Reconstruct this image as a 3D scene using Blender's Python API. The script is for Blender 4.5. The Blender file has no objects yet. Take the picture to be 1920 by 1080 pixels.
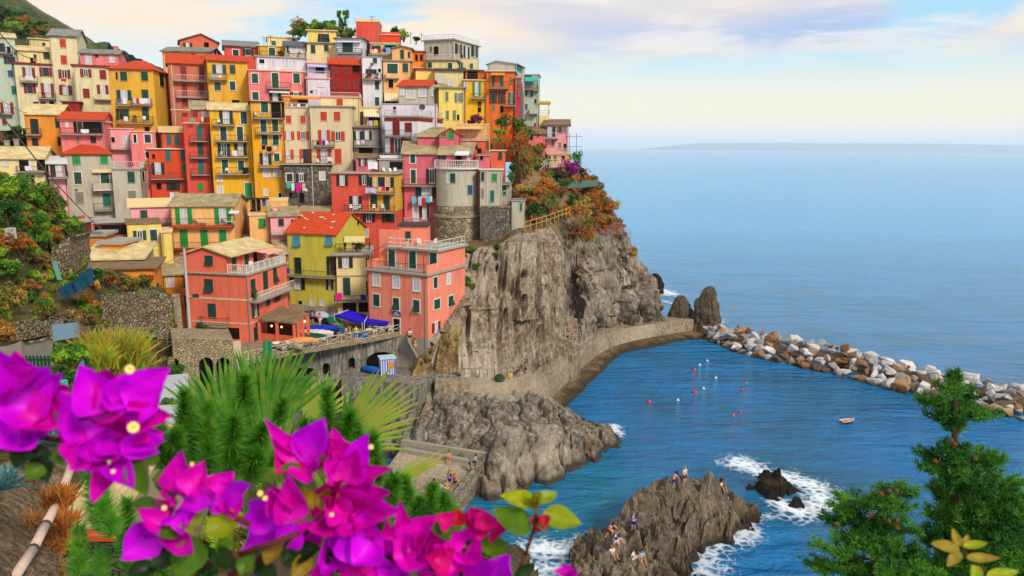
import bpy, math, random
import numpy as np
from mathutils import Vector, Matrix
from mathutils.geometry import tessellate_polygon
rnd = random.Random(7)
R = math.radians
sc = bpy.context.scene
col = sc.collection

# ------------------------------------------------------------------ camera
FPX, PITCH, ROLL, CAMZ = 1420.0, math.atan(265 / 1420.0), 0.0094, 34.0
cam_data = bpy.data.cameras.new('camera')
cam = bpy.data.objects.new('camera', cam_data); col.objects.link(cam)
cam_data.sensor_width = 36.0; cam_data.lens = FPX / 1920 * 36
cam_data.clip_start = 0.05; cam_data.clip_end = 90000
cam_data.dof.use_dof = True; cam_data.dof.focus_distance = 80; cam_data.dof.aperture_fstop = 7
CMAT = Matrix.Rotation(math.pi / 2 - PITCH, 3, 'X') @ Matrix.Rotation(ROLL, 3, 'Z')
cam.matrix_world = Matrix.Translation((0, 0, CAMZ)) @ CMAT.to_4x4()
sc.camera = cam
CN = np.array(CMAT)

# ------------------------------------------------------------------ sky, sun, exposure
EXPO = 0.85
SUN_DIR = Vector((0.50, -0.62, 0.62)).normalized()          # towards the sun: right, a little behind the viewer
w = bpy.data.worlds.new('World'); sc.world = w; w.use_nodes = True
nt = w.node_tree; nt.nodes.clear()
def wn(t, **kw):
 n = nt.nodes.new(t)
 for k, v in kw.items(): setattr(n, k, v)
 return n
def wmath(op, a, b=None, clamp=False):
 n = wn('ShaderNodeMath', operation=op, use_clamp=clamp)
 for i, s in enumerate((a, b)):
  if s is None: continue
  if isinstance(s, (int, float)): n.inputs[i].default_value = s
  else: nt.links.new(s, n.inputs[i])
 return n.outputs[0]
def wmix(fac, a, b):
 n = wn('ShaderNodeMix', data_type='RGBA')
 for i, s in ((0, fac), (6, a), (7, b)):
  if isinstance(s, (int, float)): n.inputs[i].default_value = s
  elif isinstance(s, tuple): n.inputs[i].default_value = s
  else: nt.links.new(s, n.inputs[i])
 return n.outputs[2]
sky = wn('ShaderNodeTexSky', sky_type='NISHITA', sun_disc=False)
sky.sun_elevation = math.asin(SUN_DIR.z); sky.sun_rotation = math.atan2(SUN_DIR.x, SUN_DIR.y)
sky.air_density = 1.0; sky.dust_density = 1.0; sky.ozone_density = 1.0; sky.altitude = 30
tc = wn('ShaderNodeTexCoord')
sep = wn('ShaderNodeSeparateXYZ'); nt.links.new(tc.outputs['Generated'], sep.inputs[0])
dz = sep.outputs[2]
zc = wmath('MAXIMUM', dz, 0.0)
den = wmath('ADD', zc, 0.06)
px_ = wmath('DIVIDE', sep.outputs[0], den); py_ = wmath('DIVIDE', sep.outputs[1], den)
cmb = wn('ShaderNodeCombineXYZ'); nt.links.new(px_, cmb.inputs[0]); nt.links.new(py_, cmb.inputs[1])
def wnoise(scale, detail, rough, dist, off, vec=None):
 mp = wn('ShaderNodeMapping'); mp.inputs['Location'].default_value = off
 nt.links.new(vec or cmb.outputs[0], mp.inputs[0])
 n = wn('ShaderNodeTexNoise'); nt.links.new(mp.outputs[0], n.inputs['Vector'])
 n.inputs['Scale'].default_value = scale; n.inputs['Detail'].default_value = detail
 n.inputs['Roughness'].default_value = rough; n.inputs['Distortion'].default_value = dist
 return n.outputs['Fac']
def wramp(fac, lo, hi):
 n = wn('ShaderNodeMapRange', interpolation_type='SMOOTHSTEP')
 nt.links.new(fac, n.inputs[0]); n.inputs[1].default_value = lo; n.inputs[2].default_value = hi
 return n.outputs[0]
def skyc(*c):                                                # a sky colour as it shows in the photograph, before exposure
 return tuple((x / 255) ** 2.2 / 2 ** EXPO / 0.10 for x in c) + (1,)
cl1 = wramp(wnoise(0.45, 7, 0.55, 0.6, (3.1, 1.7, 0)), 0.38, 0.53)
cl2 = wramp(wnoise(1.1, 8, 0.6, 0.5, (9.4, 4.2, 0)), 0.47, 0.64)
warm = wramp(wnoise(0.30, 3, 0.5, 0.3, (1.2, 7.9, 0)), 0.36, 0.54)
base = wmix(0.75, sky.outputs[0], skyc(170, 226, 255))
cc = wmix(warm, skyc(184, 202, 240), skyc(262, 240, 212))
high = wramp(dz, 0.075, 0.14)
lay = wmix(wmath('MULTIPLY', wmath('MULTIPLY', cl1, 0.95), high), base, cc)
lay = wmix(wmath('MULTIPLY', wmath('MULTIPLY', cl2, 0.75), high), lay, skyc(250, 244, 240))
lowb = wmath('SUBTRACT', 1.0, wramp(dz, 0.045, 0.14))        # clear creamy band low over the sea, lilac right at the horizon
lay = wmix(wmath('MULTIPLY', lowb, 0.85), lay, skyc(266, 252, 222))
lil = wmath('SUBTRACT', 1.0, wramp(dz, 0.0, 0.035))
lay = wmix(wmath('MULTIPLY', lil, 0.9), lay, skyc(234, 240, 266))
bg = wn('ShaderNodeBackground'); bg.inputs[1].default_value = 0.10
nt.links.new(lay, bg.inputs[0])
wo = wn('ShaderNodeOutputWorld'); nt.links.new(bg.outputs[0], wo.inputs[0])
w.cycles.sampling_method = 'AUTOMATIC'

sun_data = bpy.data.lights.new('sun', 'SUN'); sun_data.energy = 1.8; sun_data.angle = R(12)
sun_data.color = (1.0, 0.90, 0.76)
sun = bpy.data.objects.new('sun', sun_data); col.objects.link(sun)
sun.rotation_euler = (-SUN_DIR).to_track_quat('-Z', 'Y').to_euler(); sun.location = (0, 0, 200)
sc.view_settings.view_transform = 'Standard'; sc.view_settings.look = 'None'
sc.view_settings.exposure = EXPO; sc.view_settings.gamma = 1; sc.view_settings.use_curve_mapping = False
sc.cycles.max_bounces = 6; sc.cycles.volume_bounces = 1; sc.cycles.diffuse_bounces = 3; sc.cycles.transparent_max_bounces = 10
sc.cycles.use_denoising = True

# ------------------------------------------------------------------ rays through the lens
def ray(u, v):
 return CN @ np.array([(u - 960) / FPX, (540 - v) / FPX, -1.0])
def P(u, v, Y):
 d = ray(u, v); t = Y / d[1]; return np.array([d[0] * t, Y, CAMZ + d[2] * t])
def PZ(u, v, z):
 d = ray(u, v); t = (z - CAMZ) / d[2]; return np.array([d[0] * t, d[1] * t, z])
def px(Y, n): return n * Y / FPX                              # metres that n photo pixels span at distance Y

# ------------------------------------------------------------------ noise
def _h(i, j, k, s):
 n = (i * 374761393 + j * 668265263 + k * 2147483647 + s * 1274126177) & 0xffffffff
 n = ((n ^ (n >> 13)) * 1274126177) & 0xffffffff
 n = ((n ^ (n >> 16)) * 2246822519) & 0xffffffff
 return ((n ^ (n >> 15)) & 0xffffff) / float(0xffffff)
def vnoise(p, s=0):
 p = np.asarray(p, float); f = np.floor(p); q = p - f; i = f.astype(np.int64)
 q = q * q * q * (q * (q * 6 - 15) + 10); r = 0
 for a in (0, 1):
  for b in (0, 1):
   for c in (0, 1):
    wgt = (q[:, 0] if a else 1 - q[:, 0]) * (q[:, 1] if b else 1 - q[:, 1]) * (q[:, 2] if c else 1 - q[:, 2])
    r = r + wgt * _h(i[:, 0] + a, i[:, 1] + b, i[:, 2] + c, s)
 return r * 2 - 1
def fbm(p, o=5, s=0, g=0.5):
 p = np.asarray(p, float); a, t, r = 1.0, 0.0, 0
 for k in range(o):
  r = r + a * vnoise(p * (2.03 ** k), s + k); t += a; a *= g
 return r / t
def worley(p, s=0):
 p = np.asarray(p, float); i = np.floor(p).astype(np.int64)
 f1 = np.full(len(p), 9.0); f2 = f1.copy(); idv = np.zeros(len(p))
 for a in (-1, 0, 1):
  for b in (-1, 0, 1):
   for c in (-1, 0, 1):
    j = i + np.array([a, b, c])
    q = j + np.stack([_h(j[:, 0], j[:, 1], j[:, 2], s + m) for m in (11, 12, 13)], 1)
    d = np.sqrt(((q - p) ** 2).sum(1)); hv = _h(j[:, 0], j[:, 1], j[:, 2], s + 14)
    m = d < f1
    f2 = np.where(m, f1, np.minimum(f2, d)); idv = np.where(m, hv, idv); f1 = np.where(m, d, f1)
 return f1, f2, idv

# ------------------------------------------------------------------ objects
def tag(o, label=None, cat=None, group=None, kind=None):
 if label: o['label'] = label
 if cat: o['category'] = cat
 if group: o['group'] = group
 if kind: o['kind'] = kind
 return o
def empty(name, loc=(0, 0, 0), rz=0.0):
 o = bpy.data.objects.new(name, None); o.empty_display_size = 0.3
 o.location = [float(c) for c in loc]; o.rotation_euler = (0, 0, rz); col.objects.link(o); return o
def link(name, me, parent=None, loc=(0, 0, 0), rot=(0, 0, 0)):
 o = bpy.data.objects.new(name, me); col.objects.link(o)
 o.location = [float(c) for c in loc]; o.rotation_euler = rot
 if parent is not None: o.parent = parent
 return o
def mesh(name, v, f, mat=None, smooth=False):
 me = bpy.data.meshes.new(name)
 me.from_pydata([tuple(map(float, q)) for q in v], [], [tuple(map(int, q)) for q in f])
 for m in (mat if isinstance(mat, (list, tuple)) else [mat]):
  if m is not None: me.materials.append(m)
 if smooth: me.polygons.foreach_set('use_smooth', [True] * len(me.polygons))
 return me
def npmesh(name, v, f, mat=None, smooth=False, mi=None):
 """v (N,3), f (M,k) arrays, k the same for all faces"""
 v = np.ascontiguousarray(v, np.float32); f = np.ascontiguousarray(f, np.int32)
 me = bpy.data.meshes.new(name); M, k = f.shape
 me.vertices.add(len(v)); me.vertices.foreach_set('co', v.ravel())
 me.loops.add(M * k); me.loops.foreach_set('vertex_index', f.ravel())
 me.polygons.add(M); me.polygons.foreach_set('loop_start', np.arange(0, M * k, k, dtype=np.int32))
 for m in (mat if isinstance(mat, (list, tuple)) else [mat]):
  if m is not None: me.materials.append(m)
 if mi is not None: me.polygons.foreach_set('material_index', np.ascontiguousarray(mi, np.int32))
 me.polygons.foreach_set('use_smooth', np.full(M, bool(smooth)))
 me.update(calc_edges=True); me.validate(); return me
def grid_faces(n, m):
 a = np.arange((n - 1) * (m - 1)); i = a // (m - 1); j = a % (m - 1); b = i * m + j
 return np.stack([b, b + 1, b + m + 1, b + m], 1)
class MB:
 def __init__(s): s.v = []; s.f = []
 def box(s, x0, x1, y0, y1, z0, z1):
  b = len(s.v)
  s.v += [(x0, y0, z0), (x1, y0, z0), (x1, y1, z0), (x0, y1, z0), (x0, y0, z1), (x1, y0, z1), (x1, y1, z1), (x0, y1, z1)]
  s.f += [(b, b + 3, b + 2, b + 1), (b + 4, b + 5, b + 6, b + 7), (b, b + 1, b + 5, b + 4), (b + 1, b + 2, b + 6, b + 5), (b + 2, b + 3, b + 7, b + 6), (b + 3, b, b + 4, b + 7)]
  return s
 def poly(s, pts):
  b = len(s.v); s.v += [tuple(p) for p in pts]; s.f.append(tuple(range(b, b + len(pts)))); return s
 def prism(s, pts, d):
  """polygon pts swept along vector d"""
  b = len(s.v); n = len(pts); d = np.array(d, float)
  s.v += [tuple(p) for p in pts] + [tuple(np.array(p, float) + d) for p in pts]
  s.f.append(tuple(range(b, b + n))[::-1]); s.f.append(tuple(range(b + n, b + 2 * n)))
  for i in range(n):
   j = (i + 1) % n; s.f.append((b + i, b + j, b + n + j, b + n + i))
  return s
 def bar(s, a, c, r, n=5, r2=None):
  a = Vector(a); c = Vector(c); d = (c - a)
  if d.length < 1e-6: return s
  q = d.to_track_quat('Z', 'Y'); b = len(s.v); r2 = r if r2 is None else r2
  for p, rr in ((a, r), (c, r2)):
   for k in range(n):
    t = 2 * math.pi * k / n; s.v.append(tuple(p + q @ Vector((rr * math.cos(t), rr * math.sin(t), 0))))
  for k in range(n):
   j = (k + 1) % n; s.f.append((b + k, b + j, b + n + j, b + n + k))
  s.f.append(tuple(range(b, b + n))[::-1]); s.f.append(tuple(range(b + n, b + 2 * n))); return s
 def tube(s, pts, rs, n=6):
  for i in range(len(pts) - 1): s.bar(pts[i], pts[i + 1], rs[i], n, rs[i + 1])
  return s
 def lathe(s, prof, c=(0, 0, 0), n=12):
  b = len(s.v)
  for r, z in prof:
   for k in range(n):
    t = 2 * math.pi * k / n; s.v.append((c[0] + r * math.cos(t), c[1] + r * math.sin(t), c[2] + z))
  for i in range(len(prof) - 1):
   for k in range(n):
    j = (k + 1) % n; s.f.append((b + i * n + k, b + i * n + j, b + (i + 1) * n + j, b + (i + 1) * n + k))
  s.f.append(tuple(range(b, b + n))[::-1]); e = b + (len(prof) - 1) * n; s.f.append(tuple(range(e, e + n))); return s
 def build(s, name, mat, parent=None, loc=(0, 0, 0), rot=(0, 0, 0), smooth=False):
  return link(name, mesh(name, s.v, s.f, mat, smooth), parent, loc, rot)

# ------------------------------------------------------------------ materials
def lin(c):
 return tuple(((x / 255) / 12.92 if x <= 10 else (((x / 255) + 0.055) / 1.055) ** 2.4) for x in c)
_M = {}
class NT:
 def __init__(s, name):
  s.m = bpy.data.materials.new(name); s.m.use_nodes = True; s.t = s.m.node_tree
  s.b = s.t.nodes['Principled BSDF']; s.out = s.t.nodes['Material Output']
  s.co = s.n('ShaderNodeTexCoord').outputs['Object']
 def n(s, t, **kw):
  n = s.t.nodes.new(t)
  for k, v in kw.items(): setattr(n, k, v)
  return n
 def l(s, a, b): s.t.links.new(a, b)
 def set(s, n, i, x):
  if hasattr(x, 'is_output') or isinstance(x, bpy.types.NodeSocket): s.l(x, n.inputs[i])
  else: n.inputs[i].default_value = x
 def map(s, scale=(1, 1, 1), loc=(0, 0, 0), rot=(0, 0, 0), vec=None):
  n = s.n('ShaderNodeMapping'); s.l(vec or s.co, n.inputs[0])
  n.inputs['Scale'].default_value = scale; n.inputs['Location'].default_value = loc; n.inputs['Rotation'].default_value = rot
  return n.outputs[0]
 def noise(s, scale, detail=4, rough=0.55, dist=0.0, vec=None):
  n = s.n('ShaderNodeTexNoise'); s.l(vec or s.co, n.inputs['Vector'])
  for k, x in (('Scale', scale), ('Detail', detail), ('Roughness', rough), ('Distortion', dist)): n.inputs[k].default_value = x
  return n.outputs['Fac']
 def voro(s, scale, feat='F1', vec=None, out='Distance', rand=1.0):
  n = s.n('ShaderNodeTexVoronoi', feature=feat); s.l(vec or s.co, n.inputs['Vector']); n.inputs['Scale'].default_value = scale
  n.inputs['Randomness'].default_value = rand
  return n.outputs[out]
 def ramp(s, fac, stops, mode='LINEAR'):
  n = s.n('ShaderNodeValToRGB'); e = n.color_ramp.elements; n.color_ramp.interpolation = mode
  while len(e) < len(stops): e.new(0.5)
  for q, (p, c) in zip(e, stops): q.position = p; q.color = (*c, 1) if isinstance(c, tuple) else (c, c, c, 1)
  s.l(fac, n.inputs[0]); return n.outputs[0]
 def mr(s, fac, a, b, c=0.0, d=1.0):
  n = s.n('ShaderNodeMapRange'); s.l(fac, n.inputs[0])
  for i, x in enumerate((a, b, c, d)): n.inputs[i + 1].default_value = x
  return n.outputs[0]
 def mix(s, fac, a, b, mode='MIX'):
  n = s.n('ShaderNodeMix', data_type='RGBA', blend_type=mode)
  f = lambda x: (*x, 1) if isinstance(x, tuple) and len(x) == 3 else x
  s.set(n, 0, fac); s.set(n, 6, f(a)); s.set(n, 7, f(b)); return n.outputs[2]
 def math(s, op, a, b=0.0, clamp=False):
  n = s.n('ShaderNodeMath', operation=op, use_clamp=clamp); s.set(n, 0, a); s.set(n, 1, b); return n.outputs[0]
 def bump(s, h, strength=0.5, dist=0.1):
  n = s.n('ShaderNodeBump'); s.l(h, n.inputs['Height']); n.inputs['Strength'].default_value = strength; n.inputs['Distance'].default_value = dist
  s.l(n.outputs[0], s.b.inputs['Normal'])
 def fin(s, colr=None, rough=0.8, spec=0.3, **kw):
  if colr is not None: s.set(s.b, 'Base Color', (*colr, 1) if isinstance(colr, tuple) and len(colr) == 3 else colr)
  s.set(s.b, 'Roughness', rough); s.b.inputs['Specular IOR Level'].default_value = spec
  for k, x in kw.items(): s.set(s.b, k, x)
  return s.m
K = 0.86
def wallmat(name, rgb, old=1.0):
 if ('w', name) in _M: return _M['w', name]
 t = NT('plaster_' + name); c = tuple(x * K for x in lin(rgb))
 oi = t.n('ShaderNodeObjectInfo')
 va = t.n('ShaderNodeVectorMath', operation='ADD'); t.l(t.co, va.inputs[0])
 sc_ = t.n('ShaderNodeVectorMath', operation='SCALE'); cx = t.n('ShaderNodeCombineXYZ')
 for i in range(3): t.l(oi.outputs['Random'], cx.inputs[i])
 t.l(cx.outputs[0], sc_.inputs[0]); sc_.inputs['Scale'].default_value = 60; t.l(sc_.outputs[0], va.inputs[1]); vec = va.outputs[0]
 big = t.noise(0.32, 5, 0.6, 0.4, vec); st = t.noise(1.0, 5, 0.6, 0.2, t.map((1.6, 1.6, 0.22), vec=vec)); fine = t.noise(5.0, 5, 0.65, 0, vec)
 f1 = t.mr(big, 0.38, 0.68); f2 = t.mr(st, 0.48, 0.74)
 g = sum(c) / 3
 dirty = tuple(0.62 * x * 0.75 + 0.25 * 0.45 * g for x in c); pale = tuple(min(0.92, x * 0.94 + 0.05) for x in c)
 a = t.mix(t.math('MULTIPLY', f1, 0.75 * old), c, pale)
 b = t.mix(t.math('MULTIPLY', f2, 0.75 * old), a, dirty)
 d = t.mix(t.mr(fine, 0.35, 0.75, 0.0, 0.22), b, tuple(x * 0.72 for x in c))
 t.bump(t.noise(14, 4, 0.6, 0, vec), 0.25, 0.03)
 _M['w', name] = t.fin(d, 0.9, 0.15); return t.m
def plain(name, rgb, rough=0.7, spec=0.3, var=0.25, scale=3.0, **kw):
 if ('p', name) in _M: return _M['p', name]
 t = NT(name); c = tuple(x * K for x in lin(rgb))
 n = t.noise(scale, 4, 0.6)
 d = t.mix(t.mr(n, 0.3, 0.7, 0, var), c, tuple(x * 0.5 for x in c))
 _M['p', name] = t.fin(d, rough, spec, **kw); return t.m
def tilemat(name, c1, c2, c3, sx, sy, gap=0.03, bump=0.8):
 if ('t', name) in _M: return _M['t', name]
 t = NT(name)
 b = t.n('ShaderNodeTexBrick', offset=0.5); t.l(t.map((1, 1, 1)), b.inputs['Vector'])
 b.inputs['Color1'].default_value = (*lin(c1), 1); b.inputs['Color2'].default_value = (*lin(c2), 1); b.inputs['Mortar'].default_value = (*[x * 0.35 for x in lin(c2)], 1)
 b.inputs['Scale'].default_value = 1; b.inputs['Mortar Size'].default_value = gap; b.inputs['Brick Width'].default_value = sx; b.inputs['Row Height'].default_value = sy
 n = t.noise(0.8, 5, 0.65); n2 = t.noise(4, 4, 0.7)
 d = t.mix(t.mr(n, 0.42, 0.66, 0, 0.8), b.outputs[0], lin(c3))
 d = t.mix(t.mr(n2, 0.55, 0.75, 0, 0.5), d, tuple(x * 0.5 for x in lin(c2)))
 t.bump(t.math('ADD', t.math('MULTIPLY', b.outputs['Fac'], -1.0), t.math('MULTIPLY', n2, 0.6)), bump, 0.06)
 _M['t', name] = t.fin(d, 0.85, 0.2); return t.m
def stonemat(name, cols, scale=2.2, mortar=(120, 105, 85), mw=0.06, squash=1.0, bump=1.0):
 if ('s', name) in _M: return _M['s', name]
 t = NT(name); vec = t.map((1, 1, squash)); 
 wob = t.n('ShaderNodeVectorMath', operation='ADD'); nn = t.n('ShaderNodeTexNoise'); t.l(vec, nn.inputs[0]); nn.inputs['Scale'].default_value = 1.3
 s_ = t.n('ShaderNodeVectorMath', operation='SCALE'); t.l(nn.outputs['Color'], s_.inputs[0]); s_.inputs['Scale'].default_value = 0.35
 t.l(vec, wob.inputs[0]); t.l(s_.outputs[0], wob.inputs[1]); vv = wob.outputs[0]
 e = t.voro(scale, 'DISTANCE_TO_EDGE', vv); cc = t.n('ShaderNodeSeparateColor'); vcol = t.voro(scale, 'F1', vv, 'Color'); t.l(vcol, cc.inputs[0])
 k = len(cols); d = t.ramp(cc.outputs[0], [(i / (k - 1), tuple(x * 0.9 for x in lin(c))) for i, c in enumerate(cols)])
 n = t.noise(0.35, 5, 0.6); n2 = t.noise(7, 5, 0.65)
 d = t.mix(t.mr(n2, 0.3, 0.75, 0, 0.55), d, tuple(x * 0.3 for x in lin(cols[0])))
 m = t.mr(e, 0.0, mw, 1, 0)
 d = t.mix(t.math('MULTIPLY', m, 0.8), d, tuple(x * 0.6 for x in lin(mortar)))
 d = t.mix(t.mr(n, 0.5, 0.72, 0, 0.4), d, tuple(x * 0.45 for x in lin(mortar)))
 t.bump(t.math('ADD', t.mr(e, 0, mw * 2), t.math('MULTIPLY', n2, 0.5)), bump, 0.12)
 _M['s', name] = t.fin(d, 0.92, 0.15); return t.m
def rockmat(name, cols, stretch=(1, 1, 1), scale=0.5, wet=True, dark=0.25, bump=1.0, rot=(0, 0, 0), net=0.55, streak=0.0):
 t = NT(name); vec = t.map(stretch, rot=rot)
 n1 = t.noise(scale, 7, 0.65, 0.8, vec); n2 = t.noise(scale * 5, 6, 0.7, 0.4, vec); n3 = t.noise(scale * 0.22, 3, 0.5, 0.3)
 k = len(cols); d = t.ramp(n1, [(0.28 + 0.44 * i / (k - 1), lin(c)) for i, c in enumerate(cols)])
 d = t.mix(t.mr(n2, 0.40, 0.62, 0.75, 0), d, tuple(x * dark for x in lin(cols[0])))
 d = t.mix(t.mr(n3, 0.45, 0.65, 0, 0.5), d, lin(cols[-1]))
 v = t.voro(scale * 2.4, 'DISTANCE_TO_EDGE', t.map(tuple(0.6 * q + 0.2 for q in stretch), rot=rot))
 d = t.mix(t.mr(v, 0.0, 0.05, net, 0), d, tuple(x * 0.18 for x in lin(cols[0])))
 if streak:
  sk = t.noise(1.0, 6, 0.6, 0.5, t.map((1.5, 1.5, 0.05))); d = t.mix(t.math('MULTIPLY', t.mr(sk, 0.40, 0.33), streak), d, tuple(x * 0.10 for x in lin(cols[0]))); d = t.mix(t.mr(t.noise(0.6, 5, 0.6, 0.3, t.map((1, 1, 0.12))), 0.55, 0.68, 0, 0.5 * streak), d, lin((150, 96, 48)))
 if wet:
  g = t.n('ShaderNodeNewGeometry'); sp = t.n('ShaderNodeSeparateXYZ'); t.l(g.outputs['Position'], sp.inputs[0])
  hz = t.math('ADD', sp.outputs[2], t.math('MULTIPLY', t.noise(0.5, 3), -1.6))
  d = t.mix(t.mr(hz, -0.4, 0.35, 0.9, 0), d, (0.028, 0.020, 0.012))
  d = t.mix(t.math('MULTIPLY', t.mr(hz, 0.1, 0.5, 0, 1), t.mr(hz, 0.5, 1.0, 0.5, 0)), d, (0.15, 0.085, 0.03))
 t.bump(t.math('ADD', t.math('MULTIPLY', n2, 1.0), t.math('MULTIPLY', n1, 1.2)), bump, 0.35)
 return t.fin(d, 0.9, 0.2)
def leafmat(name, c1, c2, trans=0.35, rough=0.55, c3=None, vscale=0.5):
 """leaf colour varies per leaf cluster through noise; light shines through"""
 if ('l', name) in _M: return _M['l', name]
 t = NT(name); n = t.noise(vscale, 3, 0.6); n2 = t.noise(vscale * 9, 2, 0.5)
 a, b = lin(c1), lin(c2)
 d = t.mix(t.mr(n, 0.35, 0.65), a, b); d = t.mix(t.mr(n2, 0.4, 0.7, 0, 0.6), d, lin(c3) if c3 else tuple(0.5 * x for x in a))
 tr = t.n('ShaderNodeBsdfTranslucent'); t.l(d, tr.inputs[0])
 ms = t.n('ShaderNodeMixShader'); ms.inputs[0].default_value = trans
 m = t.fin(d, rough, 0.25); t.l(t.b.outputs[0], ms.inputs[1]); t.l(tr.outputs[0], ms.inputs[2]); t.l(ms.outputs[0], t.out.inputs[0])
 _M['l', name] = m; return m
# ================================================================== SETTING
# ---- sea
def water_mat():
 t = NT('sea_water')
 g = t.n('ShaderNodeNewGeometry').outputs['Position']
 sh = t.noise(0.045, 5, 0.6, 0.6, vec=g); sh2 = t.noise(0.25, 5, 0.65, 0.8, vec=g)
 deep, teal, turq = (0.003, 0.165, 0.42), (0.003, 0.12, 0.25), (0.006, 0.17, 0.25)
 d = t.mix(t.mr(sh, 0.40, 0.62), deep, teal); 
 # shallows round the rocks in the bay
 sp = t.n('ShaderNodeSeparateXYZ'); t.l(g, sp.inputs[0])
 dist = t.n('ShaderNodeVectorMath', operation='DISTANCE'); t.l(g, dist.inputs[0]); dist.inputs[1].default_value = PZ(1040, 930, 0)
 d = t.mix(t.math('MULTIPLY', t.mr(dist.outputs['Value'], 6, 17, 1, 0), t.mr(sh2, 0.35, 0.6)), d, turq)
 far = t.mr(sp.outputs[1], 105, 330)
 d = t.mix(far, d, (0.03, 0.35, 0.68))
 w1 = t.noise(0.55, 6, 0.62, 0.5, vec=t.map((0.55, 1.5, 1), rot=(0, 0, 0.25), vec=g))
 w2 = t.noise(0.055, 4, 0.55, 0.6, vec=t.map((0.45, 1.6, 1), rot=(0, 0, 0.12), vec=g))
 w3 = t.noise(2.2, 4, 0.6, 0.3, vec=t.map((0.7, 1.3, 1), vec=g))
 w4 = t.noise(0.19, 4, 0.6, 0.8, vec=t.map((0.4, 1.7, 1), rot=(0, 0, -0.2), vec=g))
 h = t.math('ADD', t.math('ADD', t.math('ADD', t.math('MULTIPLY', w4, 1.6), t.math('MULTIPLY', w1, 1.0)), t.math('MULTIPLY', w2, 3.2)), t.math('MULTIPLY', w3, 0.28))
 t.bump(h, 1.0, 0.95)
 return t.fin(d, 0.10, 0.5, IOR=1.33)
WATER = water_mat()
sea = link('sea', npmesh('sea', [(-20000, -60, 0), (20000, -60, 0), (20000, 22000, 0), (-20000, 22000, 0)], [(0, 1, 2, 3)], WATER))
tag(sea, kind='structure')

# ---- far headland across the bay
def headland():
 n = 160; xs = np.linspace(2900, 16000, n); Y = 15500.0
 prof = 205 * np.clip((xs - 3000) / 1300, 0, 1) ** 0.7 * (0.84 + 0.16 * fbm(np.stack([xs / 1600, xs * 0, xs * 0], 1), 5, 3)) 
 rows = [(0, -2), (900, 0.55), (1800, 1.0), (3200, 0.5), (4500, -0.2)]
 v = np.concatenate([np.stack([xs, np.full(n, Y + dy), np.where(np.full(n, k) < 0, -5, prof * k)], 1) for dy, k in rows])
 o = link('headland_hills', npmesh('headland_hills', v, grid_faces(len(rows), n)[:, ::-1], plain('far_hills_haze_tint', (146, 164, 186), 0.9, 0.1, 0.3, 0.002), True))  # pale blue-grey has part of the distance haze mixed into the hill colour
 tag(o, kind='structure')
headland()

def haze():
 m = MB().box(-20500, 20500, -70, 22500, -6, 225); mt = bpy.data.materials.new('sea_air'); mt.use_nodes = True; n = mt.node_tree; n.nodes.clear(); v = n.nodes.new('ShaderNodeVolumePrincipled'); v.inputs['Density'].default_value = 7e-5; v.inputs['Color'].default_value = (.92, .96, 1, 1); o = n.nodes.new('ShaderNodeOutputMaterial'); n.links.new(v.outputs[0], o.inputs['Volume'])
 tag(m.build('haze', mt), kind='stuff')
haze()
# ---- depth-map terrain patches, built from where each point really stands
def idw(ctrl, q, p=2.6):
 c = np.array(ctrl, float); d = np.sqrt(((q[:, None, :] - c[None, :, :2]) ** 2).sum(2)) + 1e-6
 wgt = d ** -p; return (wgt * c[None, :, 2]).sum(1) / wgt.sum(1)
def tps(ctrl, q, lam=8.0):
 c = np.array(ctrl, float); X = c[:, :2] / 200; Q = q / 200; n = len(c)
 ph = lambda r2: np.where(r2 > 1e-12, 0.5 * r2 * np.log(r2 + 1e-12), 0)
 A = np.zeros((n + 3, n + 3)); d = ((X[:, None] - X[None]) ** 2).sum(2); A[:n, :n] = ph(d) + lam * 1e-3 * np.eye(n); A[:n, n] = 1; A[:n, n + 1:] = X; A[n, :n] = 1; A[n + 1:, :n] = X.T
 w_ = np.linalg.solve(A, np.r_[c[:, 2], 0, 0, 0]); d = ((Q[:, None] - X[None]) ** 2).sum(2)
 return ph(d) @ w_[:n] + w_[n] + Q @ w_[n + 1:]
def inpoly(q, poly):
 p = np.array(poly, float); r = np.zeros(len(q), bool)
 for (x0, y0), (x1, y1) in zip(p, np.roll(p, -1, 0)):
  c = (y0 > q[:, 1]) != (y1 > q[:, 1]); r ^= c & (q[:, 0] < (x1 - x0) * (q[:, 1] - y0) / (y1 - y0 + 1e-12) + x0)
 return r
def patch(name, ctrl, box, nu, nv, amp, freq, mat, seed=0, kind='structure', poly=None):
 u0, u1, v0, v1 = box; U, V = np.meshgrid(np.linspace(u0, u1, nu), np.linspace(v0, v1, nv))
 q = np.stack([U.ravel(), V.ravel()], 1); Y = tps(ctrl, q)
 p = np.array([P(a, b, y) for (a, b), y in zip(q, Y)])
 p += amp * np.stack([0.4 * fbm(p * freq, 5, seed), -1.0 * fbm(p * freq, 6, seed + 20), 0.8 * fbm(p * freq, 5, seed + 40)], 1)
 f = grid_faces(nv, nu)[:, ::-1]
 if poly: f = f[inpoly(q + 5 * np.stack([fbm(p * .5, 3, 77), fbm(p * .5, 3, 78)], 1), poly)[f].any(1)]
 o = link(name, npmesh(name, p, f, mat, True)); tag(o, kind=kind); return o, p
DIRT = rockmat('hill_earth', [(72, 62, 38), (104, 88, 52), (84, 92, 40), (140, 116, 72)], scale=0.35, wet=False, dark=0.4)
GREENHILL = rockmat('mountain_scrub', [(44, 62, 26), (70, 86, 36), (96, 98, 52), (150, 122, 88)], scale=0.06, wet=False, dark=0.5)
patch('mountain_slope', [(-40, -60, 330), (60, 5, 300), (118, 56, 270), (200, 100, 265), (-40, 60, 230), (60, 80, 235), (160, 130, 240)], (-330, 200, -70, 140), 80, 40, 5, 0.05, GREENHILL, 3)
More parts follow.
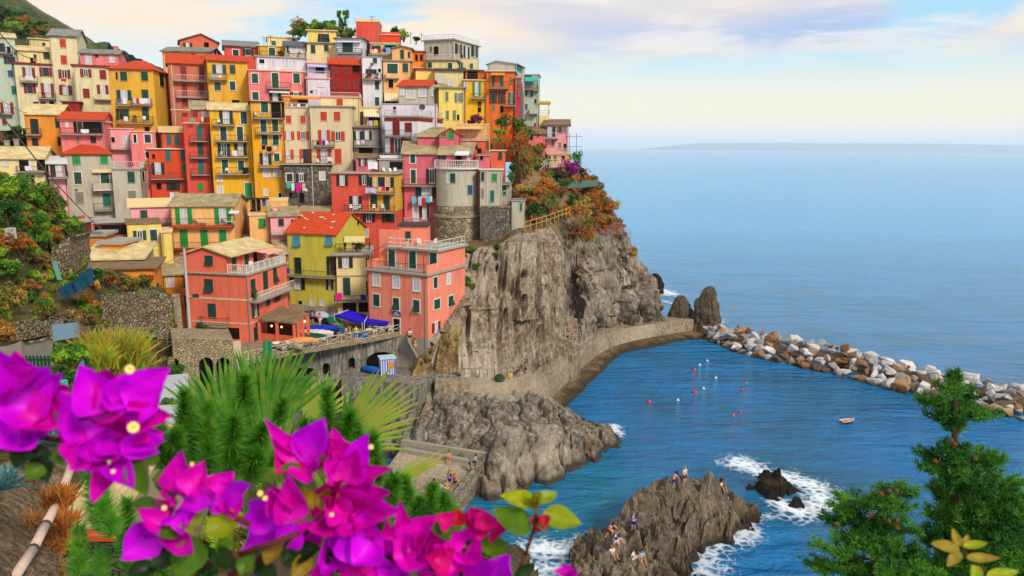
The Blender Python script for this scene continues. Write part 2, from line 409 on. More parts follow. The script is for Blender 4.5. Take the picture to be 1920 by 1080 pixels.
# trim the mountain to its ridge: lower everything above the skyline
mo = bpy.data.objects['mountain_slope']
for vv in mo.data.vertices:
 c = vv.co; X = c.x / c.y
 lim = CAMZ + c.y * np.interp(X, [-0.75, -0.66, -0.632, -0.61, -0.592, -0.56], [0.250, 0.202, 0.180, 0.166, 0.152, 0.125]) 
 if c.z > lim: c.y += (c.z - lim) * 2.2; c.z = lim - 0.3 * (c.z - lim) + 0.8 * math.sin(c.x * 1.7) * 0.5

HILLP = [(-240, 310), (-90, 322), (50, 335), (120, 398), (128, 420), (165, 432), (168, 480), (160, 505), (285, 520), (318, 560), (330, 640), (340, 700), (345, 830), (-240, 830)]
HILLC = [(-30, 300, 74), (60, 320, 74), (110, 390, 78), (160, 440, 83), (190, 500, 82), (300, 545, 84), (335, 600, 80), (330, 650, 80),
 (0, 380, 68), (60, 440, 68), (120, 500, 72), (0, 480, 60), (60, 560, 62), (150, 560, 68), (230, 600, 74), (0, 600, 54), (80, 620, 56), (150, 640, 60),
 (-60, 640, 46), (-60, 400, 60), (250, 660, 70), (60, 690, 48), (200, 700, 54), (320, 700, 72), (150, 760, 44), (320, 780, 52), (0, 760, 36)]
patch('hillside', HILLC,
 (-240, 345, 300, 820), 150, 130, 0.8, 0.35, DIRT, 5, 'structure', HILLP)
patch('slope_below', [(-50, 900, 26), (0, 1000, 21), (150, 1110, 17), (100, 830, 34), (150, 900, 29), (250, 900, 32), (200, 1000, 23), (280, 800, 46), (330, 1010, 24), (430, 800, 56), (430, 900, 42), (500, 1020, 26), (560, 800, 62), (560, 900, 46),
 (660, 830, 62), (660, 900, 54), (740, 880, 60), (760, 960, 52), (850, 990, 50), (900, 1000, 48), (700, 1100, 22), (960, 1110, 36), (1050, 1100, 48), (400, 1110, 17)],
 (-60, 1040, 735, 1130), 110, 70, 0.8, 0.3, DIRT, 8, 'structure', [(-70, 750), (300, 790), (450, 795), (600, 800), (690, 835), (730, 880), (790, 950), (880, 1000), (975, 1030), (1030, 1140), (-70, 1140)])

# ---- the hill under the town: hidden behind the house fronts
def town_hill():
 xs = np.linspace(-150, 25, 140); ys = np.linspace(90, 175, 60); X, Y = np.meshgrid(np.linspace(0, 1, 140), ys); lim = np.interp(Y, [90, 96, 105, 115, 126, 135, 150], [-27, -25, -20, -12, -5, -3, -5]); X = -150 * (1 - X) + (lim + 9) * X
 Z = np.interp(Y, [90, 97, 101, 108, 113, 119, 126, 131, 137, 144, 152, 175], [10.4, 10.8, 12, 17, 21, 25, 31, 35, 40, 45, 44, 15]) - 2.5
 Z = np.where((X < -52) & (Y > 126), np.minimum(Z, 33), Z)
 Z = Z - np.clip(X - lim, 0, 10) * 6; Z = Z + 0.6 * fbm(np.stack([X.ravel() * .2, Y.ravel() * .2, Z.ravel() * 0], 1), 4, 2).reshape(Z.shape)
 v = np.stack([X.ravel(), Y.ravel(), np.maximum(Z, -3).ravel()], 1)
 tag(link('town_hill', npmesh('town_hill', v, grid_faces(60, 90), DIRT, True)), kind='structure')
town_hill()

# ---- the sea cliff
def cliff():
 C = [
 [(768, 700, 'z6.8'), (786, 664, 90.2), (806, 638, 90.6), (824, 600, 98), (835, 470, 105), (838, 452, 108), (840, 440, 112), (840, 420, 116)],
 [(820, 704, 'z6.6'), (826, 660, 90.8), (842, 608, 92.0), (862, 570, 96), (856, 480, 105), (858, 462, 108), (860, 440, 112), (860, 420, 116)],
 [(872, 708, 'z6.4'), (868, 650, 92.6), (873, 575, 96.5), (880, 505, 102.0), (886, 470, 104.5), (888, 455, 107), (890, 440, 112), (890, 420, 116)],
 [(925, 709, 'z6.0'), (922, 655, 93.4), (922, 570, 97), (930, 490, 101), (935, 458, 103), (936, 452, 106), (936, 430, 112), (936, 400, 117)],
 [(975, 704, 'z5.6'), (975, 640, 96), (980, 540, 99), (984, 478, 102), (985, 452, 105), (984, 400, 111), (976, 320, 118), (968, 225, 129)],
 [(1020, 690, 'z5.0'), (1030, 620, 100.5), (1034, 540, 102.5), (1036, 478, 105), (1038, 450, 107.5), (1030, 395, 113), (1018, 325, 121), (1010, 240, 129.5)],
 [(1054, 668, 'z4.5'), (1054, 610, 107), (1053, 540, 108.5), (1051, 490, 109.5), (1051, 462, 111), (1050, 400, 115.5), (1042, 335, 123), (1035, 285, 129)],
 [(1066, 660, 'z4.2'), (1066, 612, 121), (1062, 540, 123), (1058, 490, 122), (1058, 468, 121), (1060, 405, 119), (1056, 345, 124), (1050, 300, 129)],
 [(1103, 640, 'z4.0'), (1106, 590, 117.5), (1103, 540, 118), (1096, 500, 118.5), (1090, 474, 119.5), (1086, 410, 121), (1076, 352, 125.5), (1066, 310, 130)],
 [(1130, 621, 'z3.6'), (1132, 580, 124.5), (1130, 535, 125), (1120, 500, 125.5), (1112, 470, 126), (1106, 415, 127.5), (1092, 358, 129.5), (1080, 320, 132)],
 [(1178, 610, 'z3.3'), (1176, 565, 129), (1168, 525, 130), (1158, 490, 131), (1146, 455, 131.5), (1130, 405, 132.5), (1110, 358, 133), (1100, 325, 134)],
 [(1222, 604, 'z3.2'), (1218, 568, 132), (1206, 530, 133), (1194, 498, 134), (1180, 465, 134.5), (1148, 405, 135), (1124, 358, 135.5), (1112, 330, 136)],
 [(1244, 600, 'z3.0'), (1240, 572, 135), (1226, 530, 136), (1208, 492, 137), (1192, 465, 137.5), (1158, 405, 138), (1130, 358, 138.5), (1118, 335, 138.5)],
 [(1240, 590, 142), (1234, 560, 143), (1220, 525, 143.5), (1200, 488, 144), (1184, 462, 144), (1150, 402, 144), (1124, 356, 144), (1112, 335, 144)],
 [(1200, 570, 156), (1190, 545, 157), (1180, 515, 158), (1165, 480, 158), (1150, 455, 158), (1115, 400, 157), (1090, 356, 156), (1080, 335, 155)],
 [(1110, 560, 172), (1105, 535, 172), (1095, 505, 172), (1080, 475, 172), (1065, 450, 171), (1040, 400, 170), (1010, 356, 168), (1000, 335, 166)]]
 cols = []; nr = 130
 for c in C:
  pts = []
  for (u, v, y) in c:
   pts.append(PZ(u, v, float(y[1:])) if isinstance(y, str) else P(u, v, y))
  pts = [pts[0] * [1, 1, 0] + [0, -0.6, -2.0]] + pts
  pts = np.array(pts); tt = np.array([0, .07, .22, .40, .58, .68, .74, .88, 1.0])
  cols.append(np.stack([np.interp(np.linspace(0, 1, nr), tt, pts[:, k]) for k in range(3)], 1))
 cols = np.array(cols)                                    # (16, nr, 3)
 d = np.r_[0, np.cumsum(np.sqrt((np.diff(cols[:, 40, :2], axis=0) ** 2).sum(1)))]
 nc = 330; s = np.linspace(0, d[-1], nc)
 G = np.stack([np.stack([np.interp(s, d, cols[:, r, k]) for k in range(3)], 1) for r in range(nr)], 0)   # (nr,nc,3)
 du = np.gradient(G, axis=1); dv = np.gradient(G, axis=0); N = np.cross(du, dv); N /= np.linalg.norm(N, axis=2, keepdims=True) + 1e-9
 N[..., 2] *= 0.3
 if N[60, 100, 1] > 0: N = -N
 S = np.broadcast_to(s[None, :], (nr, nc)).ravel(); p = G.reshape(-1, 3); z = p[:, 2]
 T = np.broadcast_to(np.linspace(0, 1, nr)[:, None], (nr, nc)).ravel()
 lean = S + 0.08 * z
 wob = 1.1 * fbm(np.stack([S * .10, z * .06, S * 0], 1), 4, 5)
 a = lean * 0.26 + wob; ci = np.floor(a); fr = a - ci
 slab = _h(ci.astype(np.int64), np.floor(z * 0.05 + _h(ci.astype(np.int64), ci.astype(np.int64) * 0, ci.astype(np.int64) * 0, 3) * 3).astype(np.int64), (ci * 0).astype(np.int64), 4)
 edge = np.minimum(fr, 1 - fr); slab = slab * np.clip(edge * 9, 0, 1)
 a2 = lean * 0.9 + 1.5 * wob; c2 = np.floor(a2); f2 = a2 - c2
 slab2 = _h(c2.astype(np.int64), np.floor(z * 0.11 + c2 * 0.37).astype(np.int64), (c2 * 0).astype(np.int64), 8) * np.clip(np.minimum(f2, 1 - f2) * 7, 0, 1)
 q = np.stack([lean * 1.1, z * 0.10, S * 0], 1)
 fine = -np.abs(fbm(q * 1.4, 5, 9)) * 1.2
 blk = fbm(p * 0.45, 6, 14); f1, ff2, idv = worley(p * np.array([.5, .5, .35]), 4)
 strata = np.clip((0.72 - T) / 0.06, 0, 1)                # slabs on the bare face only
 right = np.clip((S - d[7]) / 6, 0, 1)                    # beyond the cleft the rock is lumpier
 a3 = lean * 0.62 + 1.2 * wob + 3.1; f3 = np.abs(a3 - np.round(a3)); brk = fbm(np.stack([np.round(a3) * 3.7, z * .10, S * 0], 1), 3, 41)
 crackl = -np.clip(1 - f3 * 11, 0, 1) * np.clip(brk * 3 + .7, 0, 1)
 h1, h2, hid = worley(p * np.array([.24, .24, .16]) + .3 * fbm(p * .3, 3, 55)[:, None], 24)
 disp = strata * (1 - .5 * right) * 2.4 * crackl + right * strata * (1.7 * (hid - .5) + 1.3 * (np.clip((h2 - h1) * 4, 0, 1) - 1)) + strata * ((1 - 0.62 * right) * (2.3 * slab + 0.9 * slab2) + 0.3 * fine) + (0.3 + 0.7 * right) * 0.9 * blk + (0.12 + 1.1 * right) * 0.7 * (ff2 - f1) * (0.4 + idv)
 disp = disp + (1 - strata) * (0.7 * blk)
 G = p + N.reshape(-1, 3) * (disp - 0.9)[:, None]
 mi = np.zeros((nr - 1) * (nc - 1), int); f = grid_faces(nr, nc)
 fs = S[f[:, 0]]; ft = T[f[:, 0]]
 nz = fbm(G * 0.25, 4, 31)[f[:, 0]]
 mi[:] = 0; mi[(fs > d[7] - 1)] = 1
 mi[ft + 0.06 * nz > 0.715] = 2
 mi[(ft + 0.05 * nz < 0.33) & (fs < d[2] - 1)] = 3
 tan = rockmat('cliff_slate', [(84, 74, 60), (146, 130, 108), (172, 156, 132), (192, 180, 160)], (1.0, 1.0, 0.10), 0.5, True, 0.22, 0.6, net=0.0, streak=0.95)
 gry = rockmat('cliff_grey_rock', [(66, 58, 50), (134, 122, 106), (166, 152, 134), (190, 178, 160)], (1.0, 1.0, 0.22), 0.45, True, 0.2, 0.9, net=0.15, streak=0.6)
 soil = rockmat('cliff_scrub_soil', [(74, 60, 34), (140, 88, 40), (118, 104, 66), (170, 150, 118)], scale=0.5, wet=False, dark=0.35)
 brown = rockmat('cliff_brown_earth', [(120, 92, 54), (158, 124, 78), (176, 146, 98), (188, 166, 124)], scale=0.4, wet=False, dark=0.4)
 o = link('sea_cliff', npmesh('sea_cliff', G, f, [tan, gry, soil, brown], False, mi)); tag(o, kind='structure')
 return G.reshape(nr, nc, 3), d, s
CLIFF, CD, CS = cliff()

# ---- rocks as height fields with upturned strata
def rockfield(name, ctrl, out, step, amp, mat, seed, strike=0.6, sfreq=0.9, samp=0.7, smooth=False, power=2.6, crack=0.9, reach=2.6, blocky=0.0, tw=0.0):
 pts = np.array([PZ(u, v, z) for u, v, z in ctrl] + [PZ(u, v, 0) * [1, 1, 0] + [0, 0, -2.5] for u, v in out])
 x0, y0 = pts[:, :2].min(0) - 1.5; x1, y1 = pts[:, :2].max(0) + 1.5
 xs = np.arange(x0, x1, step); ys = np.arange(y0, y1, step); X, Y = np.meshgrid(xs, ys)
 wx = X + 0.8 * fbm(np.stack([X.ravel() * .4, Y.ravel() * .4, X.ravel() * 0], 1), 3, seed + 7).reshape(X.shape)
 q = np.stack([wx.ravel(), Y.ravel()], 1); Z = idw(pts, q, power) if tw == 0 else (1 - tw) * idw(pts, q, power) + tw * np.clip(tps(np.c_[pts[:, :2] * 6, pts[:, 2]], q * 6, 30), -3, pts[:, 2].max() + .3)
 near = np.sqrt(((q[:, None, :] - pts[None, :len(ctrl), :2]) ** 2).sum(2)).min(1); Z = Z - np.clip(near - reach, 0, 9) * 2.0
 p = np.stack([X.ravel(), Y.ravel(), Z], 1)
 s = q[:, 0] * math.cos(strike) + q[:, 1] * math.sin(strike); s2 = -q[:, 0] * math.sin(strike) + q[:, 1] * math.cos(strike)
 fade = np.clip((Z + 1.6) / 2.4, 0, 1)
 rid = 1 - np.abs(fbm(np.stack([s * sfreq, s2 * sfreq * 0.22, s * 0], 1), 5, seed)) * 2.2
 f1, f2, idv = worley(np.stack([s * 0.62 * sfreq, s2 * 0.34 * sfreq, s * 0], 1) + 0.25 * fbm(p * .7, 3, seed + 3)[:, None], seed)
 g1, g2, gid = worley(np.stack([s * 1.6 * sfreq, s2 * 0.9 * sfreq, s * 0], 1), seed + 5)
 if blocky:
  b1, b2, bid = worley(np.stack([s * .30, s2 * .22, Z * .16], 1) + .35 * fbm(p * .35, 4, seed + 60)[:, None], seed + 70); c1, c2, cid = worley(np.stack([s * .75, s2 * .6, Z * .4], 1) + .3 * fbm(p * .8, 3, seed + 61)[:, None], seed + 80)
  Z = Z + blocky * fade * (1.15 * (bid - .5) - 1.25 * np.clip(1 - (b2 - b1) * 10, 0, 1) + .7 * (cid - .5) - .4 * np.clip(1 - (c2 - c1) * 8, 0, 1))
 Z = Z + fade * (samp * (rid - 0.5) + amp * fbm(p * [.35, .35, 0], 6, seed + 9) + crack * (np.clip((f2 - f1) * 3.5, 0, 1) - 0.8 + 0.9 * (idv - .5)) + 0.35 * crack * (np.clip((g2 - g1) * 4, 0, 1) - .8 + gid - .5))
 p[:, 2] = Z
 o = link(name, npmesh(name, p, grid_faces(len(ys), len(xs)), mat, smooth)); return o, p
GREYROCK = rockmat('grey_tan_rock', [(66, 60, 54), (128, 118, 104), (160, 148, 130), (186, 174, 154)], (1, 1, 0.8), 0.5, True, 0.3, 0.6, net=0.0)
DARKROCK = rockmat('dark_brown_rock', [(64, 56, 48), (120, 106, 88), (150, 134, 112), (174, 156, 130)], (1.2, 1.2, 0.5), 0.9, True, 0.25, 0.9, net=0.15)
WETROCK = rockmat('wet_black_rock', [(18, 16, 14), (44, 38, 32), (66, 58, 48)], (1, 1, 0.6), 1.2, True, 0.3, 1.2)
o, CROCK = rockfield('headland_rock', [(1156, 832, 0.2), (1135, 852, 0.1), (1095, 872, 0.1), (1040, 893, 0.1), (965, 910, 0.2), (925, 920, 0.3),
 (1100, 795, 2.2), (1130, 822, 1.2), (1050, 762, 3.4), (1000, 742, 4.6), (960, 734, 5.0), (900, 738, 5.2), (840, 742, 5.2), (800, 752, 5.4), (930, 770, 5.2), (870, 760, 5.0), (1040, 790, 4.6), (830, 775, 4.8), (780, 780, 4.6), (1080, 780, 2.8),
 (1000, 800, 5.0), (1060, 815, 3.8), (940, 810, 5.6), (880, 825, 5.4), (905, 850, 4.6), (960, 850, 4.4), (1030, 850, 3.2), (860, 785, 4.6), (800, 795, 4.2), (1090, 842, 1.8), (925, 890, 2.2), (985, 885, 2.0), (1050, 868, 1.5),
 (790, 812, 2.8), (835, 818, 3.4), (860, 835, 3.4),  (770, 760, 4.4)],
 [(1205, 835), (1160, 872), (1120, 892), (1050, 918), (975, 936), (925, 950), (880, 960), (1010, 912), (990, 925), (1065, 893), (895, 935), (860, 915), (820, 905), (780, 895), (740, 870), (885, 905), (1180, 795), (1130, 755), (1090, 725), (1060, 712)],
 0.14, 0.22, GREYROCK, 21, 0.9, 0.75, 0.07, crack=0.10, reach=5.0, blocky=1.0, tw=.65, smooth=True)
tag(o, 'broad grey brown cracked rock mass jutting into the bay below the seawall path', 'rock')
o, FROCK = rockfield('shore_rock', [(1422, 952, 0.1), (1390, 982, 0.0), (1330, 1006, 0.1), (1305, 1040, 0.0), (1265, 1078, 0.0),
 (1345, 878, 5.9), (1332, 878, 5.8), (1358, 884, 5.4), (1306, 915, 3.0), (1312, 935, 2.6), (1300, 960, 2.8), (1266, 888, 5.4), (1250, 896, 5.2), (1285, 893, 5.2), (1230, 922, 4.6), (1185, 968, 3.8), (1150, 995, 3.2), (1125, 1015, 2.4), (1385, 922, 2.8), (1405, 940, 1.4),
 (1250, 965, 4.4), (1205, 1000, 3.8), (1250, 1015, 3.2), (1290, 955, 4.2), (1335, 945, 3.2), (1372, 955, 1.8), (1200, 1050, 3.2), (1255, 1052, 1.4), (1150, 1050, 2.8), (1295, 1000, 1.6), (1120, 1070, 2.2), (1320, 980, 1.6), (1230, 1085, 2.0), (1150, 1110, 2.5)],
 [(1450, 940), (1440, 975), (1400, 1008), (1350, 1032), (1330, 1062), (1300, 1110), (1420, 920), (1390, 895), (1370, 860), (1310, 868), (1250, 868), (1210, 885), (1165, 930), (1120, 965), (1090, 995)],
 0.11, 0.4, DARKROCK, 33, 0.15, 1.0, 0.62, power=3.0, crack=0.35, blocky=.6, tw=.3)
tag(o, 'jagged dark brown rock ridge with people climbing on it, white surf at its foot', 'rock')
o, _ = rockfield('surf_rock', [(1425, 895, 0.2), (1440, 878, 2.4), (1460, 880, 2.4), (1470, 900, 1.4), (1430, 910, 0.8), (1450, 915, 1.0), (1474, 925, 0.1), (1425, 925, 0.0), (1450, 932, 0.0)],
 [(1405, 900), (1412, 935), (1450, 955), (1490, 935), (1488, 900), (1470, 862), (1430, 858)], 0.12, 0.3, WETROCK, 44, 0.3, 1.0, 0.5, power=3.4, crack=0.5)
tag(o, 'wet black rock standing alone in white surf beside the jagged ridge', 'rock')
o, _ = rockfield('surf_rock', [(1492, 932, 0.9), (1500, 940, 0.6), (1484, 942, 0.4), (1502, 952, 0.2)], [(1475, 945), (1488, 962), (1512, 962), (1516, 938), (1500, 920), (1480, 928)], 0.12, 0.2, WETROCK, 45, 0.3, 1.2, 0.3, power=3.4, crack=0.3)
tag(o, 'low dark rock half buried in the foam right of the black rock', 'rock')

def stack(name, u0, u1, vb, vt, Y, label, seed, mat, lean=0.0, group=None):
 b = P((u0 + u1) / 2, vb, Y); tp = P((u0 + u1) / 2, vt, Y); r = px(Y, (u1 - u0) / 2); h = tp[2] - b[2]
 nz, na = 46, 56; t = np.linspace(0, 1, nz); A = np.linspace(0, 2 * np.pi, na, endpoint=False)
 T, AA = np.meshgrid(t, A, indexing='ij')
 rr = r * np.sqrt(np.clip(1 - T ** 2.6, 0, 1)) * (1.05 - 0.25 * T)
 x = rr * np.cos(AA) + lean * T * r; y = 0.8 * rr * np.sin(AA); z = (T * 1.1 - 0.1) * h
 p = np.stack([x.ravel(), y.ravel(), z.ravel()], 1)
 d = 0.28 * r * fbm(np.stack([p[:, 0] * 1.4, p[:, 1] * 1.4, p[:, 2] * 0.35], 1), 6, seed) * 1.7 + 0.18 * r * fbm(p * 0.9, 5, seed + 3)
 nrm = np.stack([np.cos(AA).ravel(), np.sin(AA).ravel(), 0.5 * T.ravel()], 1); p = p + nrm * (d * np.clip(1.15 - T.ravel(), 0.25, 1))[:, None]
 f = grid_faces(nz, na); f = np.concatenate([f, np.stack([np.arange(nz - 1) * na + na - 1, np.arange(nz - 1) * na, np.arange(1, nz) * na, np.arange(1, nz) * na + na - 1], 1)])
 o = link(name, npmesh(name, p, f, mat, False), None, (b[0], b[1], b[2])); tag(o, label, 'rock', group); return o
STACK = rockmat('stack_rock', [(44, 38, 30), (104, 90, 70), (132, 116, 92), (150, 134, 110)], (1.4, 1.4, 0.35), 0.8, True, 0.25, 1.2)
stack('sea_stack', 1290, 1348, 626, 535, 137, 'tall pointed dark sea stack at the landward end of the breakwater', 51, STACK, 0.25)
stack('sea_stack', 1246, 1300, 622, 553, 139, 'lower lumpy sea stack between the cliff foot and the pointed stack', 57, STACK, 0.05)
stack('sea_stack', 1208, 1244, 545, 512, 171, 'small black rock in surf behind the tip of the cliff', 61, WETROCK)

# ---- surf
def foam_mat():
 t = NT('surf_foam'); at = t.n('ShaderNodeAttribute', attribute_name='d').outputs['Fac']
 g = t.n('ShaderNodeNewGeometry').outputs['Position']
 n1 = t.noise(0.55, 7, 0.7, 1.4, vec=g); n2 = t.voro(1.1, 'DISTANCE_TO_EDGE', g)
 lace = t.math('ADD', t.math('MULTIPLY', t.mr(n2, 0.0, 0.35, 0.30, 0), 1.0), t.math('MULTIPLY', n1, 1.0))
 a = t.mr(t.math('ADD', lace, t.math('MULTIPLY', at, 0.75)), 1.05, 1.42)
 t.fin((0.72, 0.78, 0.82), 0.9, 0.2, Alpha=a); t.bump(n1, 0.6, 0.3); return t.m
FOAM = foam_mat(); _foam = [[], [], []]
def foam(pts, rad, peak=1.0):
 """surf along a run of water points; rad in metres"""
 rad = rad * 1.25
 w_ = np.array([PZ(u, v, 0)[:2] for u, v in pts])
 lo = w_.min(0) - rad * 1.1; hi = w_.max(0) + rad * 1.1; st = rad / 9
 xs = np.arange(lo[0], hi[0], st); ys = np.arange(lo[1], hi[1], st); X, Y = np.meshgrid(xs, ys); q = np.stack([X.ravel(), Y.ravel()], 1)
 best = np.full(len(q), 1e9)
 for a, b in zip(w_[:-1], w_[1:]) if len(w_) > 1 else [(w_[0], w_[0])]:
  ab = b - a; t = np.clip(((q - a) @ ab) / max(ab @ ab, 1e-9), 0, 1); best = np.minimum(best, np.sqrt(((q - a - t[:, None] * ab) ** 2).sum(1)))
 dens = np.clip(1 - best / rad, 0, 1) * peak
 k = len(_foam[0]); z = 0.03 + 0.004 * k
 b = sum(len(a) for a in _foam[0])
 f = grid_faces(len(ys), len(xs)); f = f[dens[f].max(1) > 0]
 _foam[0].append(np.stack([X.ravel(), Y.ravel(), np.full(X.size, z)], 1)); _foam[1].append(f + b); _foam[2].append(dens)
foam([(1385, 868), (1420, 882)], 3.4, 1.0); foam([(1480, 895), (1535, 915), (1540, 945), (1495, 962)], 3.4, 0.95); foam([(1465, 945), (1500, 960)], 2.6, 1)
foam([(1400, 1000), (1350, 1020), (1320, 1050)], 3.0, 0.85); foam([(1440, 970), (1390, 1000)], 1.8, 0.6); foam([(1310, 1078), (1350, 1065)], 2.5, 0.75)
foam([(1005, 1030), (1070, 1035), (1100, 1025)], 3.2, 1.0); foam([(1000, 1065), (1060, 1072)], 2.4, 0.9); foam([(1150, 800), (1162, 815)], 1.8, 0.9)
foam([(1238, 545), (1258, 552)], 4.5, 1.0); foam([(1352, 612), (1356, 600)], 2.0, 0.6); foam([(1245, 565), (1262, 570)], 2.4, 0.7); foam([(1430, 665), (1500, 690), (1600, 722)], 1.2, 0.35)
me = npmesh('surf_foam', np.concatenate(_foam[0]), np.concatenate(_foam[1]), FOAM); at = me.attributes.new('d', 'FLOAT', 'POINT'); at.data.foreach_set('value', np.concatenate(_foam[2]).astype(np.float32))
tag(link('foam', me), kind='stuff')

# ---- breakwater of loose boulders
def boulder_meshes(n=14):
 import bmesh
 out = []; rr = random.Random(5)
 for i in range(n):
  bm = bmesh.new()
  for k in range(11):
   v = Vector((rr.gauss(0, 1), rr.gauss(0, 1), rr.gauss(0, 1))).normalized()
   v = Vector((max(-.78, min(.78, v.x)), max(-.72, min(.72, v.y)), max(-.7, min(.7, v.z))))
   bm.verts.new((v.x * rr.uniform(.95, 1.1), v.y * .85, v.z * .75))
  r_ = bmesh.ops.convex_hull(bm, input=bm.verts); 
  bmesh.ops.delete(bm, geom=[v for v in bm.verts if not v.link_faces], context='VERTS')
  bmesh.ops.bevel(bm, geom=list(bm.edges), offset=0.045, segments=1, affect='EDGES', profile=0.5)
  me = bpy.data.meshes.new('boulder'); bm.to_mesh(me); bm.free(); me.materials.append(None); out.append(me)
 return out
def bouldermat(n, a, b):
 t = NT('boulder_' + n); oi = t.n('ShaderNodeObjectInfo').outputs['Random']; nn = t.noise(1.6, 6, 0.65, 0.4); n2 = t.noise(6, 5, 0.7)
 d = t.mix(oi, lin(a), lin(b)); d = t.mix(t.mr(nn, 0.45, 0.7, 0, 0.6), d, tuple(0.45 * x for x in lin(b)))
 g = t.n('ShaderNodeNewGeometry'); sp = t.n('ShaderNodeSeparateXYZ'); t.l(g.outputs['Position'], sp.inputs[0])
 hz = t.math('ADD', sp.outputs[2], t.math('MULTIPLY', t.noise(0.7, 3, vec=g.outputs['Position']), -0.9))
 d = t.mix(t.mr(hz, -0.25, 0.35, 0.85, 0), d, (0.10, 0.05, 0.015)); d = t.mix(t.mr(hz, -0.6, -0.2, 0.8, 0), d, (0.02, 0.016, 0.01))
 t.bump(t.math('ADD', nn, t.math('MULTIPLY', n2, 0.5)), 0.8, 0.15); return t.fin(d, 0.85, 0.25)
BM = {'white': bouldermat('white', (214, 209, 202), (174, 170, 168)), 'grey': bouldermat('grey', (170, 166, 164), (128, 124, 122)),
 'tan': bouldermat('tan', (170, 140, 108), (138, 110, 84)), 'rust': bouldermat('rust', (168, 120, 76), (132, 90, 56)), 'brown': bouldermat('brown', (112, 88, 66), (84, 66, 52))}
BLAB = {'white': 'white limestone boulder on the long breakwater', 'grey': 'grey boulder on the long breakwater', 'tan': 'tan boulder on the long breakwater',
  'rust': 'rust orange boulder on the long breakwater', 'brown': 'dark brown boulder on the long breakwater'}
BMESH = boulder_meshes()
for (u0, vt0, vb0), (u1, vt1, vb1) in [((1322, 608, 632), (1385, 612, 662)), ((1385, 612, 662), (1470, 622, 680)), ((1470, 622, 680), (1600, 648, 708)), ((1600, 648, 708), (1700, 676, 738)), ((1700, 676, 738), (1800, 698, 752)), ((1800, 698, 752), (1930, 722, 790))]:
 fa, fb = PZ(u0, vb0, 0), PZ(u1, vb1, 0); ba, bb = PZ(u0, vt0, 2.6), PZ(u1, vt1, 2.6)
 L = np.linalg.norm(fb - fa); n = max(2, int(L / 1.38))
 for r_i, (t, z0) in enumerate(((0.0, 0.1), (0.2, 0.7), (0.42, 1.3), (0.64, 1.8), (0.86, 2.0), (1.08, 1.0))):
  for k in range(n):
   if r_i == 5 and k % 2: continue
   q = (k + rnd.uniform(0, 1)) / n; p = (fa * (1 - q) + fb * q) * (1 - t) + (ba * (1 - q) + bb * q) * t
   uu = u0 + (u1 - u0) * q
   pw = np.interp(uu, [1320, 1500, 1700, 1900], [0.30, 0.42, 0.58, 0.66]) * (0.55 if r_i < 1 else 1.1)
   x = rnd.random(); kind = 'white' if x < pw else rnd.choice(['grey', 'grey', 'grey', 'tan', 'tan', 'rust', 'brown'] if r_i > 0 else ['rust', 'brown', 'tan', 'grey', 'brown'])
   s = rnd.uniform(0.75, 1.5) * (1.12 if uu > 1640 else 1.0) * (1.15 if r_i == 0 else 1)
   o = bpy.data.objects.new('boulder', rnd.choice(BMESH)); col.objects.link(o)
   o.location = (p[0], p[1] + rnd.uniform(-.3, .3), z0 + rnd.uniform(-.15, .35)); o.scale = (s * rnd.uniform(.85, 1.3), s, s * rnd.uniform(.75, 1.05))
   o.rotation_euler = (rnd.uniform(-.5, .5), rnd.uniform(-.5, .5), rnd.uniform(0, 6.28))
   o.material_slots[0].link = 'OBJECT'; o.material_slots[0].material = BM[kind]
   zone = ('at the bay waterline' if r_i == 0 else 'on the bay side slope' if r_i < 3 else 'on the crest' if r_i < 5 else 'on the seaward side') + ' of the breakwater ' + ('nearest the sea stacks' if uu < 1400 else 'before its middle' if uu < 1560 else 'past its middle' if uu < 1700 else 'behind the conifer')
   lb = BLAB[kind].split(' on the')[0] + ' ' + zone; tag(o, lb, 'boulder', 'boulders: ' + lb)
# rubble core that carries the boulders
v = []; f = []
cr = [(1322, 608, 632), (1385, 612, 662), (1470, 622, 680), (1600, 648, 708), (1700, 676, 738), (1800, 698, 752), (1930, 722, 790)]
for (u, vt, vb) in cr:
 a, b = PZ(u, vb, 0), PZ(u, vt, 2.6); v += [a + (b - a) * 0.0 + [0, 0, -1.5], a + (b - a) * .5 + [0, 0, -1.0], b + [0, 0, -1.6], b + [(b - a)[0] * .4, (b - a)[1] * .4, -4]]
for i in range(len(cr) - 1):
 for j in range(3): q = i * 4 + j; f.append((q, q + 4, q + 5, q + 1))
tag(link('rubble', mesh('rubble', v, f, BM['brown'])), kind='stuff')
# ================================================================== TOWN
PAL = dict(ochre=(232, 176, 52), yellow=(246, 186, 30), gold=(244, 172, 18), lemon=(246, 218, 112), pale=(240, 216, 150), cream=(232, 218, 170), beige=(226, 204, 164), peach=(248, 188, 118),
  salmon=(246, 118, 84), salmon2=(250, 142, 112), pink=(240, 128, 124), rose=(222, 104, 118), coral=(226, 84, 62), red=(200, 58, 36), redor=(226, 78, 36), dred=(158, 28, 14), orange=(244, 116, 30), orange2=(240, 150, 40),
  crimson=(204, 40, 66), grey=(196, 188, 166), grey2=(168, 158, 142), white=(228, 228, 230), lilac=(226, 214, 228), green=(206, 218, 190), mint=(190, 204, 180), brown=(206, 116, 84), citron=(206, 196, 66), terra=(226, 106, 72), lpink=(246, 168, 172))
def wall_(n): return STONEW if n == 'stone' else wallmat(n, PAL[n])
STONEW = stonemat('house_rubble_stone', [(112, 106, 98), (150, 142, 130), (92, 88, 84), (168, 156, 138)], 2.6)
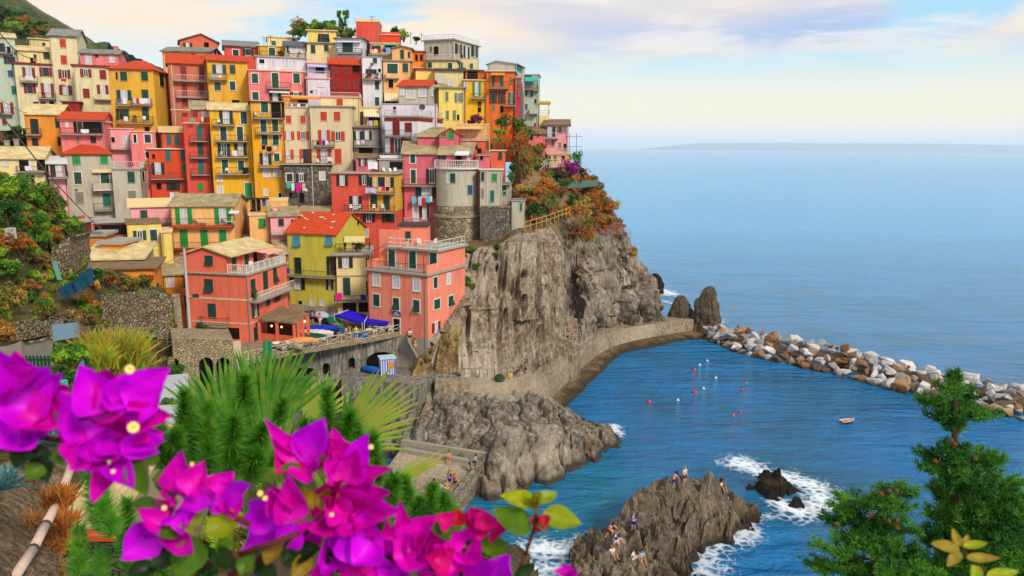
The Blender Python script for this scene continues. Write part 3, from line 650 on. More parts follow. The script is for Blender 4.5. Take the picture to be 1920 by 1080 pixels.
ROOF = dict(red=tilemat('terracotta_tiles', (236, 84, 34), (214, 66, 26), (176, 74, 44), 0.24, 0.36), stone=tilemat('stone_roof_slabs', (190, 172, 130), (160, 144, 108), (128, 112, 84), 0.7, 0.45, 0.02),
   pale=tilemat('pale_roof_slabs', (226, 202, 146), (206, 182, 128), (176, 152, 108), 0.9, 0.6, 0.012), grey=tilemat('grey_slates', (140, 140, 132), (118, 118, 114), (150, 144, 128), 0.5, 0.35, 0.02),
   brown=tilemat('brown_slabs', (150, 122, 90), (128, 102, 76), (110, 92, 70), 0.6, 0.4, 0.02), blue=tilemat('blue_grey_slates', (96, 104, 118), (82, 88, 102), (110, 110, 112), 0.5, 0.35, 0.02),
   dark=plain('dark_roof_edge', (70, 62, 58)), pink=plain('pink_roof_coat', (246, 172, 160)), white=plain('white_roof_coat', (222, 220, 214)), slab=plain('grey_concrete_slab', (176, 168, 156)), cream=plain('cream_roof_coat', (238, 206, 148)), dkred=plain('dark_red_edge', (140, 40, 30)))
SHUT = dict(g=plain('dark_green_paint', (18, 74, 58), 0.6, 0.3, 0.4), b=plain('bright_green_paint', (22, 150, 62), 0.6, 0.3, 0.4), t=plain('teal_paint', (20, 110, 104), 0.6, 0.3, 0.4), r=plain('brick_red_paint', (206, 62, 26), 0.6, 0.3, 0.35), m=plain('maroon_paint', (140, 26, 22), 0.6, 0.3, 0.35),
   u=plain('sky_blue_paint', (70, 150, 170), 0.6, 0.3, 0.4), n=plain('brown_paint', (96, 66, 48), 0.6, 0.3, 0.4), k=plain('blackish_green_paint', (22, 44, 42), 0.6, 0.3, 0.4), w=plain('white_paint', (224, 222, 218), 0.6, 0.3, 0.2), e=plain('grey_green_paint', (112, 136, 110), 0.6, 0.3, 0.4), y=plain('grey_paint', (140, 136, 122), 0.7, 0.2, 0.4), d=plain('blue_paint', (34, 92, 132), 0.6, 0.3, 0.4))
WHITE = plain('white_trim', (230, 226, 216), 0.7, 0.2, 0.25); IRON = plain('dark_iron', (70, 62, 56), 0.6, 0.4); CONC = plain('concrete', (168, 158, 140), 0.9, 0.15, 0.45, 1.2); PIPE = plain('grey_pipe', (150, 146, 136), 0.6, 0.3)
_t = NT('window_glass'); GLASS = _t.fin((0.012, 0.015, 0.018), 0.08, 0.5)
_t = NT('curtained_glass'); CURT = _t.fin(_t.mix(_t.mr(_t.noise(9, 2, 0.5, 0, _t.map((1, 1, .05))), .4, .6), (0.62, 0.62, 0.66), (0.36, 0.36, 0.42)), 0.5, 0.4)
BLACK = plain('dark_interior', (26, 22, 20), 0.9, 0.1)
def cloth(name, rgb): return plain('cloth_' + name, rgb, 0.85, 0.1, 0.18, 6)
CL = dict(white=(232, 230, 232), blue=(60, 100, 200), sky=(110, 190, 226), red=(214, 40, 36), magenta=(226, 30, 140), pink=(240, 140, 170), lilac=(200, 196, 232), black=(34, 32, 40), yellow=(214, 184, 50), teal=(70, 180, 170), peach=(240, 176, 150), beige=(226, 200, 140), orange=(240, 150, 50), royal=(40, 30, 190), cobalt=(30, 70, 190))
_wm = {}
def rnd5(x): return max(0.1, round(x / 0.08) * 0.08)
def frame_mesh(wd, h, trim, mat):
 k = ('f', wd, h, trim, mat.name)
 if k not in _wm:
  m = MB(); a, b = wd / 2, h / 2; d = 0.06
  m.box(-a - trim, a + trim, -d, 0.02, b, b + trim); m.box(-a - trim, a + trim, -d - 0.05, 0.02, -b - trim * .8, -b)
  m.box(-a - trim, -a, -d, 0.02, -b, b); m.box(a, a + trim, -d, 0.02, -b, b); _wm[k] = mesh('window', m.v, m.f, mat)
 return _wm[k]
def box_mesh(name, wd, d, h, mat):
 k = (name, wd, d, h, mat.name)
 if k not in _wm: m = MB().box(-wd / 2, wd / 2, -d, 0, -h / 2, h / 2); _wm[k] = mesh(name, m.v, m.f, mat)
 return _wm[k]
def shutter_mesh(wd, h, mat):
 k = ('s', wd, h, mat.name)
 if k not in _wm:
  m = MB(); e = min(0.07, wd * .18); a, b = wd / 2, h / 2
  m.box(-a, -a + e, -.05, 0, -b, b); m.box(a - e, a, -.05, 0, -b, b); m.box(-a + e, a - e, -.05, 0, b - e, b); m.box(-a + e, a - e, -.05, 0, -b, -b + e); m.box(-a + e, a - e, -.05, 0, -e / 2, e / 2)
  n = 7; zz = np.linspace(-b + e, b - e, n + 1)
  for z0, z1 in zip(zz[:-1], zz[1:]): m.poly([(-a + e, -.045, z0), (a - e, -.045, z0), (a - e, -.012, z1), (-a + e, -.012, z1)])
  _wm[k] = mesh('shutter', m.v, m.f, mat)
 return _wm[k]
def casement_mesh(wd, h):
 k = ('c', wd, h)
 if k not in _wm:
  m = MB(); a, b = wd / 2, h / 2; e = min(0.09, wd * .14)
  m.box(-a, -a + e, -.045, -.012, -b, b); m.box(a - e, a, -.045, -.012, -b, b); m.box(-a + e, a - e, -.045, -.012, b - e, b); m.box(-a + e, a - e, -.045, -.012, -b, -b + e); m.box(-e / 2, e / 2, -.045, -.012, -b + e, b - e)
  _wm[k] = mesh('casement', m.v, m.f, SHUT['w'])
 return _wm[k]

class House:
 """a box whose front lies on the vertical plane through photo columns u0..u1 at distance Y; local x along the front, y into the hill, z up"""
 def __init__(h, label, u0, u1, u2, vt, vb, Y, wall, name='town_house', D=8.0, ext=6.0, turn=None, group='houses of the hill town', cat='house', sh='g', trim=None):
  h.label = label; h.Y = Y; h.sh = sh; um = (u0 + u1) / 2; vm = (vt + vb) / 2
  c = P(um, vm, Y); to = np.array([-c[0], -c[1]]); to /= np.linalg.norm(to); r0 = np.array([-to[1], to[0]]);
  if r0[0] < 0: r0 = -r0
  def setup(t):
   h.r = math.cos(t) * r0 + math.sin(t) * to; h.n = math.cos(t) * to - math.sin(t) * r0; h.o = c[:2]
  def side(t):
   setup(t); B = h.hit(u1, vm)[:2]
   d = ray(u2, vm)[:2]; M = np.array([[d[0], h.n[0]], [d[1], h.n[1]]]); return np.linalg.solve(M, B)[1]
  if turn is not None: setup(turn); h.D = side(turn) if u2 > u1 + 1 and side(turn) > 0.5 and D is None else (D or 8)
  elif u2 <= u1 + 1: setup(R(-2)); h.D = D
  else:
   lo, hi = R(0.2), R(65)
   for _ in range(40):
    mid = (lo + hi) / 2
    s_ = side(mid)
    if s_ < 0 or s_ > D: lo = mid
    else: hi = mid
   setup(hi); h.D = D
  A = h.hit(u0, vm); B = h.hit(u1, vm); h.W = float(np.linalg.norm((B - A)[:2]))
  h.zt = h.hit(um, vt)[2]; h.zv = h.hit(um, vb)[2]; zb = h.zv - ext
  h.root = empty(name, (A[0], A[1], zb), math.atan2(h.r[1], h.r[0])); h.base = np.array([A[0], A[1], zb]); h.H = h.zt - zb
  tag(h.root, label, cat, group)
  h.wall = wall_(wall); h.wn = wall
  h.trim = trim
  if ext >= 3 and cat == 'house' and rnd.random() < .7: xx = rnd.choice((.14, h.W - .14)); MB().bar((xx, -.06, 0), (xx, -.06, h.H - .05), .05, 5).build('drainpipe', rnd.choice((PIPE, h.wall, CONC, IRON)), h.root)
  if ext >= 0: MB().box(0, h.W, 0, h.D, 0, h.H).build('wall', h.wall, h.root)
 def hit(h, u, v):
  d = ray(u, v); C0 = np.array([0, 0, CAMZ]); t = ((h.o - C0[:2]) @ h.n) / (d[:2] @ h.n); return C0 + d * t
 def hits(h, u, v):                                       # on the right side wall
  d = ray(u, v); B = h.base[:2] + h.r * h.W; t = (B @ h.r) / (d[:2] @ h.r); return np.array([0, 0, CAMZ]) + d * t
 def loc(h, p):
  q = np.asarray(p)[:2] - h.base[:2]; return float(q @ h.r), float(-(q @ h.n)), float(p[2] - h.base[2])
 def XZ(h, u, v):
  x, y, z = h.loc(h.hit(u, v)); return x, z
 def world(h, x, y, z):
  q = h.base[:2] + h.r * x - h.n * y; return np.array([q[0], q[1], h.base[2] + z])
 @property
 def rz(h): return math.atan2(h.r[1], h.r[0])
 def zrow(h, v, y=0.0):
  """height of photo row v on a point y behind the front, at the middle of the front"""
  um = h.hitmid; return P(um[0], v, um[1])[2] - h.base[2]
 # -------------------------------------------------------------- roof
 def roof(h, kind, v=None, mat='red', oh=0.35, th=0.16, chim=(), y1=None, over=0.0):
  m = MB(); W, D, H = h.W, h.D, h.H; M = ROOF[mat]; Dm = D if y1 is None else y1
  um = h.world(W / 2, 0, H)
  def zat(v, y):                                       # local z whose image row is v, at depth y
   q = h.world(W / 2, y, 0); d = ray(960 + (q[0] / q[1]) * FPX * 0.98, v); 
   u = 960 + FPX * (q[0] / q[1]) * 0.98
   for _ in range(4):
    p = P(u, v, q[1]); u += (q[0] - p[0]) / q[1] * FPX * 0.97
   return P(u, v, q[1])[2] - h.base[2]
  if kind == 'fl':
   m.box(-oh, W + oh, -oh, D + oh, H, H + th)
  elif kind == 'gf':                                   # ridge along the front
   r = max(0.3, zat(v, Dm / 2) - H - 0.1) if v is not None else 1.4
   s = r / (Dm / 2); e = H - oh * s
   m.prism([(-oh, -oh, e), (-oh, Dm / 2, H + r), (-oh, Dm + oh, e), (-oh, Dm + oh, e + th), (-oh, Dm / 2, H + r + th), (-oh, -oh, e + th)], (W + 2 * oh, 0, 0))
   MB().prism([(0, 0, H + .002), (0, Dm / 2, H + r - .02), (0, Dm, H + .002)], (W, 0, 0)).build('gable', h.wall, h.root); h.ridge = H + r
  elif kind == 'gs':                                   # gable faces the viewer
   r = max(0.3, zat(v, 0) - H) if v is not None else 1.4
   xr = W / 2 + over * W; e1 = H - oh * r / xr; e2 = H - oh * r / (W - xr)
   m.prism([(-oh, -oh, e1), (xr, -oh, H + r), (W + oh, -oh, e2), (W + oh, -oh, e2 + th), (xr, -oh, H + r + th), (-oh, -oh, e1 + th)], (0, D + 2 * oh, 0))
   MB().prism([(0, 0, H + .002), (xr, 0, H + r - .02), (W, 0, H + .002)], (0, D, 0)).build('gable', h.wall, h.root)
  elif kind == 'hip':
   r = max(0.3, zat(v, Dm / 2) - H - .05); hx = min(W * .42, Dm * .5)
   a = [(-oh, -oh, H - .1), (W + oh, -oh, H - .1), (W + oh, Dm + oh, H - .1), (-oh, Dm + oh, H - .1)]; b = [(hx, Dm / 2, H + r), (W - hx * (1 - over), Dm / 2, H + r)]
   m.v += a + [(x, y, z + th) for x, y, z in a] + b; m.f += [(0, 3, 2, 1), (0, 1, 5, 4), (1, 2, 6, 5), (2, 3, 7, 6), (3, 0, 4, 7), (4, 5, 9, 8), (5, 6, 9), (6, 7, 8, 9), (7, 4, 8)]
  elif kind == 'sh':                                   # rises towards the back
   zb = zat(v, D) if v is not None else H + 1.2; r = zb - H
   m.prism([(-oh, -oh, H - oh * r / D), (-oh, D + oh, H + r), (-oh, D + oh, H + r + th), (-oh, -oh, H - oh * r / D + th)], (W + 2 * oh, 0, 0))
   MB().prism([(0, 0, H + .002), (0, D, H + r - .02), (0, D, H + .002)], (W, 0, 0)).build('gable', h.wall, h.root); h.ridge = H + r
  o = m.build('roof', M, h.root)
  for (cx, cy, ch) in chim: MB().box(cx * W - .3, cx * W + .3, cy * D - .3, cy * D + .3, H, H + ch).box(cx * W - .4, cx * W + .4, cy * D - .4, cy * D + .4, H + ch, H + ch + .12).build('chimney', h.wall if ch < 2.2 else CONC, o)
  return o
 # -------------------------------------------------------------- openings
 def wins(h, spec, face='f', trim=None, sh=None):
  for tk in spec.replace('\n', ' ').split(';'):
   tk = tk.strip()
   if not tk: continue
   c = sh or h.sh
   if ':' in tk: tk, c = tk.split(':')
   k = tk[0]; u, v, wd, ht = (float(x) for x in tk[1:].split(','))
   if face == 'f':
    x0, z0 = h.XZ(u - wd / 2, v + ht / 2); x1, z1 = h.XZ(u + wd / 2, v - ht / 2); y = 0; rot = (0, 0, 0)
    wx, wz = rnd5(x1 - x0), rnd5(z1 - z0); L = ((x0 + x1) / 2, 0, (z0 + z1) / 2)
   else:
    a = h.loc(h.hits(u - wd / 2, v + ht / 2)); b = h.loc(h.hits(u + wd / 2, v - ht / 2)); rot = (0, 0, math.pi / 2)
    wx, wz = rnd5(abs(b[1] - a[1])), rnd5(b[2] - a[2]); L = (h.W, (a[1] + b[1]) / 2, (a[2] + b[2]) / 2)
   h.window(k, L, rot, wx, wz, SHUT[c], trim if trim is not None else h.trim)
 def window(h, k, L, rot, wx, wz, sm, trim):
  tm = WHITE if trim == 'w' else h.wall; tw = 0.14 if trim == 'w' else 0.07; side = None
  if k in 'oO':                                        # open shutters: total width includes both leaves
   sw = rnd5(wx * 0.27); ow = rnd5(wx - 2 * sw); side = sw
  else: ow = wx
  is_door = wz > 1.9 and wz > 1.65 * ow
  win = link('door' if is_door and k != 'd' else 'window', frame_mesh(ow, wz, tw, tm), h.root, L, rot)
  def sub(name, me, x, y, z=0, r=(0, 0, 0)): return link(name, me, win, (x, y, z), r)
  sub('pane' if k not in 'g' else 'door_leaf', box_mesh('pane', ow, 0.012, wz, {'w': CURT, 'o': GLASS, 'O': CURT}.get(k, GLASS if k != 'd' else BLACK)), 0, 0)
  if k in 'wO' or (k == 'o' and rnd.random() < .6): sub('casement', casement_mesh(ow, wz), 0, 0)
  if k in 'c':
   for s in (-1, 1): sub('shutter', shutter_mesh(rnd5(ow / 2) if False else ow / 2 - .01, wz, sm), s * ow / 4, -.018 if rnd.random() > .15 else -.03)
  if k == 'a':                                         # lower half of the shutter tilted out
   for s in (-1, 1):
    sub('shutter', shutter_mesh(ow / 2 - .01, wz / 2, sm), s * ow / 4, -.018, wz / 4)
    o = sub('shutter', shutter_mesh(ow / 2 - .01, wz / 2, sm), s * ow / 4, -.02 - wz * .1, -wz / 4 + .03, (R(-24), 0, 0))
  if side:
   for s in (-1, 1): sub('shutter', shutter_mesh(side, wz, sm), s * (ow / 2 + side / 2 + tw * .2), -.075)
 # -------------------------------------------------------------- balconies, ledges, terraces
 def rail(h, x0, x1, z, ht, d, y0=0.0, style='i', parent=None, ends=True, name='railing'):
  m = MB(); M = WHITE if style in 'wW' else IRON; r = 0.028 if style in 'iw' else 0.04
  segs = [((x0, -d + y0), (x1, -d + y0))] + ([((x0, y0), (x0, -d + y0)), ((x1, y0), (x1, -d + y0))] if ends else [])
  for (ax, ay), (bx, by) in segs:
   L = math.hypot(bx - ax, by - ay)
   if L < .05: continue
   n = max(1, int(L / (0.24 if style in 'iw' else 0.9)))
   m.bar((ax, ay, z + ht), (bx, by, z + ht), r * 1.15, 4); m.bar((ax, ay, z + .08), (bx, by, z + .08), r, 4)
   if style in 'IW': m.bar((ax, ay, z + ht * .5), (bx, by, z + ht * .5), r * .8, 4)
   for i in range(n + 1):
    t = i / n; m.bar((ax + (bx - ax) * t, ay + (by - ay) * t, z), (ax + (bx - ax) * t, ay + (by - ay) * t, z + ht), r * (.62 if style in 'iw' else 1), 3)
  return m.build(name, M, parent or h.root)
 def balc(h, spec, d=0.95, style='i', mat=None):
  for tk in spec.split(';'):
   if not tk.strip(): continue
   u0, u1, vs, vr = (float(x) for x in tk.split(','))
   x0, z = h.XZ(u0, vs); x1, _ = h.XZ(u1, vs); ht = min(1.15, max(.7, h.XZ(u0, vr)[1] - z))
   b = MB().box(x0, x1, -d, -.002, z - .16, z).build('balcony', mat or CONC, h.root)
   k = max(2, int((x1 - x0) / 2.2)); m = MB()
   for i in range(k): x = x0 + .25 + (x1 - x0 - .5) * i / (k - 1); m.prism([(x - .06, -.002, z - .162), (x - .06, -d * .7, z - .162), (x - .06, -.002, z - .45)], (.12, 0, 0))
   m.build('bracket', mat or CONC, b)
   if style == 's': MB().box(x0, x1, -d - .004, -d + .1, z + .002, z + ht).box(x0, x0 + .1, -d + .1, -.004, z + .002, z + ht).box(x1 - .1, x1, -d + .1, -.004, z + .002, z + ht).build('railing', h.wall, b)
   else: h.rail(x0, x1, z, ht, d - .05, style=style, parent=b)
 def ledge(h, v, th=.18, d=.16, mat=None):
  z = h.XZ(h.umid(), v)[1]
  MB().box(-d, h.W + d, -d, h.D, z - th / 2, z + th / 2).build('ledge', mat or CONC, h.root)
 def roofrail(h, v, style='w', oh=.1):
  ht = max(.6, min(1.3, h.XZ(h.umid(), v)[1] - h.H)); h.rail(0, h.W, h.H + .17, ht, h.D, h.D, style)
 def parapet(h, v, th=.2, wall=None):
  ht = h.XZ(h.umid(), v)[1] - h.H; z = h.H + .165; D = h.D
  MB().box(0, h.W, 0, th, z, z + ht).box(0, th, th, D, z, z + ht).box(h.W - th, h.W, th, D, z, z + ht).build('parapet', wall_(wall) if wall else h.wall, h.root)
 def umid(h):
  q = h.world(h.W / 2, 0, 0); return 960 + FPX * q[0] / q[1] * .985
 def awning(h, u0, u1, v0, v1, colr, d=1.3, stripe=False):
  x0, z = h.XZ(u0, v0); x1, _ = h.XZ(u1, v0); drop = max(.2, min(1.2, (v1 - v0) * h.Y / FPX - .0)); m = MB()
  n = 8 if stripe else 1; M = cloth(colr, CL.get(colr, (230, 225, 215)))
  o = MB().prism([(x0, 0, z), (x0, -d, z - drop), (x0, -d, z - drop - .16), (x0, -d + .02, z - drop - .16), (x0, -d + .02, z - drop - .03), (x0, 0, z - .04)], (x1 - x0, 0, 0)).build('awning', M, h.root)
  if stripe:
   q = MB(); ww = (x1 - x0) / 13
   for i in range(1, 13, 2): xx = x0 + i * ww; q.prism([(xx, -.002, z + .006), (xx, -d - .006, z - drop + .006), (xx, -d - .006, z - drop - .165)], (ww, 0, 0))
   q.build('awning_stripe', cloth('cream', (244, 232, 206)), o)
 def laundry(h, spec, place, y=-1.02):
  for tk in spec.split(';'):
   if not tk.strip(): continue
   a, cn = tk.strip().split(':'); u, v, wd, ht = (float(x) for x in a.split(','))
   x0, z1 = h.XZ(u - wd / 2, v - ht / 2); x1, z0 = h.XZ(u + wd / 2, v + ht / 2); n = 7; m = MB(); ph = rnd.random() * 6
   f = lambda t, s: (x0 + (x1 - x0) * t, y - .05 + .05 * math.sin(9 * t + ph) * (1.1 - s) - .03, z0 + (z1 - z0) * s + (.06 * math.sin(5 * t + ph) if s == 0 else 0))
   g = [[f(i / n, s / 3) for i in range(n + 1)] for s in range(4)]
   for s in range(3):
    for i in range(n): m.poly([g[s][i], g[s][i + 1], g[s + 1][i + 1], g[s + 1][i]])
   q = len(m.v); m.v += [(x, yy + .02, z) for x, yy, z in m.v]; m.f += [tuple(k + q for k in reversed(ff)) for ff in m.f[:]]
   o = m.build('laundry', cloth(cn, CL[cn]), None, tuple(h.base), (0, 0, h.rz), True)
   tag(o, '%s cloth hung to dry %s' % (cn if cn not in ('sky', 'royal') else {'sky': 'sky blue', 'royal': 'royal blue'}[cn], place), 'laundry', 'laundry drying on the house fronts')
 def chairs(h, spec, place, z_v=None, y=-.5, kind='chair'):
  """white plastic chairs on a terrace: u, v of the foot"""
  for tk in spec.split(';'):
   u, v = (float(x) for x in tk.split(',')); p = h.hit(u, v); q = p[:2] + h.n * (-y)
   o = chair(np.array([q[0], q[1], p[2]]), h.rz + rnd.uniform(-1, 1)); tag(o, 'white plastic chair ' + place, 'chair', 'white chairs on the terraces')
 def pots(h, spec, y=-.6, s=1.0):
  for tk in spec.split(';'):
   a, lab = tk.split(':'); u, v, wd, ht = (float(x) for x in a.split(',')); p = h.hit(u, v); q = p[:2] + h.n * (-y)
   potted(np.array([q[0], q[1], p[2]]), px(h.Y, wd), px(h.Y, ht), lab)
def chair(p, rz, mat=None):
 k = '_chair'
 if k not in _wm:
  m = MB().box(-.24, .24, -.24, .24, .42, .46); s = mesh('seat', m.v, m.f, WHITE)
  m = MB().prism([(-.24, .22, .46), (.24, .22, .46), (.22, .34, .92), (-.22, .34, .92)], (0, .03, 0)); b = mesh('backrest', m.v, m.f, WHITE)
  m = MB().bar((0, 0, 0), (0, 0, .42), .025, 5); l = mesh('leg', m.v, m.f, WHITE); _wm[k] = (s, b, l)
 s, b, l = _wm[k]; o = empty('chair', p, rz); link('seat', s, o); link('backrest', b, o)
 for x in (-.2, .2):
  for y in (-.2, .2): link('leg', l, o, (x, y, 0))
 return o
LEAFS = dict(green=leafmat('leaf_green', (92, 150, 38), (50, 102, 28)), dark=leafmat('leaf_dark', (52, 96, 32), (30, 66, 24)), olive=leafmat('leaf_olive', (150, 148, 58), (106, 114, 44)),
   rust=leafmat('leaf_rust', (216, 134, 48), (166, 98, 40)), straw=leafmat('leaf_straw', (220, 180, 86), (176, 140, 64)), lime=leafmat('leaf_lime', (168, 200, 52), (112, 158, 40)),
   brown=leafmat('leaf_brown', (160, 120, 78), (122, 96, 62)), magenta=leafmat('leaf_magenta', (190, 20, 150), (140, 14, 110)), purple=leafmat('leaf_purple', (120, 24, 84), (78, 20, 60)), red=leafmat('leaf_red', (200, 50, 30), (150, 40, 24)), pink=leafmat('leaf_pink', (226, 90, 130), (190, 50, 100)), gold=leafmat('leaf_gold', (200, 170, 40), (160, 140, 40)))
def leaf_cloud(center, rad, n, size, seed, clumps=9, aspect=2.0, flat=0.0, up=0.0):
 """n leaf quads spread through clumps inside an ellipsoid; returns verts, quads"""
 g = np.random.default_rng(seed); rad = np.array(rad, float)
 cc = g.normal(size=(clumps, 3)); cc /= np.linalg.norm(cc, axis=1, keepdims=True) + 1e-9; cc *= (g.random((clumps, 1)) ** 0.5) * 0.72; cc[:, 2] = cc[:, 2] * .95
 cr = g.uniform(.24, .42, clumps); k = g.integers(0, clumps, n)
 d = g.normal(size=(n, 3)); d /= np.linalg.norm(d, axis=1, keepdims=True); rr = (0.45 + 0.6 * g.random(n)) * cr[k]
 c = (cc[k] + d * rr[:, None]) * rad
 nrm = d * [1, 1, 1 - flat] + g.normal(size=(n, 3)) * .55 + [0, 0, .35]; nrm /= np.linalg.norm(nrm, axis=1, keepdims=True)
 t = np.cross(nrm, g.normal(size=(n, 3))); t[:, 2] += up; t /= np.linalg.norm(t, axis=1, keepdims=True) + 1e-9; b = np.cross(nrm, t); b /= np.linalg.norm(b, axis=1, keepdims=True) + 1e-9
 s = size * g.uniform(.6, 1.3, n)[:, None]; t = t * s * aspect / 2; b = b * s / 2
 v = np.stack([c - t, c + b - t * .1, c + t, c - b - t * .1], 1).reshape(-1, 3) + np.array(center)
 return v, np.arange(4 * n).reshape(n, 4)
_bc = [0]
def bush(u, v, wd, ht, Y, mat, label, n=None, leaf=None, name='shrub', cat='shrub', group=None, clumps=17, stems=True, second=None, depth=0.8, aspect=2.0, up=0.0, kind=None):
 """shrub whose crown is centred on photo point (u, v), wd x ht photo pixels across, at distance Y"""
 c = P(u, v, Y); r = (px(Y, wd) / 2, px(Y, wd) / 2 * depth, px(Y, ht) / 2); _bc[0] += 1
 leaf = leaf or max(0.05, px(Y, 2.3)); n = n or int(min(5200, max(260, 3.2 * wd * ht / (2.3 ** 2) * .55)))
 o = empty(name, c - [0, 0, r[2]]); base = np.array(c - [0, 0, r[2]])
 vv, ff = leaf_cloud((0, 0, r[2]), r, n, leaf, 100 + _bc[0], clumps, aspect, 0, up)
 ms = [LEAFS[mat]] + ([LEAFS[second]] if second else []); mi = None
 if second: mi = (fbm(vv[::4] * (1.6 / max(r)), 3, _bc[0]) > 0.06).astype(int)
 link('foliage', npmesh('foliage', vv, ff, ms, False, mi), o)
 if stems:
  m = MB()
  for k in range(5):
   a = rnd.uniform(0, 6.28); m.tube([(0.05 * math.cos(a), 0.05 * math.sin(a), -.5), (r[0] * .3 * math.cos(a), r[1] * .3 * math.sin(a), r[2] * .7), (r[0] * .55 * math.cos(a), r[1] * .55 * math.sin(a), r[2] * 1.05)], [.05 * r[0], .03 * r[0], .01 * r[0]], 5)
  m.build('stem', plain('bark_brown', (92, 72, 52), 0.9), o)
 tag(o, label, cat, group, kind); return o
def potted(p, wd, ht, label, mat='green'):
 o = empty('potted_plant', p); MB().lathe([(wd * .25, 0), (wd * .35, ht * .4), (wd * .38, ht * .42)], n=10).build('pot', plain('terracotta_pot', (190, 92, 60)), o)
 for m in ('red', 'gold', 'magenta', 'pink'):
  if m in label: mat = m
 v, f = leaf_cloud((0, 0, ht * .68), (wd * .55, wd * .5, ht * .38), 90, wd * .16, int(abs(p[0]) * 97) % 9973, 5); link('foliage', npmesh('foliage', v, f, LEAFS[mat]), o); tag(o, label, 'potted plant'); return o
# ================================================================== HOUSES, back rows first
H = House
# ---- far left block
h = H('pale green house at the far left edge with white laundry balcony', -14, 36, 36, 70, 240, 139, 'mint', sh='t'); h.roof('gf', 61, 'pale', chim=[(.8, .4, 1.0)])
h.wins('c4,89,9,15:k;o18,113,20,13:k;c19,138,8,12:d;c27,169,9,15:t;O13,203,22,22:m;c8,228,7,13:m'); h.balc('-2,24,99,89;-6,23,213,202'); h.ledge(101, .14, .1); h.laundry('16,94,8,12:black', 'high on the pale green house at the left edge')
h = H('pale yellow house peeping out behind the cream tower', 58, 99, 99, 74, 130, 150, 'pale', D=6); h.roof('fl', None, 'cream'); h.wins('d82,83,5,5')
h = H('cream house with maroon shutters and yellow attic left of the tall tower', 32, 104, 104, 122, 225, 139, 'cream', sh='m', trim='w'); h.ledge(122, .3, .3, ROOF['dkred'])
h.wins('O54,136,21,18;o86,135,22,16;o56,166,20,17;O89,169,21,25;c68,198,9,15;c81,197,9,13;d97,194,8,10'); h.balc('38,71,153,143;73,105,184,174'); h.laundry('54,147,16,8:white', 'on the cream house left of the tall tower')
h.pots('82,183,10,9:magenta potted flowers on the cream house balcony;100,183,6,8:pink potted flowers on the cream house balcony')
h = H('yellow roof storey set back on the cream house at left', 33, 97, 97, 95, 122, 141, 'pale', sh='k', D=5); h.roof('gf', 87, 'pale'); h.wins('c87,104,10,13;c66,108,5,12;d62,114,10,11'); 
h = H('tall cream tower house with grey gable roof and red closed shutters', 98, 149, 166, 68, 200, 141, 'cream', sh='r', D=8); h.roof('gf', 55, 'grey')
h.wins('c118,81,10,16;c120,112,10,16;o121,139,20,16:m;O123,169,22,17:m'); h.laundry('122,151,10,6:red', 'under a window of the tall cream tower')
h = H('cream house with brown red shutters under a pink attic terrace', 141, 208, 212, 125, 215, 137, 'cream', sh='m', D=7); h.ledge(125, .3, .35, ROOF['dkred'])
h.wins('o161,137,19,14;c193,140,11,17;c162,175,11,17;O193,172,19,25'); h.balc('178,211,186,177', style='s')
h = H('pink attic with grey roof and white terrace doors', 151, 222, 237, 101, 128, 139, 'pink', D=6); h.roof('gf', 93, 'grey', chim=[(.85, .5, 1.6)]); h.wins('w166,112,10,19;w210,111,9,14;d181,104,6,6')
q = House('terrace railing', 146, 208, 208, 124, 125, 136.8, 'pink', ext=-1) if False else None
h = H('ochre house with hipped red roof, balconies of laundry, left of the narrow gap', 208, 291, 318, 130, 250, 126, 'ochre', sh='g', trim=None, D=9); h.roof('hip', 113, 'red', over=.2)
h.wins('d219,142,3,13;c232,143,12,17;c271,143,12,17;O233,178,25,18;c272,176,12,16;o230,214,22,20;c273,213,11,24;d276,243,9,10'); h.balc('221,248,197,186;251,286,196,185;220,288,230,218')
h.laundry('228,190,6,9:blue;238,190,9,10:white;256,189,6,11:lilac;262,190,6,9:red;272,190,16,10:white;282,190,6,10:lilac;240,223,9,8:white;274,221,7,6:white', 'on a balcony of the hipped ochre house'); h.wins('d303,150,7,22', 's')
h.pots('256,229,10,14:green plant in the middle of the ochre house balcony')
h = H('small dark red walled shed above the orange house', 118, 150, 154, 191, 230, 131, 'dred', D=5); h.roof('fl', None, 'brown')
h = H('orange house with pale stone roof and dark green shutters at left', 49, 116, 140, 214, 290, 121, 'orange2', sh='k', D=8); h.roof('gf', 196, 'pale'); h.wins('c65,237,12,28;c110,230,11,19;c66,266,10,15;c111,265,5,16'); h.balc('51,79,252,241')
h = H('pink house with red tiled roof and deep loggia balcony', 115, 196, 214, 225, 300, 118, 'pink', sh='k', D=8); h.roof('gf', 210, 'red'); h.wins('d166,238,54,22;w126,234,6,9;c175,262,10,13;c146,263,5,11:e;c150,238,8,18:k'); h.balc('115,193,251,240'); h.ledge(227, .2, .2, WHITE)
h.laundry('162,246,16,7:white', 'on the loggia of the pink house with the red roof')
h = H('plain pink house with flat roof beside the ochre house', 247, 294, 296, 248, 330, 121, 'pink', sh='k', trim='w', D=7); h.roof('fl', None, 'pink', .15); h.wins('c277,260,10,15;d253,260,4,16;c278,291,9,12')
h = H('low pink terrace house with door to a roof terrace', 207, 252, 252, 242, 330, 123, 'lpink', D=5); h.roof('fl', None, 'pink', .2); h.wins('w238,265,13,22;d212,262,5,10'); h.balc('208,251,279,270', style='w')
h = H('yellow house with pale stone roof, balcony under white umbrellas at far left', -10, 86, 110, 297, 400, 108, 'pale', sh='k', D=9); h.roof('gf', 275, 'pale', chim=[(.33, .6, 2.6), (.17, .5, 2.4)])
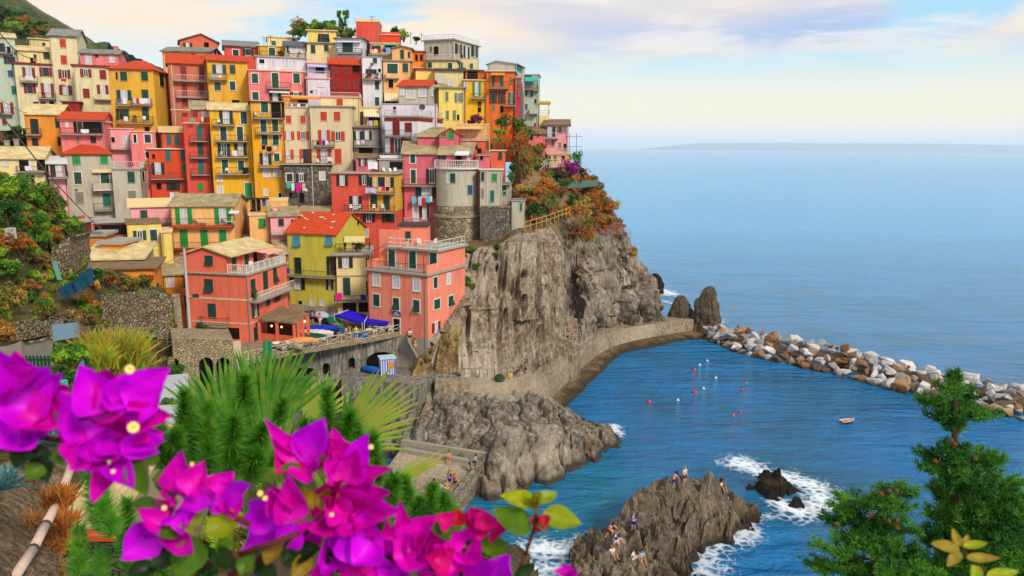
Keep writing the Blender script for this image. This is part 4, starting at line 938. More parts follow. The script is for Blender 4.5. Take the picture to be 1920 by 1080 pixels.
h.wins('w10,306,7,11;d46,311,17,22;d77,308,14,22;c58,307,4,20:w;d57,336,14,15'); h.balc('33,86,321,312'); h.laundry('56,315,13,8:white;64,316,7,6:lilac', 'on the balcony of the yellow house at far left')
h = H('narrow grey annexe with hanging glazed balcony', 95, 127, 127, 307, 400, 109, 'lpink', sh='k', D=6); h.roof('sh', 294, 'white'); h.wins('c99,320,8,24;w113,320,15,22;d122,320,6,20'); h.balc('90,128,333,322', d=1.2)
h = H('grey plastered house with red hipped roof, green shutters and ornate balcony', 125, 214, 214, 289, 420, 115, 'grey', sh='b', D=8); h.roof('hip', 269, 'red', over=.3)
h.wins('c143,300,13,17;c195,299,13,17'); h.wins('c146,334,12,22:g;c197,339,13,31:g', trim='w'); h.wins('c149,371,13,21:y;c200,375,12,24:t;d143,356,4,3'); h.balc('174,222,355,343', d=1.3, style='s', mat=WHITE); h.balc('177,222,394,381'); h.awning(172, 213, 318, 322, 'beige', .5)
h = H('grey wing with roof terrace beside the ornate balcony', 214, 266, 281, 318, 425, 114.5, 'grey', sh='g', D=8); h.roof('fl', None, 'slab', .2); h.roofrail(305); h.wins('c246,332,12,21;d269,331,3,20;c248,368,13,20:y'); h.pots('243,317,12,14:pink flowers on the grey wing terrace;274,317,14,16:gold shrub in a tub on the grey wing terrace', y=1)
# ---- top of the hill
h = H('terracotta house with low gable at the top of the hill', 338, 409, 409, 78, 110, 146, 'terra', sh='k', D=7); h.roof('gs', 64, 'grey', over=.06); h.wins('O352,86,15,10;d387,84,8,9')
h = H('wide peach house with grey eaves below the terracotta gable', 309, 396, 419, 97, 240, 139, 'peach', sh='k', D=7); h.roof('gf', 89, 'grey'); h.wins('c325,106,7,9;d362,102,7,3'); h.wins('d403,97,4,10', 's')
h = H('tall brown pink house with red roof and two long balconies', 320, 391, 391, 119, 260, 133, 'brown', sh='m', D=6); h.roof('gf', 102, 'red', chim=[(.97, .3, 1.5)])
h.wins('c344,137,10,25;c378,137,9,25;c346,169,9,22;c378,167,9,20;c347,192,10,13;c347,222,9,21'); h.balc('326,392,151,140;331,391,182,170', style='w'); h.ledge(207, .15, .1, WHITE)
MB().bar((.5, -.08, 6), (.5, -.08, h.H), .06).build('drainpipe', WHITE, h.root)
h = H('yellow house with red tiled roof between the brown pink and pink houses', 391, 466, 466, 115, 205, 130, 'ochre', sh='g', D=7, turn=R(-3)); h.roof('gf', 104, 'red'); h.wins('O411,130,24,16;c436,130,10,16;o408,162,11,15;d442,191,14,7'); h.wins('c436,161,10,16;c408,162,10,15', trim='w'); h.balc('392,426,148,138')
h.laundry('402,143,7,6:sky;412,144,5,5:white', 'on the balcony of the yellow house with red tiles')
h = H('red house with grey green roof at the top row', 422, 485, 485, 87, 125, 140, 'coral', sh='k', trim='w', D=7); h.roof('gf', 77, 'grey', chim=[(.96, .5, 1.2)]); h.wins('c442,99,10,11;o465,98,19,11')
h = H('small ochre house with plant terrace on the top row', 485, 533, 533, 87, 125, 140.5, 'ochre', sh='g', trim='w', D=7); h.roof('fl', None, 'cream', .2); h.wins('c510,97,11,14'); h.balc('488,531,105,96'); h.pots('526,105,12,8:red potted flowers beside the small ochre house')
h = H('pale yellow box house above the small ochre house', 502, 559, 559, 71, 100, 146, 'pale', sh='t', D=7); h.roof('fl', None, 'cream', .2); h.wins('c513,81,8,9;d551,75,6,4')
h = H('glazed grey slate veranda house on the top row', 535, 575, 575, 87, 115, 139, 'grey', D=6); h.roof('gf', 78, 'blue'); h.wins('w547,93,9,12;w557,93,9,12;w567,93,9,12;d540,93,4,11'); h.pots('542,103,5,6:red flowers under the glazed veranda;561,103,6,5:pink flowers under the glazed veranda')
h = H('pink house with white trimmed dark green shutters and roof terrace', 467, 573, 573, 134, 200, 128.5, 'pink', sh='g', trim='w', D=8); h.roof('fl', None, 'pink', .2); h.wins('c478,147,11,18;c516,151,11,28;c556,147,11,18;c479,180,11,15;O516,181,20,16:k;o555,178,20,10:k'); h.balc('500,545,165,154'); h.awning(505, 542, 168, 172, 'white', .8)
h = H('white terrace storey set back on the pink house', 480, 573, 573, 108, 135, 131, 'white', sh='y', D=5); h.roof('fl', None, 'slab', .3); h.wins('w510,120,12,20;w535,120,16,19;w549,120,11,19;d491,115,9,7'); h.pots('556,133,7,11:green shrub in a pot on the pink house terrace;563,133,6,8:small green pot on the pink house terrace', y=2.0)
h = H('yellow house with pink umbrella terrace below the hilltop garden', 576, 631, 634, 82, 125, 139, 'pale', sh='g', D=6); h.ledge(81, .15, .4); h.wins('c587,92,8,16;c612,90,8,12')
h = H('yellow top storey with a wide dark door below the hilltop garden', 577, 630, 634, 58, 82, 140, 'lemon', sh='k', D=5); h.roof('fl', None, 'cream', .35); h.wins('o607,72,19,16'); h.balc('597,618,80,72')
h = H('bluish white house with a large dark green shutter and blue roof edge', 630, 681, 696, 73, 125, 137, 'white', sh='g', D=7); h.roof('fl', None, 'blue', .4); h.wins('c652,89,19,19'); h.balc('634,680,100,93', style='I'); h.awning(632, 678, 76, 78, 'white', .7); h.wins('c690,92,6,18:k', 's')
h = H('square red orange tower at the very top with beige parapet', 668, 711, 716, 41, 90, 143, 'coral', D=6, name='tower_house', cat='house'); h.roof('fl', None, 'cream', .1); h.parapet(37, wall='pale')
h = H('low orange house with rounded parapet right of the red tower', 711, 749, 752, 66, 90, 144, 'redor', D=6); h.roof('fl', None, 'pink', .2); h.parapet(62, wall='coral')
h = H('pale house with teal awning and laundry under the red tower', 695, 748, 754, 82, 120, 138, 'pale', sh='k', D=6); h.roof('fl', None, 'cream', .2); h.wins('o706,89,15,7;d733,87,22,8'); h.awning(722, 745, 81, 84, 'teal', 1.0); h.balc('692,740,103,94')
h.laundry('699,98,8,8:peach;706,97,5,8:white;713,97,6,8:red;722,96,5,7:royal;728,95,6,9:sky;733,95,5,8:lilac', 'under the square red tower')
h = H('white house front with red flower balcony behind the dark red house', 680, 717, 717, 108, 215, 132, 'white', sh='g', D=7, turn=R(-4)); h.roof('fl', None, 'slab', .1); h.wins('o696,134,20,8:k;c707,160,8,15;c707,190,8,15;c703,113,8,12;d712,132,6,6'); h.balc('681,716,148,139'); h.pots('690,147,16,9:red geraniums on the white house balcony;706,149,8,13:green plant hanging over the white house balcony;697,124,9,6:gold plants on the upper ledge of the white house')
h = H('dark red house with faded panelled front and red tiled roof', 620, 679, 679, 121, 200, 131.5, 'dred', sh='m', D=7, turn=R(-2)); h.roof('gf', 109, 'red'); h.wins('d668,129,13,13'); h.wins('c629,158,12,17;c650,158,12,17;c668,158,12,17;c629,132,12,15;c650,132,12,15', sh='m')
h = H('lilac white house with two stacked terraces and sun umbrella', 575, 619, 619, 148, 195, 129, 'lilac', sh='w', D=6); h.roof('fl', None, 'pink', .2); h.roofrail(136, 'w'); h.wins('c588,160,9,16;c603,158,12,9;d584,172,5,5')
h = H('upper lilac terrace storey with dark awning window', 576, 617, 617, 119, 150, 131.5, 'lilac', sh='k', D=5); h.roof('fl', None, 'pink', .2); h.roofrail(106, 'w'); h.wins('d600,131,16,11'); h.awning(577, 614, 120, 124, 'lilac', 1.1)
h.laundry('581,141,9,8:lilac', 'on the lower lilac terrace'); 
h = H('orange yellow corner house with big dark shutter and striped awning', 719, 772, 773, 114, 200, 133, 'peach', sh='g', D=7, trim=None); h.ledge(114, .2, .3); h.wins('c736,132,19,24', trim='w'); h.wins('c760,127,10,16;d733,157,9,15'); h.balc('723,748,146,142', d=.7, style='s'); h.awning(720, 746, 175, 188, 'beige', 1.5, True); h.wins('d734,193,24,9')
h = H('small peach turret room on the orange yellow corner house', 735, 770, 778, 91, 116, 135, 'peach', sh='g', D=5); h.roof('gs', 87, 'brown'); h.wins('c754,102,7,17;c767,103,4,12'); 
h = H('orange terrace wing with pillars right of the turret room', 773, 800, 802, 128, 170, 134, 'orange2', D=6); h.roof('fl', None, 'pink', .2); h.parapet(118)
h = H('orange roof box with open pillars behind the turret room', 774, 796, 797, 97, 128, 138, 'orange', D=4); h.roof('fl', None, 'brown', .3); h.wins('d781,108,5,12;d790,108,5,12')
h = H('weathered grey villa on the skyline with roof railing', 795, 851, 898, 76, 150, 138, 'grey', sh='k', D=10, group='houses of the hill town'); h.roof('fl', None, 'slab', .35); h.roofrail(67, 'W'); h.wins('d818,95,9,16;d808,92,3,10'); h.wins('o859,92,12,16;O874,98,10,20;o889,97,11,16', 's'); h.wins('d865,105,5,6', 's')
h = H('beige yellow house under the grey villa with tall dark door', 800, 856, 866, 114, 200, 133, 'pale', sh='g', D=7); h.roof('fl', None, 'brown', .3); h.wins('c806,122,8,11;c844,128,8,20;d844,154,8,13'); h.roofrail(105, 'W')
h = H('pink cream house front right of the beige yellow house', 866, 895, 897, 112, 180, 136, 'pale', sh='t', D=6); h.wins('c866,124,4,14;c884,124,6,10')
h = H('yellow gabled wing with dark flat roof', 780, 816, 816, 131, 200, 131, 'lemon', D=6); h.roof('fl', None, 'dkred', .3); 
h = H('beige loggia block with glazed openings above the lemon house', 815, 868, 870, 133, 180, 129, 'pale', D=6); h.roof('sh', 128, 'dark'); h.wins('w819,148,5,15;w827,149,5,17;w832,152,4,14;w844,154,8,12'); h.balc('815,838,166,159')
h = H('lemon yellow house with four grey green shutters', 823, 870, 871, 165, 250, 127, 'lemon', sh='e', D=7); h.roof('fl', None, 'grey', .4); h.wins('c838,181,5,18;o860,183,14,18;c839,216,5,17;c852,216,5,18;d859,220,5,10:n')
h = H('golden house with tall bright green shutters and pillared roof terrace', 871, 912, 913, 151, 230, 128.5, 'yellow', sh='b', D=6); h.roof('fl', None, 'cream', .3); h.roofrail(141, 'I'); h.wins('O894,167,15,26'); h.balc('883,911,184,176'); h.wins('c899,195,7,10:n;d899,206,6,9;w873,160,6,18')
h = H('orange red terrace room with dark awning behind the golden house', 873, 912, 913, 133, 160, 132, 'orange', D=5); h.roof('fl', None, 'dark', .4); h.wins('d886,141,20,14')
h = H('vivid orange house with green and brown shutters on the right ridge', 912, 964, 964, 134, 235, 128, 'orange', sh='t', D=6, turn=R(4)); h.roof('fl', None, 'white', .35)
h.wins('c925,150,6,24;c941,150,7,24;c958,151,5,12:e;o925,182,14,24:n;o941,182,13,24:n;o960,184,12,22;c925,203,6,11:e;d941,205,6,13'); h.balc('918,955,165,154;948,966,198,189'); h.awning(921, 947, 136, 140, 'orange', 1.0)
h = H('grey house with skillion roof and blue green dormer behind the orange house', 914, 968, 983, 120, 235, 133, 'grey', sh='t', D=7); h.roof('gs', 114, 'white', over=-.2); h.wins('c973,127,10,9', 's')
h = H('narrow crimson house beside the vivid orange house', 965, 976, 977, 147, 235, 127.5, 'crimson', sh='e', D=5); h.roof('fl', None, 'grey', .15); h.wins('c968,155,4,10;c973,156,3,9;c973,175,3,14;c968,200,3,14')
h = H('tall grey green tower house with turquoise awning and teal balconies', 983, 1009, 1012, 140, 250, 130, 'mint', sh='t', D=6, name='tower_house'); h.roof('fl', None, 'white', .2); h.wins('c990,148,14,14:t;c987,175,4,9;c997,176,4,9;c987,200,5,10;d1004,190,4,8'); h.awning(985, 1008, 144, 152, 'teal', 1.5); h.balc('984,1008,167,159;1000,1010,170,162'); h.balc('993,1008,213,204', style='s')
# yellow terrace scaffold
h = H('small yellow roofed terrace frame hanging off the tower house', 1011, 1030, 1031, 216, 222, 131, 'pale', name='terrace', cat='terrace', ext=3, D=3, group=None); h.roofrail(210, 'W')
m = MB()
for x in (0.05, h.W - .05):
 for y in (0.05, h.D - .05): m.bar((x, y, h.H + .01), (x, y, h.H + 1.9), .05)
m.build('post', WHITE, h.root); MB().box(-.2, h.W + .2, -.2, h.D + .2, h.H + 1.9, h.H + 2.3).build('roof', cloth('yellow', CL['yellow']), h.root)
# ---- middle rows
h = H('cubic orange house with white ledge left of the narrow coral house', 303, 348, 349, 248, 300, 123.5, 'redor', sh='t', D=5); h.roof('sh', 238, 'cream'); h.wins('c317,262,8,21;c331,262,8,21'); 
h = H('vivid red orange house with long dark balcony and teal shutters', 283, 354, 355, 280, 395, 121.5, 'redor', sh='t', D=6); h.roof('fl', None, 'white', .3); h.wins('c315,292,9,21;c344,292,9,21;c346,315,10,14:b;O296,316,22,22:k;d298,349,9,12;o325,349,24,16:k'); h.balc('282,355,335,324'); h.laundry('322,365,9,10:white;331,365,8,10:lilac', 'on the red orange house')
h.wins('d288,293,5,8')
h = H('narrow coral house with three balconies and stone roofed terrace', 349, 398, 399, 232, 385, 120.5, 'coral', sh='t', D=6); h.roof('fl', None, 'cream', .15); h.parapet(222); h.wins('c374,248,10,25;c376,279,10,24:g;c377,312,10,25;c376,350,10,14:b'); h.balc('356,391,264,253;357,391,295,285;359,394,327,316')
h.laundry('360,226,10,7:teal;379,224,5,9:white;396,224,6,9:peach', 'on the coral house terrace')
h = H('shed roofed terrace room of stone slabs on the coral house', 360, 404, 404, 205, 240, 123, 'brown', sh='m', D=5); h.roof('sh', 190, 'stone'); h.wins('c366,217,9,16;w384,216,9,14;w394,216,7,14'); 
h = H('tall yellow house with pale roof and five rows of green shutters', 398, 474, 474, 206, 395, 119.5, 'yellow', sh='g', trim='w', D=7, turn=R(-1)); h.roof('gf', 193, 'pale')
h.wins('c457,221,10,23;c419,251,10,26;c450,251,10,26;c452,311,10,18;c422,312,10,25;w412,335,8,10;w413,356,10,13;c466,359,11,33:b'); h.wins('O424,220,24,23:k;o420,281,21,23:k;O451,280,21,22:k', trim=''); h.balc('398,440,234,224;404,465,264,253;405,466,294,282;406,468,326,314')
h.laundry('440,287,10,10:white', 'on the tall yellow house'); h.laundry('460,319,12,10:black', 'on the tall yellow house low balcony'); h.chairs('411,234;413,294;425,325', 'on a balcony of the tall yellow house')
h = H('golden twin house with dark loggia and narrow green doors', 475, 533, 534, 192, 395, 119, 'gold', sh='g', trim='w', D=7); h.roof('fl', None, 'dark', .3); h.wins('c496,201,12,20;c494,236,10,23;c516,235,10,23;a496,262,10,18;a517,262,10,18;c519,295,9,15;O498,298,20,21:k;w500,325,11,13;w520,325,11,13;w498,361,6,11;d525,366,6,9'); h.wins('d521,206,24,30', trim='')
h.balc('475,531,221,210;480,529,250,239;486,529,313,302'); h.laundry('494,277,7,8:black;504,279,10,9:black;515,277,7,7:lilac', 'below a window of the golden twin house'); h.chairs('482,221', 'in the dark loggia of the golden twin house')
h = H('big beige house with orange red shutters, left half', 533, 582, 582, 203, 312, 120.5, 'beige', sh='r', D=8, turn=R(-2)); h.roof('fl', None, 'slab', .1); h.wins('c541,224,9,15;c568,224,9,15;O541,254,20,15;o568,254,20,15;O540,289,20,17;o573,293,21,27'); h.roofrail(197, 'w')
h.chairs('551,205;561,205;574,205', 'on the orange terrace of the beige house', y=1.5)
h = H('orange terrace room under an orange awning', 531, 578, 578, 181, 206, 125, 'orange2', D=4); h.roof('fl', None, 'orange' if False else 'cream', .2); h.wins('d568,194,17,12'); h.awning(546, 600, 180, 184, 'orange', 1.6)
h = H('big beige house with orange red shutters, right half', 583, 661, 673, 200, 312, 120, 'beige', sh='r', D=8); h.roof('fl', None, 'slab', .3); h.wins('c607,218,11,17;c632,218,11,17;O608,255,21,22;o634,255,24,17;O608,293,25,27;c634,293,12,28'); h.balc('588,628,273,263')
h.laundry('598,268,5,7:black;603,268,5,8:red;609,268,5,8:royal;615,267,6,7:white', 'on the small balcony of the beige house'); h.laundry('620,298,8,8:white', 'on the long ledge of the beige house')
h = H('beige roof storey with one orange window', 602, 674, 678, 183, 203, 123, 'pale', sh='r', D=5); h.roof('fl', None, 'pink', .2); h.wins('c637,192,11,13'); h.roofrail(178, 'w')
h = H('rubble stone house base under the beige house with pink towel', 534, 622, 623, 309, 400, 118.5, 'stone', sh='k', D=7); h.roof('fl', None, 'slab', .4); h.roofrail(295, 'i'); h.wins('c543,333,11,15;o565,333,17,15;w604,330,8,15', trim='w'); h.wins('d566,371,8,18;d545,366,6,10')
h.laundry('541,347,8,10:teal;549,350,6,14:white;559,351,9,17:magenta;569,348,7,9:peach;571,355,9,5:white', 'on the line across the stone house'); h.chairs('564,309;598,309;621,309', 'on the long ledge of the beige house', y=-.2)
MB().bar((h.W * .59, -.07, 3), (h.W * .59, -.07, h.H), .06).build('drainpipe', WHITE, h.root)
h = H('brown terrace room with cream awning above the grey glazed balcony', 670, 713, 713, 202, 245, 124, 'pale', sh='k', D=5); h.roof('fl', None, 'cream', .15); h.wins('d701,223,20,12;c676,222,9,25:n'); h.awning(681, 712, 205, 217, 'beige', 1.5, True); h.balc('667,712,238,229'); h.laundry('695,231,7,9:lilac;704,231,8,10:yellow;690,231,5,8:pink', 'on the terrace below the cream awning')
h = H('grey house with glazed dark green balcony', 664, 711, 712, 241, 300, 121, 'grey2', sh='k', D=6); h.roof('fl', None, 'dark', .3); h.wins('O671,254,14,15;O688,254,17,17;d686,284,26,14'); h.balc('664,712,274,262'); h.laundry('671,267,6,8:white;680,266,6,7:lilac', 'on the grey glazed balcony')
h = H('small grey white house with red roof and pale blue windows', 748, 804, 823, 162, 225, 124.5, 'grey', sh='w', D=7); h.roof('gf', 150, 'red'); h.wins('w770,177,14,14;w792,174,12,14;c754,172,6,12:w', trim='w'); h.wins('c810,173,5,14:w', 's')
h = H('lilac white wall with roof terrace and satellite dish', 716, 818, 822, 196, 235, 122.5, 'lilac', D=5); h.roof('fl', None, 'slab', .1); h.wins('d740,207,5,14;w776,206,8,14')
h = H('white house with red shutters and red balconies, red band below its terrace', 722, 784, 830, 219, 310, 118, 'white', sh='m', D=10); h.roof('fl', None, 'slab', .25); h.ledge(224, .5, .06, ROOF['dkred']); h.roofrail(208, 'W'); h.wins('c743,240,13,33;c766,239,13,18;o746,273,26,30;c766,268,12,17'); h.balc('722,773,254,244;720,768,287,277')
_p = h.world(h.W * .9, 3, h.H + 1.5); o = MB().bar((0, 0, -1.4), (0, 0, 0), .04).build('satellite_dish', IRON, None, _p); MB().lathe([(0.02, 0), (.3, .05), (.5, .16), (.48, .17), (.02, .04)], n=14).build('dish', IRON, o, (0, -.1, 0), (R(70), 0, 0)); tag(o, 'dark satellite dish on the terrace of the white and red house', 'satellite dish')
h = H('rose house wing with stone roof beside the white and red house', 783, 836, 837, 256, 300, 116, 'rose', D=6); h.roof('sh', 240, 'stone')
h = H('rose gabled dormer house with two green shutters', 824, 864, 867, 253, 300, 114.5, 'rose', sh='b', D=7); h.roof('gs', 241, 'red', .25); h.wins('c832,252,10,9;c846,253,11,15')
h = H('peach terrace house with pergola under the bougainvillea wall', 855, 917, 919, 234, 300, 120, 'peach', D=6); h.roof('fl', None, 'cream', .1); h.wins('d884,245,2,2'); h.balc('866,912,261,252', style='w'); h.awning(858, 906, 238, 240, 'beige', 2.0)
h = H('red orange wall house below the peach terrace', 864, 910, 912, 264, 315, 117, 'terra', sh='k', D=5); h.roof('fl', None, 'pink', .2); h.wins('d899,283,8,10')
h = H('small orange block house with pergola on the cliff edge', 920, 946, 948, 283, 330, 113, 'terra', sh='g', D=5); h.roof('fl', None, 'cream', .2); h.wins('a938,292,7,13'); h.roofrail(272, 'I')
h = H('rose house with broad stone roof above the round tower', 757, 822, 823, 288, 430, 113, 'rose', sh='g', trim='w', D=8, turn=R(3)); h.roof('gf', 265, 'stone', y1=9)
h.wins('c774,297,9,18;c775,331,9,26;o810,330,20,27:k;O800,361,40,18:k;w779,395,8,25;O796,397,16,26:k'); h.balc('756,823,347,335;774,815,376,366'); h.balc('758,800,418,408', style='w'); h.laundry('777,374,8,14:sky;788,376,6,17:lilac;795,378,5,18:red;803,373,8,12:sky;809,372,4,10:white;781,413,10,7:lilac', 'on the rose house above the harbour')
h = H('rose rooms behind the terrace of the round tower', 823, 882, 896, 289, 322, 112, 'rose', sh='k', D=7); h.roof('gf', 267, 'stone'); h.wins('o829,295,14,13;d860,300,12,20;w879,297,6,9'); h.awning(856, 882, 283, 289, 'white', 1.6)
h = H('white railed terrace room at the tower edge', 896, 918, 919, 292, 322, 112, 'rose', sh='k', D=4); h.roof('fl', None, 'stone', .2); h.wins('d903,294,6,11')
# round tower: plaster drum on a stone base
def tower():
 Y = 108.5; c = P(857, 370, Y + 4.2); r = px(Y, 40); zt = P(850, 318, Y)[2]; zm = P(850, 388, Y)[2]; zb = zt - 17; zs = P(850, 408, Y)[2]
 o = empty('round_tower', (c[0], c[1], zb)); tag(o, 'round plastered tower house on a tall rubble stone base', 'house', 'houses of the hill town')
 MB().lathe([(r, zm - zb), (r, zt - zb)], n=40).build('wall', wall_('grey'), o, smooth=False)
 MB().lathe([(r + 1.0, 0), (r + .45, zs - zb - .15)], n=40).build('base', STONEB, o); MB().lathe([(r + .25, zs - zb + .2), (r + .04, zm - zb)], n=40).build('base', STONEB, o)
 MB().lathe([(r + .6, zs - zb - .15), (r + .6, zs - zb + .2)], n=40).build('string_course', CONC, o)
 MB().lathe([(r + .35, zt - zb), (r + .35, zt - zb + .22)], n=40).build('terrace_slab', WHITE, o)
 m = MB()
 for k in range(48):
  a = R(-200 + k * 4.6) ; p0 = ((r + .25) * math.cos(a), (r + .25) * math.sin(a)); a2 = a + R(4.6); p1 = ((r + .25) * math.cos(a2), (r + .25) * math.sin(a2)); z = zt - zb + .22
  m.bar((*p0, z), (*p0, z + 1.05), .04, 4); m.bar((*p0, z + 1.05), (*p1, z + 1.05), .05, 4); m.bar((*p0, z + .5), (*p1, z + .5), .03, 4); m.bar((*p0, z + .15), (*p1, z + .15), .03, 4)
 m.build('railing', WHITE, o)
 def tw(kind, u, v, wd, ht, sm, trim=''):
  d = ray(u, v); a = d[0] ** 2 + d[1] ** 2; b = -2 * (d[0] * c[0] + d[1] * c[1]); cc = c[0] ** 2 + c[1] ** 2 - (r - .03) ** 2; disc = max(b * b - 4 * a * cc, 0); t = (-b - math.sqrt(disc)) / (2 * a)
  p = np.array([0, 0, CAMZ]) + d * t; ang = math.atan2(p[1] - c[1], p[0] - c[0])
  House.window(type('Q', (), dict(wall=wall_('grey'), root=o, trim=''))(), kind, (p[0] - c[0], p[1] - c[1], p[2] - zb), (0, 0, ang + math.pi / 2), px(Y, wd), px(Y, ht), SHUT[sm], trim)
 tw('c', 849, 334, 10, 18, 'g'); tw('w', 841, 334, 5, 17, 'w', 'w'); tw('c', 881, 356, 12, 18, 'd')
 for u in (846, 858, 871, 884): tw('d', u, 392, 6, 3, 'k')
 tag_ch = [('white chair', 868), ('white chair', 875)]
 for u, v in ((866, 315), (874, 316), (838, 315)):
  p = P(u, v, Y + 3); q = chair(np.array([p[0], p[1], zt + .23]), rnd.uniform(-2, 2)); tag(q, 'white plastic chair on the terrace of the round tower', 'chair', 'white chairs on the terraces')
STONEB = stonemat('tower_rubble', [(150, 132, 104), (190, 172, 140), (120, 106, 86), (206, 192, 164)], 1.5, (150, 132, 104), .08)
tower()
h = H('flat grey flank house joined to the right of the round tower', 900, 941, 942, 319, 470, 109.5, 'grey', sh='t', D=6, turn=R(2)); h.roof('fl', None, 'white', .2); h.wins('c905,331,6,17:g;c905,362,4,17:y;c927,333,10,15:b;c923,368,7,22:t;c946,358,1,1')
MB().bar((1.0, -.07, 5), (1.0, -.07, h.H), .06).build('drainpipe', WHITE, h.root)
h = H('grey turret shaft with teal shutters at the cliff edge', 940, 957, 959, 345, 470, 110.5, 'grey', sh='t', D=3); h.roof('fl', None, 'slab', .1); h.wins('c946,357,6,18'); h.balc('940,958,344,331')
h = H('lowest grey buttress block with one shutter beside the tower', 959, 982, 984, 377, 480, 108.5, 'grey', sh='t', D=4); h.roof('fl', None, 'slab', .15); h.wins('c977,388,4,15'); h.roofrail(354, 'I')
h = H('stone bastion wall carrying the flank house', 905, 957, 958, 389, 485, 108, 'stone', D=5, name='bastion', cat='wall', group=None); h.roof('fl', None, 'slab', .1)
bpy.data.objects[h.root.name].children[0].data.materials[0] = STONEB
# pink house out on the point
h = H('pink gabled cliff house with brown roof above the sea', 990, 1021, 1022, 250, 310, 126, 'pink', sh='k', D=6); h.roof('gf', 237, 'brown'); h.wins('d996,256,7,12;c1009,251,4,12:n;c1003,235,3,8;d1014,278,8,20')
h = H('pink house with grey shutters and scaffold at the edge of the point', 1021, 1064, 1066, 234, 300, 127.5, 'lpink', sh='y', D=8); h.roof('gf', 224, 'brown'); h.wins('O1031,247,20,18:k;o1050,243,10,11;c1059,243,5,11;c1050,273,5,12;d1060,275,7,11;c1037,269,6,12:e'); h.balc('1022,1047,259,249;1046,1069,287,278', style='w')
h = H('cream bay with peach ground floor under the pink point house', 1027, 1068, 1070, 290, 312, 126, 'peach', sh='e', D=6); h.roof('fl', None, 'cream', .15); h.wins('c1041,297,6,14;d1056,298,7,11;c1031,298,4,12:g'); h.balc('1011,1056,313,305', style='w')
# ---- lower town
h = H('low pink house with cream roof and one dark green door', 246, 322, 323, 387, 440, 104.5, 'lpink', sh='g', D=6); h.roof('gf', 372, 'cream'); h.wins('c270,406,12,24;d321,400,5,14'); h.balc('250,322,421,411')
h = H('peach house with bright green shutters, long balcony and deck chairs', 323, 440, 467, 386, 500, 102, 'peach', sh='b', D=9); h.roof('gf', 363, 'stone'); h.wins('O345,405,28,30;O418,405,28,30'); h.wins('c345,447,13,33;c383,447,12,32;c418,443,12,24'); h.balc('322,440,423,409', mat=ROOF['red']); h.balc('322,437,465,453', d=1.1, mat=ROOF['red'])
h.awning(430, 449, 395, 397, 'white', .5)
m = MB()
for (u, v) in ((377, 420), (429, 420)):
 p = h.hit(u, v); q = p[:2] + h.n * .5; o = empty('deck_chair', (q[0], q[1], p[2]), h.rz); tag(o, 'white reclining deck chair on the peach house balcony %s' % ('by the left shutters' if u < 400 else 'by the right shutters'), 'deck chair', 'white chairs on the terraces')
 MB().prism([(-.2, -.25, .38), (.9, -.25, .30), (.9, -.25, .35), (-.2, -.25, .43)], (0, .5, 0)).build('seat', WHITE, o); MB().prism([(-.2, -.25, .40), (-.75, -.25, .9), (-.72, -.25, .94), (-.17, -.25, .44)], (0, .5, 0)).build('backrest', WHITE, o)
 for x in (-.1, .8):
  for y in (-.22, .22): MB().bar((x, y, 0), (x, y, .34), .025, 5).build('leg', WHITE, o)
h = H('lemon yellow house with dark green shutters under the low pink house', 241, 305, 306, 420, 500, 97, 'lemon', sh='g', D=7); h.roof('fl', None, 'brown', .15); h.wins('o262,441,22,18;c288,441,11,21', trim='w'); h.ledge(469, .12, .06, WHITE)
h = H('lower lemon yellow wing with a dark loft opening', 305, 324, 326, 436, 510, 96.5, 'lemon', D=6); h.roof('fl', None, 'cream', .15); h.wins('d312,432,14,14') if False else None
h = H('dark open shed under a grey slab left of the lemon house', 176, 241, 242, 418, 455, 98, 'brown', sh='k', D=5, name='shed', cat='shed', group=None); h.roof('fl', None, 'slab', .3); h.wins('d208,431,60,22')
h = H('small ochre shed with grey slab roof, upper of two', 169, 196, 217, 443, 475, 92, 'orange2', D=4, name='shed', cat='shed', group='slab roofed sheds'); h.roof('fl', None, 'slab', .35, .35)
h = H('small ochre shed with grey slab roof, lower of two', 190, 226, 261, 458, 490, 89, 'orange2', D=4, name='shed', cat='shed', group='slab roofed sheds'); h.roof('fl', None, 'slab', .35, .35)
h = H('long shed with pale slab roof sloping down beside the sheds', 158, 269, 270, 486, 510, 86, 'grey2', D=5, turn=R(16), name='shed', cat='shed', group=None); h.roof('sh', 459, 'pale')
h = H('planked stone lean-to roof above the garden plants', 166, 290, 291, 503, 540, 83.5, 'orange2', D=4, turn=R(14), name='shed', cat='shed', group=None); h.roof('sh', 486, 'brown', .5)
h = H('ochre house with stone roof half hidden behind the street pole', 309, 350, 352, 515, 590, 93, 'orange2', sh='k', D=6); h.roof('sh', 486, 'stone'); h.wins('w319,529,14,20;d348,528,6,24;d350,566,6,26')
# big salmon house left of the square: gable end and seaward side
h = H('big salmon house with roof terrace, white railing and green shutters left of the square', 353, 466, 541, 514, 640, 86.5, 'salmon', sh='g', D=9.5, turn=None, ext=2); big = h
h.wins('a392,535,15,23;c398,582,13,25'); h.ledge(514, .2, .05, wall_('beige')); h.ledge(560, .2, .05, wall_('beige')); h.ledge(604, .15, .05, wall_('beige')); h.balc('382,429,606,592', d=1.0)
h.wins('d439,625,20,20'); h.wins('a474,541,7,38;c497,527,7,38;a515,516,6,30;o478,582,11,30;c502,565,7,20;o519,555,10,24;o482,624,11,30', 's')
h.roof('fl', None, 'slab', .25, .14)
MB().bar((h.W + .06, -.06, 0), (h.W + .06, -.06, h.H), .09).build('drainpipe', PIPE, h.root)
b1 = h.loc(h.hits(470, 562))[1:]; b2 = h.loc(h.hits(536, 541))[1:]; z = (b1[1] + b2[1]) / 2
bb = MB().box(h.W + .002, h.W + 1.1, .2, h.D - .1, z - .2, z).build('balcony', CONC, h.root)
m = MB()
